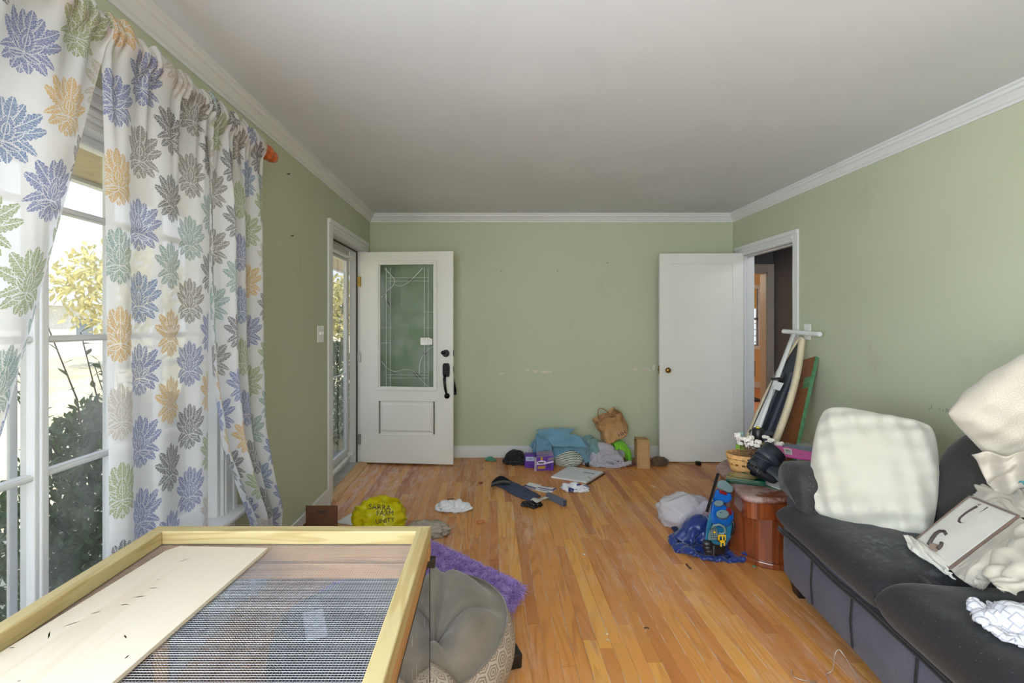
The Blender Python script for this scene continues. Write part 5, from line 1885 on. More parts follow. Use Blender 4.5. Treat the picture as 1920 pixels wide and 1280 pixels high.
MB().box((2.53, 3.81, 0.60), (2.87, 4.13, 0.635)).build('lid', mat('navy_plastic_lid', (30, 40, 80), 0.5), nb, bevel=0.006)

# ------------------------------------------------------------------ worn wooden table beside the sofa
TZ = 0.42
def table_top_mat():
    g = G('worn_red_brown_table_top')
    p = g.pos()
    c = g.ramp(g.noise(g.scaled(p, (3.0, 14.0, 3.0)), 1.0, 3.0), [(0.3, lin((104, 54, 36))), (0.7, lin((138, 78, 52)))])
    w_ = g.noise(p, 11.0, 6.0, 0.7).smooth(0.42, 0.62)
    c = g.mix(w_ * 0.70, c, lin((178, 158, 158)))
    d_ = g.noise(p, 60.0, 4.0, 0.7).smooth(0.6, 0.7)
    c = g.mix(d_ * 0.7, c, lin((196, 180, 170)))
    g.put(g.b.inputs['Base Color'], c)
    g.put(g.b.inputs['Roughness'], w_ * 0.35 + 0.3)
    g.bump(w_ + d_, 0.2, 0.002)
    return g.m
M_TTOP = table_top_mat()
M_TWOOD = wood_mat('glossy_red_brown_wood', (132, 66, 32), (90, 40, 18), 'z', 0.6, 0.28, knots=False, coat=0.6)
tbl = thing('end_table', 'worn red-brown wooden table with curved pedestals between the sofa and the door', 'table', (1.75, 2.85, 0))
def rounded(pts, k=6, r=0.3):
    out = []
    n = len(pts)
    for i in range(n):
        a, b2, c = Vector(pts[i - 1] + (0,)), Vector(pts[i] + (0,)), Vector(pts[(i + 1) % n] + (0,))
        p, q = b2.lerp(a, r), b2.lerp(c, r)
        for j in range(k + 1):
            t = j / k
            w_ = p.lerp(b2, t).lerp(b2.lerp(q, t), t)
            out.append((w_.x, w_.y))
    return out
top_pts = rounded([(1.335, 2.505), (1.80, 2.50), (2.20, 2.60), (2.25, 2.98), (1.95, 3.16), (1.62, 3.27), (1.45, 3.08), (1.40, 2.80)])
m = MB()
n = len(top_pts)
cx0 = sum(p[0] for p in top_pts) / n
cy0 = sum(p[1] for p in top_pts) / n
rows = [(0.965, TZ - 0.034), (0.985, TZ - 0.030), (1.0, TZ - 0.020), (1.0, TZ - 0.012), (0.985, TZ - 0.004), (0.96, TZ)]
v = []
for k, z in rows:
    v += [(cx0 + (x - cx0) * k, cy0 + (y - cy0) * k, z) for x, y in top_pts]
f = [tuple(range(n - 1, -1, -1)), tuple(range((len(rows) - 1) * n, len(rows) * n))]
for r_ in range(len(rows) - 1):
    f += [(r_ * n + i, r_ * n + (i + 1) % n, (r_ + 1) * n + (i + 1) % n, (r_ + 1) * n + i) for i in range(n)]
m.add(v, f).build('table_top', M_TTOP, tbl)
ap = [(cx0 + (x - cx0) * 0.93, cy0 + (y - cy0) * 0.93) for x, y in top_pts]
ai = [(cx0 + (x - cx0) * 0.89, cy0 + (y - cy0) * 0.89) for x, y in top_pts]
m = MB()
m.add([(x, y, TZ - 0.034) for x, y in ap] + [(x, y, TZ - 0.125) for x, y in ap] + [(x, y, TZ - 0.034) for x, y in ai] + [(x, y, TZ - 0.125) for x, y in ai],
      [(n + i, n + (i + 1) % n, (i + 1) % n, i) for i in range(n)] + [(2 * n + i, 2 * n + (i + 1) % n, 3 * n + (i + 1) % n, 3 * n + i) for i in range(n)] + [(3 * n + i, 3 * n + (i + 1) % n, n + (i + 1) % n, n + i) for i in range(n)])
m.build('apron', M_TWOOD, tbl)
def pedestal(cx, cy, rx, ry, a0, a1):
    pts = [(cx + rx * math.cos(a0 + (a1 - a0) * k / 20), cy + ry * math.sin(a0 + (a1 - a0) * k / 20)) for k in range(21)]
    m = MB().prism(pts, 0.03, TZ - 0.034)
    m.build('pedestal', M_TWOOD, tbl)
    pts = [(cx + (x - cx) * 1.06, cy + (y - cy) * 1.06) for x, y in pts]
    MB().prism(pts, 0.0, 0.032).build('plinth', M_TWOOD, tbl, bevel=0.006)
pedestal(1.60, 2.83, 0.195, 0.245, PI, 2 * PI)
pedestal(2.02, 2.80, 0.17, 0.22, 0, PI)

# ------------------------------------------------------------------ on the table
def lathe_thing(name, label, cat, parts, c, group=None):
    t = thing(name, label, cat, c, group=group)
    for (nm, prof, m) in parts:
        MB().lathe(prof, c, 20).build(nm, m, t, smooth=True)
    return t
bk_c = Vector((1.665, 2.98, TZ + 0.001))
bas = thing('splint_basket', 'oval tan splint basket holding dried cotton on the wooden table', 'basket', tuple(bk_c))
M_SPL = wood_mat('tan_splint', (224, 176, 112), (196, 140, 80), 'x', 1.4, 0.5, knots=False)
BRX, BRY = 0.175, 0.105
def bring(z0, z1, k0, k1, th, m, nm, r0=0.0):
    b = MB()
    N = 44
    v = []
    for k in range(N):
        a = 2 * PI * k / N + r0
        for (kk, z) in ((k0, z0), (k1, z1)):
            for dth in (0, th):
                v.append((bk_c.x + (BRX * kk + dth) * math.cos(a), bk_c.y + (BRY * kk + dth) * math.sin(a), bk_c.z + z))
    f = []
    for k in range(N):
        a, c = 4 * k, 4 * ((k + 1) % N)
        f += [(a + 1, c + 1, c + 3, a + 3), (a, a + 2, c + 2, c), (a + 2, a + 3, c + 3, c + 2), (a, c, c + 1, a + 1)]
    b.add(v, f).build(nm, m, bas)
bring(0.004, 0.040, 0.86, 0.93, 0.003, M_SPL, 'band')
bring(0.052, 0.078, 0.95, 0.985, 0.003, M_SPL, 'band')
bring(0.084, 0.108, 0.99, 1.0, 0.007, M_SPL, 'rim')
for k in range(20):
    a = 2 * PI * k / 20
    d = Vector((math.cos(a), math.sin(a), 0))
    tg = Vector((-d.y, d.x, 0)) * 0.012
    v = []
    for kk, z in ((0.84, 0.0), (0.93, 0.045), (0.995, 0.104)):
        c = Vector((bk_c.x + (BRX * kk - 0.003) * d.x, bk_c.y + (BRY * kk - 0.003) * d.y, bk_c.z + z))
        v += [c - tg, c + tg]
    MB().add(v, [(0, 1, 3, 2), (2, 3, 5, 4)]).build('splint', M_SPL, bas, solid=0.002)
MB().lathe([(0.0, 0.0), (0.84, 0.0), (0.84, 0.004), (0, 0.004)], (0, 0, 0), 28)
b = MB(Matrix.Translation(bk_c) @ Matrix.Diagonal((BRX, BRY, 1, 1)))
b.lathe([(0.001, 0.001), (0.85, 0.001), (0.85, 0.005), (0.001, 0.005)], (0, 0, 0), 28).build('base', M_SPL, bas)
cot = thing('dried_cotton', 'bunch of dried white cotton bolls on brown twigs lying in the tan basket', 'dried flowers', tuple(bk_c + Vector((0, 0, 0.03))))
rr = random.Random(15)
tw = MB()
M_TWIG = mat('dry_twig', (150, 112, 80), 0.9, 0.3, 40.0)
for k in range(95):
    a = rr.uniform(0, 2 * PI)
    p = Vector((bk_c.x - 0.02 + rr.uniform(-0.10, 0.08), bk_c.y - 0.02 + rr.uniform(-0.05, 0.05), bk_c.z + rr.uniform(0.07, 0.135)))
    d = Vector((math.cos(a), math.sin(a) * 0.6, rr.uniform(-0.2, 0.5))) * rr.uniform(0.02, 0.06)
    tw.tube([p - d, p + Vector((0, 0, 0.008)), p + d], 0.0016, 4)
tw.build('twigs', M_TWIG, cot, kind='stuff')
M_COT = mat('cotton_white', (238, 232, 224), 0.95, 0.08, 30.0, 0.4, 200.0, sheen=0.4)
M_CALYX = mat('dry_calyx', (84, 62, 50), 0.9)
for k in range(26):
    c = Vector((bk_c.x + rr.uniform(-0.085, 0.14), bk_c.y + rr.uniform(-0.05, 0.08), bk_c.z + rr.uniform(0.13, 0.205)))
    b = MB()
    for j in range(4):
        a = j * PI / 2 + rr.uniform(0, 1)
        b.ball(tuple(c + Vector((math.cos(a) * 0.011, math.sin(a) * 0.011, rr.uniform(-0.004, 0.006)))), (0.0135, 0.0135, 0.012), 8, 6)
    bo = b.build('cotton_boll', M_COT, cot, smooth=True)
    b = MB()
    for j in range(5):
        a = j * 2 * PI / 5
        d = Vector((math.cos(a), math.sin(a), 0))
        b.tube([c + Vector((0, 0, -0.014)), c + d * 0.016 + Vector((0, 0, -0.008)), c + d * 0.023 + Vector((0, 0, 0.006))], [0.003, 0.004, 0.001], 4)
    b.tube([c + Vector((0, 0, -0.012)), c + Vector((rr.uniform(-.02, .02), rr.uniform(-.02, .02), -0.06))], 0.0018, 4)
    b.build('calyx', M_CALYX, bo)
bt = P(1389, 834, 3.10); bt.z = TZ
M_BOTTLE = glass_mat('clear_bottle', (0.86, 0.95, 0.90), 0.12, 1.0)
lathe_thing('glass_bottle', 'small clear bottle with a green label behind the basket', 'bottle',
            [('body', [(0.001, 0.0), (0.027, 0.0), (0.029, 0.004), (0.029, 0.145), (0.022, 0.168), (0.013, 0.18), (0.013, 0.2)], M_BOTTLE),
             ('label', [(0.0296, 0.055), (0.0296, 0.13)], mat('lime_label', (140, 196, 64), 0.6)),
             ('cap', [(0.015, 0.19), (0.016, 0.192), (0.016, 0.215), (0.001, 0.216)], mat('pale_teal_cap', (150, 186, 184), 0.4))], tuple(bt))
bt = P(1421, 830, 3.11); bt.z = TZ
lathe_thing('spray_can', 'dark can with black lid and yellow tip standing behind the dried cotton', 'can',
            [('body', [(0.001, 0.0), (0.031, 0.0), (0.033, 0.005), (0.033, 0.165), (0.030, 0.172), (0.001, 0.172)], mat('dark_can', (38, 40, 46), 0.35)),
             ('band', [(0.0336, 0.135), (0.0336, 0.15)], mat('yellow_band', (214, 180, 48), 0.5)),
             ('lid', [(0.034, 0.168), (0.0345, 0.17), (0.0345, 0.232), (0.028, 0.238), (0.001, 0.238)], M_BLACK),
             ('tip', [(0.012, 0.236), (0.012, 0.246), (0.001, 0.247)], mat('yellow_tip', (222, 196, 40), 0.5))], tuple(bt))
# black leather boot lying on its side
bo_c = Vector((1.585, 2.745, TZ))
boot = thing('leather_boot', 'black buckled leather boot lying on the table against the sofa arm', 'boot', tuple(bo_c))
M_LEA = mat('black_leather', (30, 33, 46), 0.38, 0.25, 20.0, 0.3, 120.0)
M_LEAB = mat('worn_black_leather', (46, 50, 66), 0.45, 0.3, 24.0, 0.3, 120.0)
def bpx(px, py, dy=0.0): return P(px, py, 2.70 + dy)
# shaft: short wide tube from the ankle to the opening, tilted to the upper right
A0, A1 = bpx(1424, 876, 0.03), bpx(1453, 846, 0.06)
b = MB()
ud = (A1 - A0).normalized()
ss = ud.cross(Vector((0, 1, 0))).normalized()
tt_ = ud.cross(ss)
BMx = frame(A0, ss, tt_, ud)
b.M = BMx
Ls = (A1 - A0).length
b.lathe([(0.062, -0.03), (0.066, 0.0), (0.064, Ls * 0.4), (0.067, Ls * 0.75), (0.071, Ls), (0.066, Ls), (0.058, Ls * 0.5), (0.05, Ls * .3), (0.001, Ls * .28)], n=26, sy=0.85, cap=False)
b.build('shaft', M_LEA, boot, smooth=True)
b = MB(BMx).lathe([(0.069, Ls * 0.35), (0.0715, Ls * 0.36), (0.0715, Ls * 0.62), (0.069, Ls * 0.63)], n=26, sy=0.85, cap=False).build('ankle_strap', M_LEAB, boot, smooth=True)
# foot towards the lower left and the viewer
def foot_pt(u, v):
    s = v
    c = A0.lerp(bpx(1460, 895, -0.02), s) + Vector((0, -0.02 * s, 0))
    r0 = 0.056 * (1 - 0.25 * s) * (1 - max(0, (s - 0.8) / 0.2) ** 2 * 0.9)
    a = u * 2 * PI
    return c + Vector((math.cos(a) * 0.4 * r0, math.sin(a) * r0 * 0.9, 0)) + Vector((0.5, 0, 0.86)) * (math.cos(a) * r0 * 0.9)
MB().grid(foot_pt, 26, 18).build('foot', M_LEA, boot, smooth=True)
def sole_pt(u, v):
    c = bpx(1404, 872, 0.0).lerp(bpx(1452, 902, -0.03), v)
    a = u * 2 * PI
    k = (1 - (2 * v - 1) ** 6) ** 0.5
    return c + Vector((math.cos(a) * 0.012, math.sin(a) * 0.048 * k, math.cos(a) * 0.020 * k))
MB().grid(sole_pt, 20, 16).build('sole', mat('black_rubber_sole', (24, 25, 32), 0.6), boot, smooth=True)
b = MB()
for (px, py) in ((1412, 868), (1424, 884), (1418, 876)):
    c = bpx(px, py, -0.055)
    Mx = loc_rot(c, 0.2, 0.5, 0)
    b.M = Mx
    b.tube([(-.012, 0, -.008), (.012, 0, -.008), (.012, 0, .008), (-.012, 0, .008), (-.012, 0, -.008)], 0.002, 6)
b.build('buckle', M_STEEL, boot)
for (p0, p1) in (((1402, 862), (1436, 884)), ((1414, 852), (1452, 872))):
    a, c = bpx(*p0, -0.035), bpx(*p1, -0.05)
    MB().tube([a, a.lerp(c, .5) + Vector((0, -0.016, 0)), c], 0.011, 8, flat=0.35).build('strap', M_LEAB, boot, smooth=True)
# papers and glasses in front of the boot
pp_ = [F(1388, 887, TZ), F(1402, 884, TZ), F(1466, 909, TZ), F(1462, 917, TZ)]
def sheet(name, label, cat, pts, z, th, m, group=None):
    n = len(pts)
    mb = MB().add([(p[0], p[1], z) for p in pts] + [(p[0], p[1], z + th) for p in pts], [tuple(range(n))[::-1], tuple(range(n, 2 * n))] + [(i, (i + 1) % n, n + (i + 1) % n, n + i) for i in range(n)])
    o = mb.build(name, m)
    return tag(o, label, cat, group)
sheet('envelope', 'white envelope lying under the black boot on the table', 'envelope', [F(1387, 888, TZ), F(1462, 918, TZ), F(1480, 905, TZ), F(1408, 881, TZ)], TZ + 0.0005, 0.002, M_PAPER)
gl = thing('eyeglasses', 'thin wire eyeglasses lying on the white envelope', 'glasses', tuple(F(1402, 886, TZ)))
b = MB()
for (px, py) in ((1398, 885), (1411, 890)):
    c = F(px, py, TZ + 0.006)
    b.tube([c + Vector((0.024 * math.cos(a), 0.03 * math.sin(a) * .7, 0.006 + 0.005 * math.sin(a))) for a in [i * 2 * PI / 16 for i in range(17)]], 0.0012, 5)
b.tube([F(1400, 883, TZ + 0.012), F(1408, 886, TZ + 0.012)], 0.0012, 5)
b.build('frame', M_STEEL, gl)
for (px, py, qx, qy) in ((1394, 888, 1398, 876), (1416, 892, 1424, 882)):
    MB().tube([F(px, py, TZ + 0.008), F(qx, qy, TZ + 0.01)], 0.0012, 5).build('temple', M_STEEL, gl)
tr = thing('green_tray', 'glossy dark green shallow case lying on the front of the table', 'case', tuple(F(1400, 912, TZ)))
c = [F(1361, 905, TZ), F(1436, 913, TZ), F(1431, 894, TZ), F(1366, 893, TZ)]
M_GRN = mat('dark_green_gloss', (10, 66, 48), 0.12, 0.2, coat=0.6)
m = MB().add([(p.x, p.y, TZ + 0.001) for p in c] + [(p.x, p.y, TZ + 0.022) for p in c], [(3, 2, 1, 0), (4, 5, 6, 7), (0, 1, 5, 4), (1, 2, 6, 5), (2, 3, 7, 6), (3, 0, 4, 7)])
m.build('case_body', M_GRN, tr, bevel=0.004)
cc = sum(c, Vector()) / 4
m = MB().add([(cc.x + (p.x - cc.x) * k, cc.y + (p.y - cc.y) * k, z) for (k, z) in ((1.01, TZ + 0.023), (1.01, TZ + 0.029)) for p in c], [(3, 2, 1, 0), (4, 5, 6, 7), (0, 1, 5, 4), (1, 2, 6, 5), (2, 3, 7, 6), (3, 0, 4, 7)])
m.build('case_lid', mat('green_gloss_lid', (14, 88, 62), 0.10, 0.2, coat=0.7), tr, bevel=0.003)
sheet('green_sheet', 'thin green sheet sticking out from under the envelope', 'sheet', [F(1425, 906, TZ), F(1458, 917, TZ), F(1470, 921, TZ), F(1440, 914, TZ)], TZ + 0.0005, 0.0008, mat('green_sheet_card', (60, 130, 92), 0.4))
# pink packet, grey folder, clear boxes behind the sofa arm
M_PINK = mat('magenta_card', (204, 84, 160), 0.4, 0.08)
pk = thing('pink_packet', 'bright pink flat packet with a white barcode label behind the sofa arm', 'packet', tuple(P(1485, 850, 2.80)))
q = [P(1444, 832, 2.92), P(1452, 850, 2.80), P(1526, 862, 2.74), P(1531, 848, 2.82)]
nv_ = (q[1] - q[0]).cross(q[2] - q[1]).normalized()
m = MB().add([tuple(p) for p in q] + [tuple(p - nv_ * 0.012) for p in q], [(0, 1, 2, 3), (7, 6, 5, 4), (0, 4, 5, 1), (1, 5, 6, 2), (2, 6, 7, 3), (3, 7, 4, 0)])
m.build('packet_body', M_PINK, pk, bevel=0.003)
def onq(u, v, l=0.0015):
    p = q[0].lerp(q[3], u).lerp(q[1].lerp(q[2], u), v)
    s = 1 if nv_.y < 0 else -1
    return p + nv_ * s * l
MB().add([onq(.28, .2), onq(.28, .85), onq(.46, .85), onq(.46, .2)], [(0, 1, 2, 3)]).build('barcode_label', M_PAPER, pk)
br = MB()
rr = random.Random(2)
u = 0.30
while u < 0.44:
    w_ = rr.choice((0.004, 0.007, 0.010))
    br.add([onq(u, .3, .002), onq(u, .62, .002), onq(u + w_, .62, .002), onq(u + w_, .3, .002)], [(0, 1, 2, 3)])
    u += w_ + rr.choice((0.004, 0.007))
br.add([onq(.30, .70, .002), onq(.30, .76, .002), onq(.44, .76, .002), onq(.44, .70, .002)], [(0, 1, 2, 3)])
br.build('barcode', M_INK, pk)
def slab(name, label, cat, q, th, m, part='body'):
    t = thing(name, label, cat, tuple(q[0]))
    n_ = (q[1] - q[0]).cross(q[2] - q[1]).normalized()
    MB().add([tuple(p) for p in q] + [tuple(p - n_ * th) for p in q], [(0, 1, 2, 3), (7, 6, 5, 4), (0, 4, 5, 1), (1, 5, 6, 2), (2, 6, 7, 3), (3, 7, 4, 0)]).build(part, m, t, bevel=0.002)
    return t
slab('grey_folder', 'blue-grey folder lying on top of the pink packet', 'folder', [P(1456, 829, 2.98), P(1478, 838, 2.90), P(1540, 851, 2.86), P(1530, 838, 2.96)], 0.008, mat('blue_grey_card', (112, 124, 140), 0.6), 'cover')
slab('tan_folder', 'tan and olive card folder beneath the blue-grey folder', 'folder', [P(1441, 829, 3.04), P(1462, 834, 2.98), P(1500, 838, 2.98), P(1478, 829, 3.06)], 0.006, mat('olive_card', (146, 112, 72), 0.7), 'cover')
M_CLEAR = glass_mat('clear_clamshell', (0.92, 0.93, 0.94), 0.22, 1.8, 0.08)
for k, (px, py, w_, lab) in enumerate(((1512, 838, 0.13, 'clear plastic clamshell box nearest the leaning panel behind the sofa arm'), (1540, 846, 0.12, 'clear plastic clamshell box next to the white pillow behind the sofa arm'))):
    t = thing('plastic_box', lab, 'plastic box', tuple(P(px, py, 3.0 - k * 0.12)), group=None)
    Mx = loc_rot(P(px, py + 8, 3.0 - k * 0.12), 0.25, 0, 0.3 + k * .4)
    b = MB(Mx)
    v = [(-w_ / 2, -.05, 0), (w_ / 2, -.05, 0), (w_ / 2, .05, 0), (-w_ / 2, .05, 0), (-w_ / 2 + .015, -.035, .045), (w_ / 2 - .015, -.035, .045), (w_ / 2 - .015, .035, .045), (-w_ / 2 + .015, .035, .045)]
    b.add(v, [(0, 3, 2, 1), (4, 5, 6, 7), (0, 1, 5, 4), (1, 2, 6, 5), (2, 3, 7, 6), (3, 0, 4, 7)]).build('shell', M_CLEAR, t, bevel=0.006)
    MB(Mx).box((-w_ / 2 - .008, -.058, -.002), (w_ / 2 + .008, .058, .001)).build('flange', M_CLEAR, t)
    MB(Mx).box((-.02, -.037, .012), (.025, -.036, .032)).build('label', mat('dark_label_%d' % k if False else 'dark_blue_label', (60, 62, 84), 0.5), t)

# ------------------------------------------------------------------ blue appliance leaning on the table, bags around it
DY_ = 2.66
def dv(cx, cy, d=0.0):
    return P(1230 + cx / 6.094, 860 + cy / 6.094, DY_ + d)
dev = thing('toy_appliance', 'upright blue plastic appliance with grey knob and yellow parts leaning on the table', 'appliance', tuple(dv(640, 1080)))
M_BLUE = mat('glossy_blue_plastic', (18, 92, 176), 0.18, 0.2, coat=0.5)
M_TEALB = mat('teal_blue_plastic', (34, 112, 150), 0.2, 0.2, coat=0.4)
M_GRYP = mat('grey_teal_plastic', (104, 128, 134), 0.4, 0.1)
M_YEL = mat('yellow_plastic', (216, 176, 36), 0.4, 0.1)
M_REDP = mat('dark_red_plastic', (126, 26, 32), 0.3, 0.2)
def dpoly(pts, d0, d1, nm, m, bevel=0.004, label=None):
    """outline drawn on the front of the appliance, extruded in depth"""
    n = len(pts)
    v = [dv(a, b2, d0) for a, b2 in pts] + [dv(a, b2, d1) for a, b2 in pts]
    f = [tuple(range(n)), tuple(range(2 * n - 1, n - 1, -1))] + [((i + 1) % n, i, n + i, n + (i + 1) % n) for i in range(n)]
    return MB().add(v, f).build(nm, m, dev, bevel=bevel, seg=3, label=label)
dpoly([(692, 160), (726, 170), (598, 612), (564, 602)], -0.05, 0.09, 'black_plate', M_BLACK, 0.002)
dpoly([(700, 262), (742, 236), (800, 250), (884, 322), (880, 376), (842, 392), (690, 330)], -0.035, 0.05, 'head', M_GRYP, 0.010)
dpoly([(722, 352), (818, 390), (806, 420), (722, 392)], -0.030, 0.03, 'insert', M_REDP, 0.006)
dpoly([(684, 340), (866, 398), (872, 470), (820, 506), (700, 500), (640, 470)], -0.022, 0.055, 'neck', M_BLUE, 0.012)
dpoly([(636, 470), (770, 520), (830, 560), (886, 590), (890, 680), (850, 760), (770, 800), (640, 752), (618, 640), (630, 540)], -0.028, 0.06, 'body', M_BLUE, 0.014)
dpoly([(604, 640), (660, 560), (640, 760), (590, 930), (560, 940), (572, 800)], -0.024, 0.03, 'side_rail', M_TEALB, 0.006)
dpoly([(800, 556), (860, 560), (872, 640), (820, 648)], -0.034, 0.02, 'insert', M_REDP, 0.006)
def disc(cx, cy, r, d0, d1, nm, m, n=24, sy=0.65):
    v = []
    for d in (d0, d1):
        v += [dv(cx + r * math.cos(2 * PI * k / n), cy + r * sy * math.sin(2 * PI * k / n) + (d - d0) * 500, d) for k in range(n)]
    f = [tuple(range(n)), tuple(range(2 * n - 1, n - 1, -1))] + [((i + 1) % n, i, n + i, n + (i + 1) % n) for i in range(n)]
    return MB().add(v, f).build(nm, m, dev, bevel=0.003, seg=2)
disc(718, 506, 54, -0.050, 0.0, 'small_knob', M_GRYP)
disc(762, 628, 74, -0.070, -0.02, 'round_knob', M_GRYP)
disc(740, 612, 12, -0.074, -0.068, 'knob_button', M_TEALB)
dpoly([(640, 740), (800, 760), (880, 720), (860, 900), (790, 1010), (640, 980), (600, 900)], -0.015, 0.06, 'lower_body', M_TEALB, 0.014)
dpoly([(632, 770), (680, 770), (716, 860), (700, 930), (590, 930), (592, 880)], -0.035, 0.0, 'grill', M_GRYP, 0.006)
b = MB()
for k in range(5):
    for j in range(3):
        c = dv(620 + j * 26 + k * 3, 800 + k * 24, -0.036)
        b.tube([c, c + Vector((0, -0.002, 0))], 0.0028, 6)
b.build('grill_hole', M_BLACK, dev)
b = MB()
b.tube([dv(640, 800, -.03), dv(660, 760, -.045), (dv(720, 748, -.05)), dv(775, 775, -.05), dv(796, 830, -.045), dv(760, 856, -.04), dv(715, 850, -.035)], 0.007, 8)
b.build('handle_loop', M_GRYP, dev, smooth=True)
b = MB()
for (x0, y0, x1, y1) in ((708, 868, 800, 886), (708, 886, 728, 950), (752, 886, 768, 930), (786, 886, 800, 950), (708, 930, 800, 948), (736, 948, 790, 962), (736, 962, 752, 1004), (772, 962, 790, 990)):
    b.add([dv(x0, y0, -.045), dv(x1, y0, -.045), dv(x1, y1, -.045), dv(x0, y1, -.045), dv(x0, y0, -.02), dv(x1, y0, -.02), dv(x1, y1, -.02), dv(x0, y1, -.02)], [(0, 1, 2, 3), (7, 6, 5, 4), (0, 4, 5, 1), (1, 5, 6, 2), (2, 6, 7, 3), (3, 7, 4, 0)])
b.build('yellow_clip', M_YEL, dev)
MB().ball(tuple(dv(668, 838, -.04)), 0.007, 10, 8).build('yellow_button', M_YEL, dev, smooth=True)
for k, (cx, cy) in enumerate(((578, 965), (585, 1005), (600, 1045))):
    a = dv(cx - 46, cy, -0.02)
    c = dv(cx + 52, cy + 10, -0.035)
    MB().tube([a, a.lerp(c, .15), a.lerp(c, .85), c], [0.014, 0.021, 0.021, 0.014], 14).build('roller', mat('black_roller', (30, 32, 38), 0.3), dev, smooth=True)
dpoly([(640, 900), (710, 920), (800, 1000), (790, 1080), (690, 1110), (610, 1090), (600, 1000)], -0.012, 0.05, 'black_base', M_BLACK, 0.010)
MB().tube([dv(660, 995, -.035), dv(656, 1095, -.035)], 0.006, 8).build('pin', mat('dark_grey_pin', (70, 74, 84), 0.4), dev)
b = MB().tube([dv(840, 720, 0), dv(880, 712, -.02), dv(894, 770, -.02), dv(870, 850, -.01), dv(840, 870, 0)], 0.008, 8)
b.build('cord_loop', M_BLACK, dev, smooth=True)

def navy_mat():
    g = G('navy_nylon_with_white_stripes')
    u, v, _ = g.sep(g.uv())
    n = g.noise(g.uv(), 6.0, 2.0)
    a = (u + n * 0.02)
    st = ((a * 16.0).fract() > 0.62) * (u > 0.30) * (u < 0.47) * (v > 0.30) * (v < 0.52)
    c = g.mix(st, lin((24, 48, 118)), lin((214, 218, 232)))
    g.put(g.b.inputs['Base Color'], c)
    g.b.inputs['Roughness'].default_value = 0.32
    g.b.inputs['Sheen Weight'].default_value = 0.3
    return g.m
nav = thing('drawstring_bag', 'navy blue nylon bag with white stripes slumped on the floor under the appliance', 'bag', (1.30, 2.82, 0))
p = crumple(1.315, 2.84, 0.0, 0.66, 0.62, 0.225, 0.175, n=32, height=0.25, seed=5, steps=85, bend=0.2, self_r=0.022,
            coll=[c_ball((1.30, 2.92, 0.03), (0.12, 0.10, 0.13))])
put_cloth('bag_cloth', None, None, p, 0.66, 0.62, navy_mat(), parent=nav, solid=0.002, wr=0.022, fr=7.0, floor=0.003)
M_NAVY = mat('navy_webbing', (22, 40, 92), 0.5, 0.15)
def band(pts, r, nm, par, m, flat=0.3):
    MB().tube([Vector(q) for q in pts], r, 8, flat=flat).build(nm, m, par, smooth=True)
band([F(1300, 1026, .02), F(1304, 1036, .02), F(1320, 1046, .006), F(1342, 1051, .006), F(1364, 1048, .008), F(1366, 1036, .02), F(1360, 1024, .05)], 0.014, 'strap', nav, M_NAVY, 0.35)
band([F(1312, 1020, .06), F(1300, 1022, .05), F(1299, 1030, .025), F(1312, 1036, .01)], 0.012, 'strap', nav, M_NAVY, 0.35)
band([F(1264, 988, .05), F(1272, 1000, .03), F(1290, 1008, .03)], 0.022, 'corner_tab', nav, M_NAVY, 0.3)
wb = blob((1.305, 3.18, 0.075), (0.19, 0.14, 0.125), 3.0, 0.16, freq=1.5, nu=64, nv=40)
M_FILM = film_mat('white_plastic_film', (232, 230, 238), 0.18)
wbt = thing('plastic_bag', 'puffed white plastic bag on the floor beside the blue appliance', 'bag', (1.315, 3.20, 0))
wb.build('bag_film', M_FILM, wbt, smooth=True)
MB().grid(lambda u, v: Vector((1.385 + 0.07 * math.cos(u * 2 * PI) * (1 + 0.25 * v), 3.10 + 0.05 * math.sin(u * 2 * PI), 0.10 + 0.05 * math.cos(u * 2 * PI + 0.6) + 0.07 * v + 0.012 * math.sin(u * 37))), 40, 6).build('bag_mouth', M_FILM, wbt, smooth=True)
pk2 = blob((1.47, 3.02, 0.09), (0.11, 0.09, 0.11), 8.0, 0.18, freq=1.7)
pt2 = thing('plastic_bag', 'pinkish plastic bag tucked under the table behind the blue appliance', 'bag', (1.47, 3.02, 0))
pk2.build('bag_film', film_mat('pink_plastic_film', (206, 176, 190), 0.12), pt2, smooth=True)
# ------------------------------------------------------------------ pillows and bags on the sofa
def soiled_white():
    g = G('soiled_white_ticking')
    p = g.obj()
    c = g.mix(g.noise(p, 3.0, 3.0).smooth(0.45, 0.8) * 0.5, lin((198, 196, 184)), lin((192, 186, 166)))
    st = g.noise(p, 8.0, 2.0).smooth(0.74, 0.80)
    c = g.mix(st * 0.4, c, lin((176, 146, 96)))
    g.put(g.b.inputs['Base Color'], c)
    g.b.inputs['Roughness'].default_value = 0.9
    g.b.inputs['Sheen Weight'].default_value = 0.3
    g.bump(g.noise(p, 22.0, 4.0), 0.3, 0.006)
    return g.m
w0, w1, w2, w3 = P(1526, 956, 2.20), P(1738, 1004, 1.98), P(1732, 800, 2.12), P(1556, 770, 2.36)
ctr = (w0 + w1 + w2 + w3) / 4
wx = ((w1 - w0) + (w2 - w3)).normalized()
wz = ((w3 - w0) + (w2 - w1))
wz = (wz - wx * wz.dot(wx)).normalized()
wy = wz.cross(wx)
wpil = pillow(frame(ctr, wx, wy, wz), 0.44, 0.53, 0.21, n=56, wr=0.014, seed=3, pinch=-0.01, corner=0.10)
o = wpil.build('pillow', soiled_white(), None, smooth=True, weld=True)
tag(o, 'stained plain white pillow standing on the sofa seat against the arm', 'pillow')

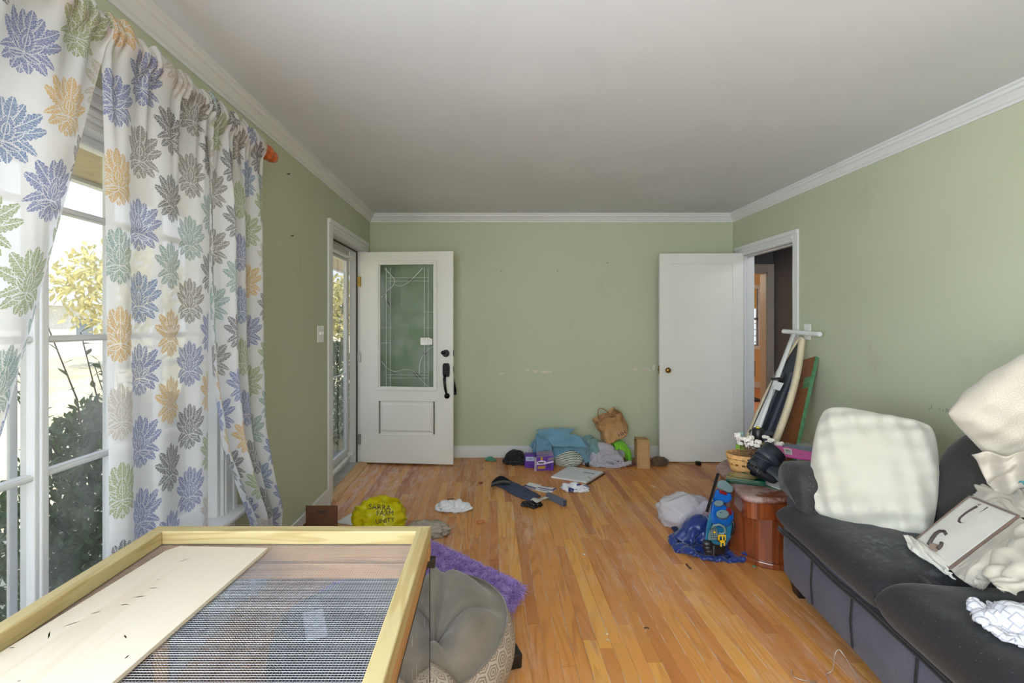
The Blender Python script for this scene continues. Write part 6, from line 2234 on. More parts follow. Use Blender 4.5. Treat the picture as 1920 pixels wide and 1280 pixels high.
def floral_mat():
    g = G('cream_ring_print_cloth')
    u, v, _ = g.sep(g.uv())
    S = 0.027
    px, py = u / S, v / (S * 1.732)
    def rd(ox):
        a = (px + ox).fract() - 0.5
        b2 = ((py + ox).fract() - 0.5) * 1.732
        return (a * a + b2 * b2).sqrt()
    d = rd(0.0).min(rd(0.5))
    ln = ((d - 0.40).abs() < 0.035).max((d - 0.16).abs() < 0.03) if False else None
    l1 = g.math('LESS_THAN', (d - 0.42).abs(), 0.035)
    l2 = g.math('LESS_THAN', (d - 0.17).abs(), 0.03)
    ln = l1.max(l2)
    c = g.mix(g.noise(g.uv(), 5.0, 4.0), lin((192, 184, 170)), lin((202, 194, 180)))
    c = g.mix(ln * 0.42, c, lin((176, 164, 146)))
    g.put(g.b.inputs['Base Color'], c)
    g.b.inputs['Roughness'].default_value = 0.85
    g.b.inputs['Sheen Weight'].default_value = 0.2
    return g.m
pL_ = P(1792, 785, 1.80)
px_ = Vector((0.62, -0.34, 0.70)).normalized()
pz_ = Vector((-0.40, 0.02, 0.88)); pz_ = (pz_ - px_ * pz_.dot(px_)).normalized()
py_ = pz_.cross(px_)
pc = pL_ + px_ * 0.25 - pz_ * 0.165
M_FLOR = floral_mat()
fp = thing('patterned_pillow', 'cream ring-print pillow lying on top of the sofa back cushions', 'pillow', tuple(pc))
pillow(frame(pc, px_, py_, pz_), 0.54, 0.42, 0.24, n=52, wr=0.012, seed=9, pinch=-0.02, corner=0.06).build('pillow_body', M_FLOR, fp, smooth=True, weld=True)
# open end of its case hanging down in folds
E0, E1 = P(1822, 852, 1.76), P(1960, 846, 1.58)
def case_end(u, v):
    a = E0.lerp(E1, u)
    bl = P(1868, 930, 1.76).lerp(P(1985, 902, 1.54), u)
    p = a.lerp(bl, v)
    p += Vector((-0.6, -0.8, 0)) * (0.016 * math.sin(v * 15 + u * 5) * (0.3 + v) + 0.012 * math.sin(u * 17 + v * 4))
    p.z += 0.010 * math.sin(u * 9 + v * 8)
    return p
MB().grid(case_end, 36, 26, lambda u, v: (u * 0.5, v * 0.2 + 0.4)).build('case_flap', M_FLOR, fp, smooth=True, solid=0.004)

tl = thing('teal_cloth', 'teal cloth corner showing under the patterned pillow', 'cloth', tuple(P(1895, 912, 1.80)))
MB().grid(lambda u, v: P(1882 + 62 * u, 922 - 20 * u - 14 * v + 5 * math.sin(u * 9), 1.76 + 0.08 * v - 0.22 * u) + Vector((0, 0, 0.008 * math.sin(u * 15 + v * 6))), 24, 10).build('cloth', cloth_mat('teal_cloth_dye', (20, 138, 156)), tl, smooth=True, solid=0.006)

def patch(A, B, C, D, nu, nv, nm, m, amp, fr, seed, bulge=0.0, w=0.5, h=0.4, parent=None, zmin=0.468, ramp=6.0):
    P0 = np.zeros((nv, nu, 3))
    for j in range(nv):
        for i in range(nu):
            u, v = i / (nu - 1), j / (nv - 1)
            q = A.lerp(B, u).lerp(D.lerp(C, u), v)
            q.z += bulge * math.sin(PI * v) * (0.6 + 0.4 * math.sin(PI * u))
            q += Vector((0.012 * math.sin(u * 7 + seed), 0.012 * math.sin(u * 5 + v * 4 + seed), 0)) * v
            P0[j, i] = q
    du = np.gradient(P0, axis=1); dv_ = np.gradient(P0, axis=0)
    n_ = np.cross(du, dv_); n_ /= np.linalg.norm(n_, axis=-1, keepdims=True) + 1e-9
    n_ *= np.where(n_[..., 2:3] < 0, -1.0, 1.0)
    for j in range(nv):
        for i in range(nu):
            u, v = i / (nu - 1), j / (nv - 1)
            a = noise.noise((u * 2 + seed, v * 2, 0))
            f_ = abs(noise.noise((u * fr * 0.35 + seed, v * fr + a * 2.0, 1.0)))
            f2 = abs(noise.noise((u * fr * 0.8, v * fr * 1.7 + a * 2 + seed, 3.0)))
            P0[j, i] += n_[j, i] * amp * (min(1, f_ * 2.2) ** 0.7 + 0.4 * min(1, f2 * 2) - 0.3) * min(1.0, v * ramp + 0.05)
    P0[..., 2] = np.maximum(P0[..., 2], zmin)
    return cloth_mb(P0, w, h).build(nm, m, parent or cb, smooth=True, solid=0.005)
M_CANVAS = cloth_mat('beige_canvas', (186, 179, 165), 0.08, 0.85, 0.3, 300.0)
M_CANVASL = cloth_mat('pale_canvas', (206, 203, 194), 0.05, 0.85, 0.3, 300.0)
M_BRPIPE = cloth_mat('brown_piping', (112, 92, 80), 0.1)
f0, f1, f2, f3 = P(1716, 1014, 1.84), P(1781, 1066, 1.63), P(1911, 968, 1.575), P(1819, 931, 1.83)
cb = thing('canvas_storage_bag', 'beige canvas storage bag with brown piping and two hook-shaped straps on the sofa', 'bag', tuple((f0 + f2) / 2))
fn_ = (f1 - f0).cross(f3 - f0).normalized()
if fn_.z < 0: fn_ = -fn_
def fq(u, v, l=0.0):
    return f0.lerp(f1, u).lerp(f3.lerp(f2, u), v) + fn_ * (l + 0.008 * math.sin(PI * u) * math.sin(PI * v))
fl_ = MB().grid(lambda u, v: fq(u, v), 16, 16).build('front_flap', M_CANVASL, cb, smooth=True, solid=0.006)
pth = [fq(k / 10, 0, .002) for k in range(11)] + [fq(1, k / 10, .002) for k in range(1, 11)] + [fq(1 - k / 10, 1, .002) for k in range(1, 11)] + [fq(0, 1 - k / 10, .002) for k in range(1, 11)]
MB().tube(pth, 0.0045, 6).build('piping', M_BRPIPE, cb, smooth=True)
# two hook-shaped handles and their tabs, placed from the flap's own coordinates
def on_flap(px, py, l):
    d = P(px, py, 1.0) - Vector((0, 0, H))
    t = (f0 - Vector((0, 0, H))).dot(fn_) / d.dot(fn_)
    return Vector((0, 0, H)) + d * t + fn_ * l
M_HOOK = mat('dark_brown_cord', (72, 60, 58), 0.6, 0.2)
k_ = lambda a, b2: (1660 + a / 3.2, 880 + b2 / 3.2)
for pts in ([(572, 240), (540, 258), (500, 284), (470, 310), (462, 330), (478, 344), (500, 340), (520, 326)],
            [(385, 410), (372, 388), (345, 386), (318, 402), (296, 430), (276, 464)],
            [(638, 250), (610, 270), (582, 288)], [(356, 456), (350, 474), (330, 492)]):
    MB().tube([on_flap(*k_(*q), l=0.012) for q in pts], 0.0062, 8).build('hook_strap', M_HOOK, cb, smooth=True)
for pts in ([(572, 222), (612, 226), (648, 238), (640, 262), (604, 262), (572, 246)], [(280, 462), (300, 456), (334, 468), (322, 504), (276, 486)]):
    v = [on_flap(*k_(*q), l=0.007) for q in pts]
    v2 = [p + fn_ * 0.006 for p in v]
    n = len(v)
    MB().add(v + v2, [tuple(range(n)), tuple(range(2 * n - 1, n - 1, -1))] + [(i, (i + 1) % n, n + (i + 1) % n, n + i) for i in range(n)]).build('tab', cloth_mat('brown_webbing', (134, 114, 98)), cb)
# slumped, folded body of the bag around the flap
seatz = 0.468
b_ = -fn_ * 0.005
patch(f1 + b_, f2 + b_, P(1998, 1000, 1.36), P(1838, 1106, 1.50), 44, 40, 'bag_side', M_CANVAS, 0.045, 3.6, 2.0, -0.02, ramp=1.6)
patch(P(1838, 1104, 1.51), P(2010, 985, 1.37), P(2060, 1075, 1.22), P(1900, 1118, 1.37), 40, 30, 'bag_fold', M_CANVAS, 0.05, 3.2, 5.0, 0.05)
patch(f0 + b_, f1 + b_, P(1776, 1082, 1.62), P(1688, 1008, 1.86), 34, 20, 'bag_hem', M_CANVASL, 0.020, 2.5, 8.0, 0.012, 0.3, 0.1)
patch(f3 + b_, f2 + b_, P(1990, 958, 1.46), P(1862, 906, 1.84), 34, 26, 'bag_top', M_CANVAS, 0.03, 3.0, 11.0, 0.0, ramp=2.0)
patch(P(1862, 906, 1.84), P(1985, 940, 1.48), P(2020, 915, 1.50), P(1905, 905, 1.80), 30, 16, 'bag_back', M_CANVAS, 0.025, 3.0, 14.0, 0.03)

def lattice_mat():
    g = G('white_cloth_with_grey_squares')
    u, v, _ = g.sep(g.uv())
    a, b2 = ((u / 0.040).fract() - 0.5).abs(), ((v / 0.040).fract() - 0.5).abs()
    d = a.max(b2)
    l1 = g.math('LESS_THAN', (d - 0.27).abs(), 0.035)
    cr = g.math('LESS_THAN', a.min(b2), 0.035) * g.math('GREATER_THAN', d, 0.27)
    c = g.mix(l1.max(cr) * 0.75, lin((206, 207, 214)), lin((140, 144, 160)))
    g.put(g.b.inputs['Base Color'], c)
    g.b.inputs['Roughness'].default_value = 0.85
    return g.m
M_LAT = lattice_mat()
lc = P(1925, 1190, 1.31)
p = crumple(lc.x, lc.y, 0.49, 0.42, 0.36, 0.115, 0.10, n=30, height=0.16, seed=31, coll=[c_floor(0.492, 0.007), c_ball((lc.x, lc.y, 0.51), (0.07, 0.06, 0.05))], steps=70, self_r=0.018, floor_z=0.3)
put_cloth('lattice_cloth', 'white cloth with grey square lattice print crumpled on the nearest seat cushion', 'cloth', p, 0.42, 0.36, M_LAT, wr=0.012, fr=8.0, floor=0.489)

# ------------------------------------------------------------------ clutter along the back wall
c_back = c_plane((0, YB - 0.018, 0), (0, -1, 0), 0.008)
def heap(name, label, cat, cx, cy, w, h, rx, ry, m, seed, z=0.0, height=0.18, coll=(), n=30, steps=75, self_r=0.02, rz=0.0, bend=0.14, solid=0.005, group=None, sub=1, wr=0.014, fr=9.0):
    p = crumple(cx, cy, z, w, h, rx, ry, n=n, height=height, seed=seed, coll=list(coll) + [c_back], steps=steps, bend=bend, self_r=self_r, rz=rz)
    return put_cloth(name, label, cat, p, w, h, m, solid=solid, group=group, wr=wr, fr=fr, seed=seed, floor=0.003)
heap('black_cloth', 'black crumpled garment against the baseboard left of the purple boxes', 'clothing', 0.275, 4.59, 0.55, 0.42, 0.15, 0.10, cloth_mat('black_cotton', (20, 20, 22)), 2, height=0.26, coll=[c_ball((0.24, 4.60, 0.02), (0.10, 0.07, 0.10)), c_ball((0.38, 4.66, 0.02), (0.05, 0.05, 0.12))])
heap('teal_scrap', 'small teal scrap of cloth at the baseboard', 'cloth', 0.0, 4.66, 0.16, 0.09, 0.055, 0.03, cloth_mat('mint_teal_cloth', (84, 150, 128)), 3, height=0.06, n=16, self_r=0, coll=[c_ball((-0.01, 4.66, 0.01), (0.03, 0.02, 0.03))])
# purple printed boxes
M_PURP = mat('purple_print', (92, 44, 160), 0.45, 0.1)
M_LILAC = mat('pale_lilac_card', (214, 206, 228), 0.5, 0.05)
M_GREYPR = mat('grey_print', (128, 118, 140), 0.5)
M_GOLDPR = mat('gold_print', (188, 148, 48), 0.5)
def printed_box(label, x0, x1, y0, z1, dy, rz, seed, front):
    t = thing('printed_box', label, 'box', ((x0 + x1) / 2, y0, 0), 0)
    cx = (x0 + x1) / 2
    Mx = loc_rot((cx, y0, 0), 0, 0, rz)
    w_ = (x1 - x0)
    MB(Mx).box((-w_ / 2, 0, 0.001), (w_ / 2, dy, z1)).build('carton', M_PURP if front else M_LILAC, t, bevel=0.002)
    def patch(nm, m, pts):
        MB(Mx).add([(a * w_ - w_ / 2, -0.0008, b2 * z1) for a, b2 in pts], [tuple(range(len(pts)))]).build(nm, m, t)
    for nm, m, pts in front or []:
        patch(nm, m, pts)
    return t, Mx, w_
t, Mx, w_ = printed_box('purple printed carton with gold and grey panels, nearest of the two purple boxes', 0.418, 0.575, 4.337, 0.145, 0.10, 0.05, 1, [
    ('side_stripe', M_GREYPR, [(0.0, .84), (1, .93), (1, 1.0), (0, .94)]), ('label_panel', M_LILAC, [(0.02, .36), (.55, .40), (.55, .60), (.3, .66), (.02, .56)]),
    ('gold_panel', M_GOLDPR, [(0.06, .10), (.5, .12), (.54, .30), (.08, .28)]), ('grey_panel', M_GREYPR, [(.62, .60), (1, .66), (1, .88), (.70, .80)]), ('lilac_panel', M_LILAC, [(.56, .42), (1, .52), (1, .62), (.56, .52)]),
    ('picture', M_GOLDPR, [(.24, .68), (.36, .66), (.40, .78), (.30, .88), (.22, .80)])])
mk = MB(Mx)
for k, (a, b2, l) in enumerate(((.10, .50, .36), (.12, .44, .30), (.62, .30, .25), (.60, .22, .3), (.64, .38, .2))):
    mk.box((a * w_ - w_ / 2, -0.0014, b2 * .145), ((a + l) * w_ - w_ / 2, -0.0006, b2 * .145 + 0.006))
mk.build('print_lines', M_INK, t)
MB(Mx).add([(-w_ / 2, 0, .001), (-w_ / 2, 0.0, .125), (-w_ / 2 - 0.022, -0.03, .13), (-w_ / 2 - .022, -0.03, .001)], [(0, 1, 2, 3)]).build('side_flap', M_LILAC, t, solid=0.001)
MB(Mx).add([(-w_ / 2, 0.002, .145), (w_ / 2, 0.002, .145), (w_ / 2 - .01, 0.03, .178), (-w_ / 2 + .005, 0.03, .168)], [(0, 1, 2, 3)]).build('top_flap', M_GREYPR, t, solid=0.001)
t, Mx, w_ = printed_box('smaller pale box with a purple band beside the black garment', 0.318, 0.408, 4.415, 0.125, 0.07, -0.04, 2, [('purple_band', M_PURP, [(0.08, 0.02), (.98, 0.02), (.98, .50), (.08, .50)]), ('blue_band', mat('pale_blue_print', (172, 182, 214), 0.5), [(0.1, .52), (.98, .52), (.98, .84), (.1, .84)])])
mk = MB(Mx)
for (a, b2, l) in ((.45, .66, .3), (.3, .24, .45), (.35, .16, .35)):
    mk.box((a * w_ - w_ / 2, -0.0016, b2 * .125), ((a + l) * w_ - w_ / 2, -0.0008, b2 * .125 + 0.004))
mk.build('print_lines', M_INK, t)
# chevron blanket
def chevron_mat():
    g = G('green_white_chevron_knit')
    u, v, _ = g.sep(g.uv())
    tri = ((u / 0.034).fract() - 0.5).abs() * 0.020
    s = g.math('GREATER_THAN', ((v + tri) / 0.030).fract(), 0.5)
    c = g.mix(s, lin((230, 234, 224)), lin((78, 88, 62)))
    g.put(g.b.inputs['Base Color'], c)
    g.b.inputs['Roughness'].default_value = 0.95
    g.bump(g.noise(g.uv(), 260.0, 2.0), 0.4, 0.003)
    return g.m
M_CHEV = chevron_mat()
cbx, cby = 0.73, 4.52
def chv(u, v):
    th = u * 2 * PI
    z = 0.22 * v
    r = 0.98 - 0.25 * v + 0.10 * math.sin(v * PI) - 0.22 * (1 - v) ** 6
    r *= 1 + 0.05 * math.sin(th * 3 + 4 * v) + 0.03 * math.sin(th * 7 - 3 * v)
    return Vector((cbx + 0.170 * r * math.cos(th), cby + 0.105 * r * math.sin(th) + 0.0, 0.003 + z))
cbk = MB().grid(chv, 60, 30, lambda u, v: (u * 0.9, v * 0.42 + 0.04 * math.sin(u * 9)))
cbk.grid(lambda u, v: chv(u, 1.0).lerp(Vector((cbx, cby, 0.22)), v), 60, 6, lambda u, v: (u * .9, .42 + v * .15))
o = cbk.build('chevron_blanket', M_CHEV, None, smooth=True, weld=True)
tag(o, 'green and white chevron blanket bundled beneath the light blue towel', 'blanket')
# towels
kb_ = [c_ball((0.73, 4.54, 0.06), (0.20, 0.15, 0.22)), c_ball((0.53, 4.60, 0.10), (0.11, 0.11, 0.19)), c_ball((0.86, 4.58, 0.10), (0.09, 0.11, 0.15))]
M_BTOW = cloth_mat('light_blue_terry', (104, 150, 176), 0.12, 0.95, 0.5, 300.0, 0.4)
M_TTOW = cloth_mat('grey_teal_terry', (112, 146, 148), 0.12, 0.95, 0.5, 300.0, 0.4)
nx_, ny_ = 40, 28
u, v = np.meshgrid(np.linspace(-.5, .5, nx_), np.linspace(-.5, .5, ny_))
P0 = np.stack([0.69 + u * 0.52 + 0.02 * np.sin(v * 11), 4.575 + v * 0.30 + 0.02 * np.sin(u * 13), 0.40 + 0.05 * np.sin(u * 14 + v * 9) + 0.05 * np.sin(v * 17 - u * 6) - 0.10 * np.maximum(0, -u - 0.2)], -1)
pt = cloth(P0, kb_ + [c_back, c_floor()], steps=60, iters=7, bend=0.12, rest=(0.66 / (nx_ - 1), 0.44 / (ny_ - 1)), self_r=0.018, fric=0.9)
btw = put_cloth('blue_towel', 'light blue towel draped over the bundled blanket by the back wall', 'towel', pt, 0.66, 0.44, M_BTOW, solid=0.007, wr=0.024, fr=7.0, floor=0.004)
patch(P(1006, 806, 4.52), P(1082, 803, 4.52), P(1060, 828, 4.35), P(1010, 818, 4.37), 30, 20, 'towel_fold', M_BTOW, 0.022, 2.2, 3.0, 0.03, 0.4, 0.2, btw, 0.01, 3.0)
patch(P(1014, 817, 4.38), P(1078, 814, 4.42), P(1099, 839, 4.35), P(1034, 836, 4.33), 34, 18, 'towel_fold', M_BTOW, 0.026, 1.8, 7.0, 0.03, 0.4, 0.2, btw, 0.01, 3.0)
patch(P(1005, 811, 4.46), P(1034, 824, 4.36), P(1034, 848, 4.36), P(1007, 849, 4.42), 20, 26, 'towel_fold', M_BTOW, 0.022, 2.0, 12.0, 0.02, 0.2, 0.3, btw, 0.01, 3.0)
p = crumple(0.955, 4.62, 0.10, 0.42, 0.36, 0.10, 0.11, n=30, height=0.34, seed=9, coll=[c_ball((0.93, 4.66, 0.14), (0.075, 0.07, 0.17)), c_ball((1.0, 4.60, 0.06), (0.08, 0.08, 0.14)), c_back], steps=60, self_r=0.018, fric=0.7)
put_cloth('teal_towel', 'grey-teal towel bunched between the blue towel and the grey blanket', 'towel', p, 0.42, 0.36, M_TTOW, solid=0.007, wr=0.030, fr=8.0, floor=0.004)
gcol = [c_ball((1.08, 4.60, 0.02), (0.16, 0.12, 0.17)), c_ball((1.24, 4.62, 0.0), (0.12, 0.10, 0.10))]
p = crumple(1.11, 4.57, 0.05, 0.72, 0.50, 0.235, 0.155, n=36, height=0.24, seed=14, coll=gcol + [c_back], steps=80, self_r=0.02, bend=0.10)
put_cloth('grey_blanket', 'pale grey fleece blanket heaped on the floor under the paper bag', 'blanket', p, 0.72, 0.50, cloth_mat('pale_grey_fleece', (178, 174, 186), 0.08, 0.95, 0.5, 200.0, 0.4), solid=0.006, wr=0.024, fr=7.0, floor=0.004)
p = crumple(1.255, 4.62, 0.20, 0.30, 0.22, 0.115, 0.085, n=24, height=0.12, seed=6, coll=[c_ball((1.08, 4.60, 0.02), (0.18, 0.14, 0.195)), c_ball((1.24, 4.62, 0.03), (0.13, 0.11, 0.165)), c_back], steps=55, self_r=0.0, fric=0.8)
put_cloth('green_cloth', 'bright lime green cloth on the right end of the grey blanket', 'cloth', p, 0.30, 0.22, cloth_mat('lime_green_cloth', (126, 206, 40), 0.1), solid=0.006, wr=0.015, fr=9.0)
p = crumple(1.23, 4.51, 0.0, 0.60, 0.22, 0.27, 0.06, n=34, height=0.05, seed=8, coll=[c_back], steps=60, self_r=0)
put_cloth('maroon_cloth', 'maroon brown cloth lying flat under the front edge of the grey blanket', 'cloth', p, 0.60, 0.22, cloth_mat('maroon_brown_cloth', (92, 46, 36)), solid=0.006, wr=0.012, fr=8.0, floor=0.004)
bl = thing('black_ball', 'small round black ball on the floor in front of the grey blanket', 'ball', tuple(F(1101, 874)))
c = F(1101, 875)
MB().ball((c.x, c.y, 0.022), (0.021, 0.021, 0.022), 14, 10).build('ball', M_BLACK, bl, smooth=True)
MB().tube([(c.x, c.y, 0.036), (c.x + 0.006, c.y, 0.05)], 0.007, 8).build('stem', M_BLACK, bl)
# paper carrier bag, crushed and tipped over on the pile
pbag = thing('paper_bag', 'crumpled brown paper carrier bag with twisted handles resting on the grey blanket', 'bag', (1.17, 4.62, 0.22))
M_KRAFT = mat('brown_kraft_paper', (186, 144, 96), 0.75, 0.12, 14.0, 0.25, 60.0)
PB = loc_rot((1.17, 4.60, 0.345), 0.25, -0.5, -0.15)
def kr(u, v):
    th = u * 2 * PI
    c, s = math.cos(th), math.sin(th)
    a, b2 = 0.125, 0.075
    k = 1 / (abs(c) ** 5 + abs(s) ** 5) ** 0.2
    x, y = a * c * k, b2 * s * k
    z = -0.12 + 0.25 * v
    q = 1 + 0.55 * (abs(noise.noise((x * 9, z * 8, y * 9))) - 0.22) - 0.22 * math.sin(PI * v) * (s < 0) * abs(s)
    q *= 1.0 if v > 0.04 else 0.9
    z += 0.03 * noise.noise((x * 9, y * 9, 2.0)) * v
    return Vector((x * q, min(0.085, y * q), z))
kb2 = MB(PB).grid(kr, 44, 18)
kb2.grid(lambda u, v: kr(u, 0).lerp(Vector((0, 0, -0.12)), v), 44, 4)
kb2.build('bag_body', M_KRAFT, pbag, smooth=False, weld=True, solid=0.0012)
for (x0, y0, dz, lean) in ((-0.045, -0.06, 0.10, -0.03), (-0.05, 0.06, 0.085, 0.02)):
    pts = [Vector((x0 + 0.11 * k / 12 - 0.02, y0 + lean * math.sin(PI * k / 12), 0.10 + dz * math.sin(PI * k / 12) ** 0.6)) for k in range(13)]
    MB(PB).tube(pts, 0.0055, 6).build('handle', mat('kraft_handle', (170, 128, 84), 0.8), pbag, smooth=True)
PBt = MB(PB).grid(kr, 44, 18)
bvh_k = bvh_of(PBt)
TM = frame(PB @ Vector((0.055, -0.3, -0.075)), PB.to_3x3() @ Vector((1, 0, 0)), PB.to_3x3() @ Vector((0, 0, 1)), PB.to_3x3() @ Vector((0, -1, 0)))
text_mesh('HH', 0.055, TM, M_INK, 'lettering', pbag, 0.0, bvh_k, PB.to_3x3() @ Vector((0, 1, 0)), 0.003)
# upright cardboard carton
cbx2 = thing('cardboard_box', 'narrow brown cardboard carton standing upright by the right door', 'box', tuple(F(1207, 879)))
q0, q1 = F(1195, 878.5), F(1218.5, 879.5)
ux = (q1 - q0).normalized()
uy = Vector((-ux.y, ux.x, 0))
CM = frame(q0, ux, uy, Vector((0, 0, 1)))
cw = (q1 - q0).length
MB(CM).box((0, 0, 0.001), (cw, 0.19, 0.235)).build('carton', M_CARD, cbx2, bevel=0.002)
MB(CM).add([(0.002, -0.001, .232), (cw - .002, -0.001, .232), (cw - .004, 0.03, .262), (.002, 0.03, .258), (0.0, 0.19, .25), (cw, .19, .25)], [(0, 1, 2, 3), (3, 2, 5, 4)]).build('top_flap', M_CARD, cbx2, solid=0.003)
MB(CM).box((0.012, -0.0016, 0.002), (0.015, 0.0, 0.232)).box((cw - 0.014, -0.0016, 0.002), (cw - 0.011, 0.0, 0.232)).build('score_line', mat('cardboard_score', (150, 112, 74), 0.9), cbx2)
lump = blob((1.60, 4.50, 0.03), (0.075, 0.055, 0.045), 5.0, 0.45, freq=3.5, nu=36, nv=22)
o = lump.build('brown_rag', cloth_mat('brown_dusty_rag', (96, 74, 54), 0.3), None, smooth=True)
tag(o, 'dusty brown wadded rag by the corner of the right door', 'rag')
sheet('cardboard_piece', 'flat piece of brown cardboard lying under the right door', 'cardboard', [F(1259, 863), F(1289, 872.5), F(1305, 870.5), F(1300, 867), F(1279, 861.5)], 0.0015, 0.005, M_CARD)
bc = thing('black_cube', 'tiny black plastic cube on the floor below the right door', 'cube', tuple(F(1311, 872)))
c = F(1311, 873)
MB(loc_rot((c.x, c.y + .02, 0), 0, 0, .1)).box((-.02, -.02, 0.0), (.02, .02, .036)).build('case', M_BLACK, bc, bevel=0.003)
MB(loc_rot((c.x, c.y + .02, 0), 0, 0, .1)).box((-.008, -.024, 0.01), (.008, -.02, .024)).build('plug', M_BLACK, bc)

# white flat case with small print
wc = thing('white_board', 'flat white board with a line of dark print on the floor', 'board', tuple(F(1082, 892)))
q = [F(1033, 896), F(1100, 906.5), F(1131, 887), F(1067, 876)]
m = MB().add([(p.x, p.y, 0.001) for p in q] + [(p.x, p.y, 0.016) for p in q], [(3, 2, 1, 0), (4, 5, 6, 7), (0, 1, 5, 4), (1, 2, 6, 5), (2, 3, 7, 6), (3, 0, 4, 7)])
m.build('panel', mat('white_laminate', (222, 224, 230), 0.45, 0.03), wc, bevel=0.003)
qz = [Vector((p.x, p.y, 0.0165)) for p in q]
def wq(u, v): return qz[0].lerp(qz[1], u).lerp(qz[3].lerp(qz[2], u), v)
b = MB()
for (u0, u1, v0, v1) in ((.60, .70, .66, .70), (.71, .78, .66, .70), (.79, .90, .66, .70), (.86, .9, .36, .40), (.93, .97, .28, .33)):
    b.add([wq(u0, v0), wq(u1, v0), wq(u1, v1), wq(u0, v1)], [(0, 1, 2, 3)])
b.build('print', M_INK, wc)
a_, b_ = F(1101, 908, 0.008), F(1134, 887.5, 0.008)
MB().tube([a_, b_], 0.006, 6).build('edge_trim', M_BLACK, wc)
# two cards
def card(label, pts, cells):
    t = thing('printed_card', label, 'card', tuple(pts[0]), group=None)
    m = MB().add([(p.x, p.y, 0.001) for p in pts] + [(p.x, p.y, 0.0025) for p in pts], [(3, 2, 1, 0), (4, 5, 6, 7), (0, 1, 5, 4), (1, 2, 6, 5), (2, 3, 7, 6), (3, 0, 4, 7)])
    m.build('card', M_PAPER, t)
    z = [Vector((p.x, p.y, 0.003)) for p in pts]
    b = MB()
    for (u0, u1, v0, v1) in cells:
        g2 = lambda u, v: z[0].lerp(z[1], u).lerp(z[3].lerp(z[2], u), v)
        b.add([g2(u0, v0), g2(u1, v0), g2(u1, v1), g2(u0, v1)], [(0, 1, 2, 3)])
    b.build('print', mat('violet_print', (84, 78, 138), 0.5), t)
card('left of two violet and white printed cards lying on the floor', [F(979, 913), F(1003, 919), F(1016, 910), F(992, 904.5)], [(0.0, 1.0, .0, .12), (.1, .9, .2, .42), (0, .16, .12, .5)])
card('right of two violet and white printed cards lying on the floor', [F(1001, 918.5), F(1031, 925), F(1045, 916), F(1015, 910.5)], [(0.0, 1.0, .46, .62), (.84, 1.0, .6, 1.0), (0, .5, .9, 1.0), (.2, .8, .2, .3)])
# patterned cloth ball
def motley():
    g = G('red_white_blue_print')
    v = g.node('ShaderNodeTexVoronoi')
    v.inputs['Scale'].default_value = 16.0
    g.put(v.inputs['Vector'], g.uv())
    f_ = g.sep(X(g, v.outputs['Color']))[0]
    c = g.ramp(f_, [(0.0, lin((226, 228, 238))), (0.42, lin((52, 60, 120))), (0.56, lin((228, 230, 238))), (0.78, lin((190, 44, 62))), (0.87, lin((100, 116, 150)))], True)
    g.put(g.b.inputs['Base Color'], c)
    g.b.inputs['Roughness'].default_value = 0.85
    return g.m
c = F(1080, 918)
p = crumple(c.x, c.y, 0.0, 0.46, 0.36, 0.10, 0.065, n=30, height=0.12, seed=20, coll=[c_ball((c.x, c.y, 0.0), (0.07, 0.04, 0.05))], steps=70, self_r=0.018)
put_cloth('patterned_cloth', 'crumpled red, white and blue patterned cloth in front of the white board', 'cloth', p, 0.46, 0.36, motley(), wr=0.018, fr=9.0, floor=0.004)
# denim strip with black end
def denim():
    g = G('dark_blue_denim')
    u, v, _ = g.sep(g.uv())
    n = g.noise(g.obj(), 120.0, 2.0)
    c = g.ramp(n, [(0.3, lin((44, 56, 82))), (0.7, lin((78, 92, 120)))])
    st = g.math('LESS_THAN', ((v * 5.0).fract() - 0.5).abs(), 0.05)
    c = g.mix(st * 0.8, c, lin((28, 32, 46)))
    c = g.mix(g.math('LESS_THAN', u, 0.09), c, lin((14, 14, 18)))
    g.put(g.b.inputs['Base Color'], c)
    g.b.inputs['Roughness'].default_value = 0.9
    return g.m
dl = [F(921, 908), F(945, 918), F(965, 930), F(985, 938), F(1000, 944)]
dr = [F(956, 904), F(975, 911), F(990, 919), F(1004, 926), F(1014, 932)]
def lerp_list(L, t):
    f_ = t * (len(L) - 1)
    i = min(int(f_), len(L) - 2)
    return L[i].lerp(L[i + 1], f_ - i)
def dn(u, v):
    p = lerp_list(dl, u).lerp(lerp_list(dr, u), v)
    p = p.copy()
    p.z = 0.006 + 0.022 * math.sin(PI * v) ** 0.5 + 0.006 * math.sin(u * 21 + v * 4) * math.sin(PI * v) + 0.03 * max(0, 1 - u * 9) * math.sin(PI * v)
    return p
o = MB().grid(dn, 40, 14).build('denim_strip', denim(), None, smooth=True, solid=0.006)
tag(o, 'long flattened dark blue denim sleeve with a black end lying on the boards', 'clothing')
MB().grid(lambda u, v: F(921 + 36 * u, 907 - 4 * u + 5 * v - 3 * math.sin(PI * u), 0.035), 12, 4).build('cuff', cloth_mat('black_cuff', (18, 18, 22)), o, smooth=True, solid=0.012)
c = F(1000, 948)
p = crumple(c.x - 0.01, c.y, 0.0, 0.26, 0.18, 0.075, 0.055, n=22, height=0.07, seed=23, coll=[c_ball((c.x + .02, c.y + .02, 0.0), (0.045, 0.03, 0.04))], steps=50, self_r=0)
o = put_cloth('black_wrapper', 'crumpled black plastic wrapper at the lower end of the denim sleeve', 'wrapper', p, 0.26, 0.18, mat('black_film', (22, 24, 28), 0.2, 0.3), solid=0.002, wr=0.016, fr=14.0, floor=0.002)
g0, g1 = F(1028, 937, 0), F(1056, 950, 0)
ux = (g1 - g0).normalized(); uy = Vector((-ux.y, ux.x, 0))
gb = thing('grey_block', 'long dark grey foam block beside the black wrapper', 'block', tuple(g0))
GM = frame(g0, ux, uy, Vector((0, 0, 1)))
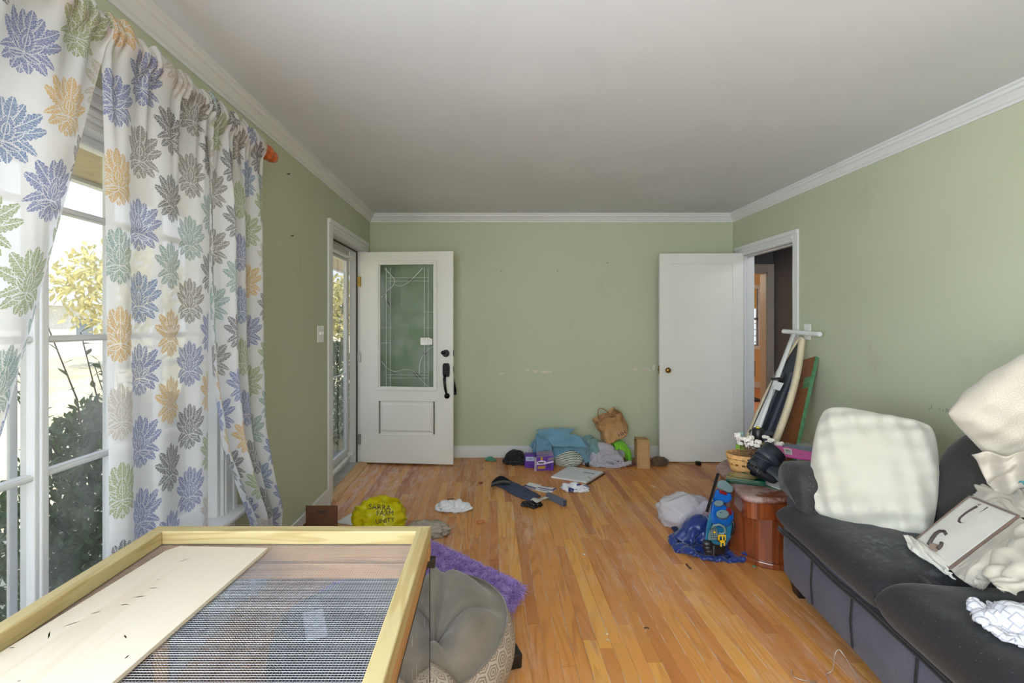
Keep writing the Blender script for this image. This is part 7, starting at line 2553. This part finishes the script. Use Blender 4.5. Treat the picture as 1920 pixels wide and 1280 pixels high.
MB(GM).box((-0.03, 0, 0.001), ((g1 - g0).length, 0.035, 0.045)).build('block', mat('grey_foam', (98, 104, 120), 0.8, 0.08), gb, bevel=0.002)
MB(GM).box(((g1 - g0).length, 0.002, 0.002), ((g1 - g0).length + .001, 0.033, 0.043)).build('cut_end', mat('dark_foam', (66, 70, 84), 0.9), gb)
q = [F(994, 938, .04), F(1012, 941, .05), F(1030, 932, .05), F(1004, 933, .045)]
o = MB().grid(lambda u, v: q[0].lerp(q[1], u).lerp(q[3].lerp(q[2], u), v) + Vector((0, 0, .008 * math.sin(u * 7 + v * 3))), 10, 6).build('torn_strip', mat('torn_white_film', (206, 206, 202), 0.4), None, smooth=True, solid=0.002)
tag(o, 'torn whitish strip lying across the black wrapper and grey block', 'strip')

# ------------------------------------------------------------------ left part of the floor
c = F(850, 954)
p = crumple(c.x, c.y, 0.0, 0.40, 0.30, 0.125, 0.075, n=34, height=0.10, seed=41, steps=70, self_r=0.016, coll=[c_ball((c.x + .03, c.y + .01, -0.01), (0.08, 0.05, 0.065)), c_ball((c.x - .06, c.y, -0.01), (0.05, 0.04, 0.05))])
put_cloth('white_sock_cloth', 'small crumpled white cloth alone on the bare boards', 'cloth', p, 0.40, 0.30, cloth_mat('white_jersey', (226, 228, 234), 0.05), solid=0.004, wr=0.026, fr=8.0, floor=0.003)
# yellow carrier bag
M_YFILM = film_mat('yellow_plastic_film', (232, 222, 24), 0.10, 0.22)
yb = thing('carrier_bag', 'bright yellow plastic carrier bag with black lettering behind the cage', 'bag', (-0.70, 2.98, 0))
yc = (-0.70, 2.98, 0.12)
ymb = blob(yc, (0.155, 0.13, 0.12), 11.0, 0.30, freq=1.6, nu=64, nv=40)
ymb.build('bag_film', M_YFILM, yb, smooth=True)
for (x0, dx_, h_) in ((-0.72, 0.055, 0.06), (-0.605, 0.045, 0.06)):
    MB().grid(lambda u, v: Vector((x0 + dx_ * math.cos(u * PI), 2.95 + 0.02 * v + 0.012 * math.sin(u * 9), 0.205 + h_ * math.sin(u * PI) - 0.03 * v)), 20, 4).build('handle', M_YFILM, yb, smooth=True, solid=0.001)
bvy = bvh_of(ymb)
for (txt, px, py, s, rot) in (('SARRA', 712, 951, 0.046, -0.06), ('FARM', 722, 962, 0.042, 0.0), ('UNITY', 722, 976, 0.040, 0.12)):
    o_ = P(px, py, 2.70)
    dirn = (P(px, py, 3.0) - P(px, py, 2.7)).normalized()
    TM = frame(o_, Vector((1, 0, 0)), Vector((0, 0, 1)), Vector((0, -1, 0))) @ Matrix.Rotation(rot, 4, 'Z')
    text_mesh(txt, s, TM, M_INK, 'lettering', yb, 0.0, bvy, dirn, 0.003)
wp2 = blob((-0.40, 3.02, 0.03), (0.13, 0.08, 0.05), 17.0, 0.35, freq=3.0, nu=56, nv=28)
o = wp2.build('plastic_wrap', film_mat('milky_wrap', (214, 206, 196), 0.22), None, smooth=True)
tag(o, 'crumpled milky plastic wrap beside the yellow carrier bag', 'plastic wrap')
# open dark cardboard box by the left wall
db_ = thing('open_carton', 'dark brown open cardboard carton against the left baseboard', 'box', (-1.04, 2.95, 0))
MB().box((-1.165, 2.99, 0.002), (-0.965, 2.996, 0.195)).build('back_flap', M_CARDD, db_, bevel=0.001)
MB().box((-1.165, 2.80, 0.002), (-1.160, 2.99, 0.09)).box((-0.97, 2.80, 0.002), (-0.965, 2.99, 0.09)).box((-1.165, 2.80, 0.002), (-0.965, 2.805, 0.09)).box((-1.165, 2.80, 0.002), (-0.965, 2.99, 0.006)).build('carton', M_CARDD, db_)
b = MB()
for (x0, x1, z) in ((-1.10, -1.03, 0.158), (-1.09, -1.045, 0.148)):
    b.box((x0, 2.9885, z), (x1, 2.9895, z + 0.005))
b.build('print', M_INK, db_)
sheet('paper_sheet', 'white paper sheet on the floor between the dark carton and yellow bag', 'paper', [F(628, 980), F(690, 990), F(722, 968), F(668, 958)], 0.002, 0.001, M_PAPER)
slab('grey_flap', 'grey cardboard piece propped in front of the white paper sheet', 'cardboard', [F(612, 1010, 0.002), F(640, 1015, 0.002), F(674, 1008, 0.06), F(660, 985, 0.06)], 0.003, mat('grey_card', (178, 170, 170), 0.8), 'sheet')
slab('tan_flap', 'tan cardboard piece propped below the yellow carrier bag', 'cardboard', [F(672, 1018, 0.002), F(712, 1018, 0.002), F(702, 990, 0.09), F(684, 990, 0.09)], 0.003, mat('tan_card', (176, 160, 148), 0.8), 'sheet')

# ------------------------------------------------------------------ small litter on the boards
M_RUB = mat('orange_brown_rubber', (196, 116, 76), 0.5)
def loop(label, px, py, r, m, tr=0.0025):
    c = F(px, py)
    mb = MB().tube([(c.x + r * math.cos(a), c.y + r * 1.0 * math.sin(a), tr + 0.001 + 0.001 * math.sin(3 * a)) for a in [i * 2 * PI / 26 for i in range(27)]], tr, 6, cap=False)
    tag(mb.build('rubber_band', m, None, smooth=True), label, 'rubber band')
loop('orange rubber band lying alone in front of the white cloth', 901, 979, 0.026, M_RUB, 0.0035)
loop('small reddish rubber ring lying near the end of the denim sleeve', 901, 906, 0.016, mat('red_rubber', (150, 70, 56), 0.5), 0.004)
def stick(name, label, cat, pts, r, m):
    mb = MB().tube([F(px, py, z) for px, py, z in pts], r, 6)
    tag(mb.build(name, m, None, smooth=True), label, cat)
M_DKTW = mat('dark_twig', (70, 52, 40), 0.9)
stick('twig', 'short dark twig just behind the white cloth', 'twig', [(836, 938, .004), (843, 935, .006), (851, 934.5, .004)], 0.003, M_DKTW)
stick('twig', 'pale splinter of wood on the boards in front of the table', 'twig', [(1231, 1071, .003), (1238, 1075, .004), (1244, 1080, .003)], 0.0025, mat('pale_splinter', (206, 170, 126), 0.9))
stick('twig', 'dark little bit of wood near the middle of the bare floor', 'twig', [(1208, 1177, .003), (1213, 1176, .004), (1217, 1178, .003)], 0.0028, M_DKTW)
stick('bent_tack', 'tiny dark bent tack on the floor left of the table foot', 'tack', [(1287, 1057, .004), (1291, 1062, .008), (1296, 1066, .004)], 0.004, M_DKTW)
stick('white_stick', 'thin white stick on the far boards before the plastic bag', 'stick', [(1221, 910, .003), (1228, 913, .003)], 0.003, M_PAPER)
def scrap(label, px, py, s, m, seed, name='paper_scrap', cat='scrap'):
    rr_ = random.Random(seed)
    c = F(px, py)
    mb = MB()
    n = 7
    pts = [(c.x + math.cos(k * 2 * PI / n) * s * rr_.uniform(.4, 1.1), c.y + math.sin(k * 2 * PI / n) * s * rr_.uniform(.4, 1.1), 0.002 + rr_.uniform(0, .008)) for k in range(n)]
    mb.add(pts + [(c.x, c.y, 0.008)], [(k, (k + 1) % n, n) for k in range(n)])
    tag(mb.build(name, m, None, solid=0.001), label, cat)
M_TEALS = mat('teal_foil', (60, 140, 124), 0.4)
scrap('white paper scrap on the bare boards in front of the black wrapper', 1095, 1041, 0.014, M_PAPER, 1)
scrap('cream paper scrap on the floor near the bean bag side, upper of two', 1137, 1190, 0.010, mat('cream_scrap', (222, 196, 150), 0.8), 2)
scrap('cream paper scrap on the floor near the bean bag side, lower of two', 1140, 1202, 0.012, mat('cream_scrap_b', (222, 196, 150), 0.8), 3)
scrap('teal foil scrap on the floor below the front sofa leg', 1519, 1132, 0.014, M_TEALS, 4, 'foil_scrap')
scrap('green scrap at the foot of the table pedestal', 1414, 1064, 0.012, mat('green_scrap', (96, 140, 110), 0.7), 5)
scrap('pinkish crumb of paper nearest the green switch wall, left of the rubber ring', 876, 904, 0.010, mat('pink_scrap', (222, 190, 180), 0.8), 6)
scrap('white paper crumb on the far boards right of the white board', 1175, 884, 0.008, M_PAPER, 7)
# bent wire hanger in front of the sofa
M_WIRE = mat('pale_wire', (190, 176, 166), 0.3, 0.1, metal=0.6)
wh = thing('wire_hanger', 'bent thin wire hanger on the floor in front of the sofa', 'hanger', tuple(F(1560, 1260)))
k2_ = lambda a, b2, z=.004: F(1420 + a / 3.84, 1000 + b2 / 3.84, z)
MB().tube([k2_(520, 1075), k2_(505, 1030), k2_(498, 1008), k2_(520, 1000, .01), k2_(540, 985, .02), k2_(550, 940, .05), k2_(556, 880, .08), k2_(566, 850, .1), k2_(582, 834, .1), k2_(600, 842, .1), k2_(640, 900, .08), k2_(700, 1000, .03), k2_(745, 1078, .006)], 0.0018, 6).build('bent_wire', M_WIRE, wh, smooth=True)
MB().tube([k2_(256, 985, .012), k2_(246, 990, .01), k2_(243, 1008), k2_(262, 1030), k2_(310, 1050), k2_(370, 1062), k2_(430, 1070)], 0.0018, 6).build('hook_end', M_WIRE, wh, smooth=True)
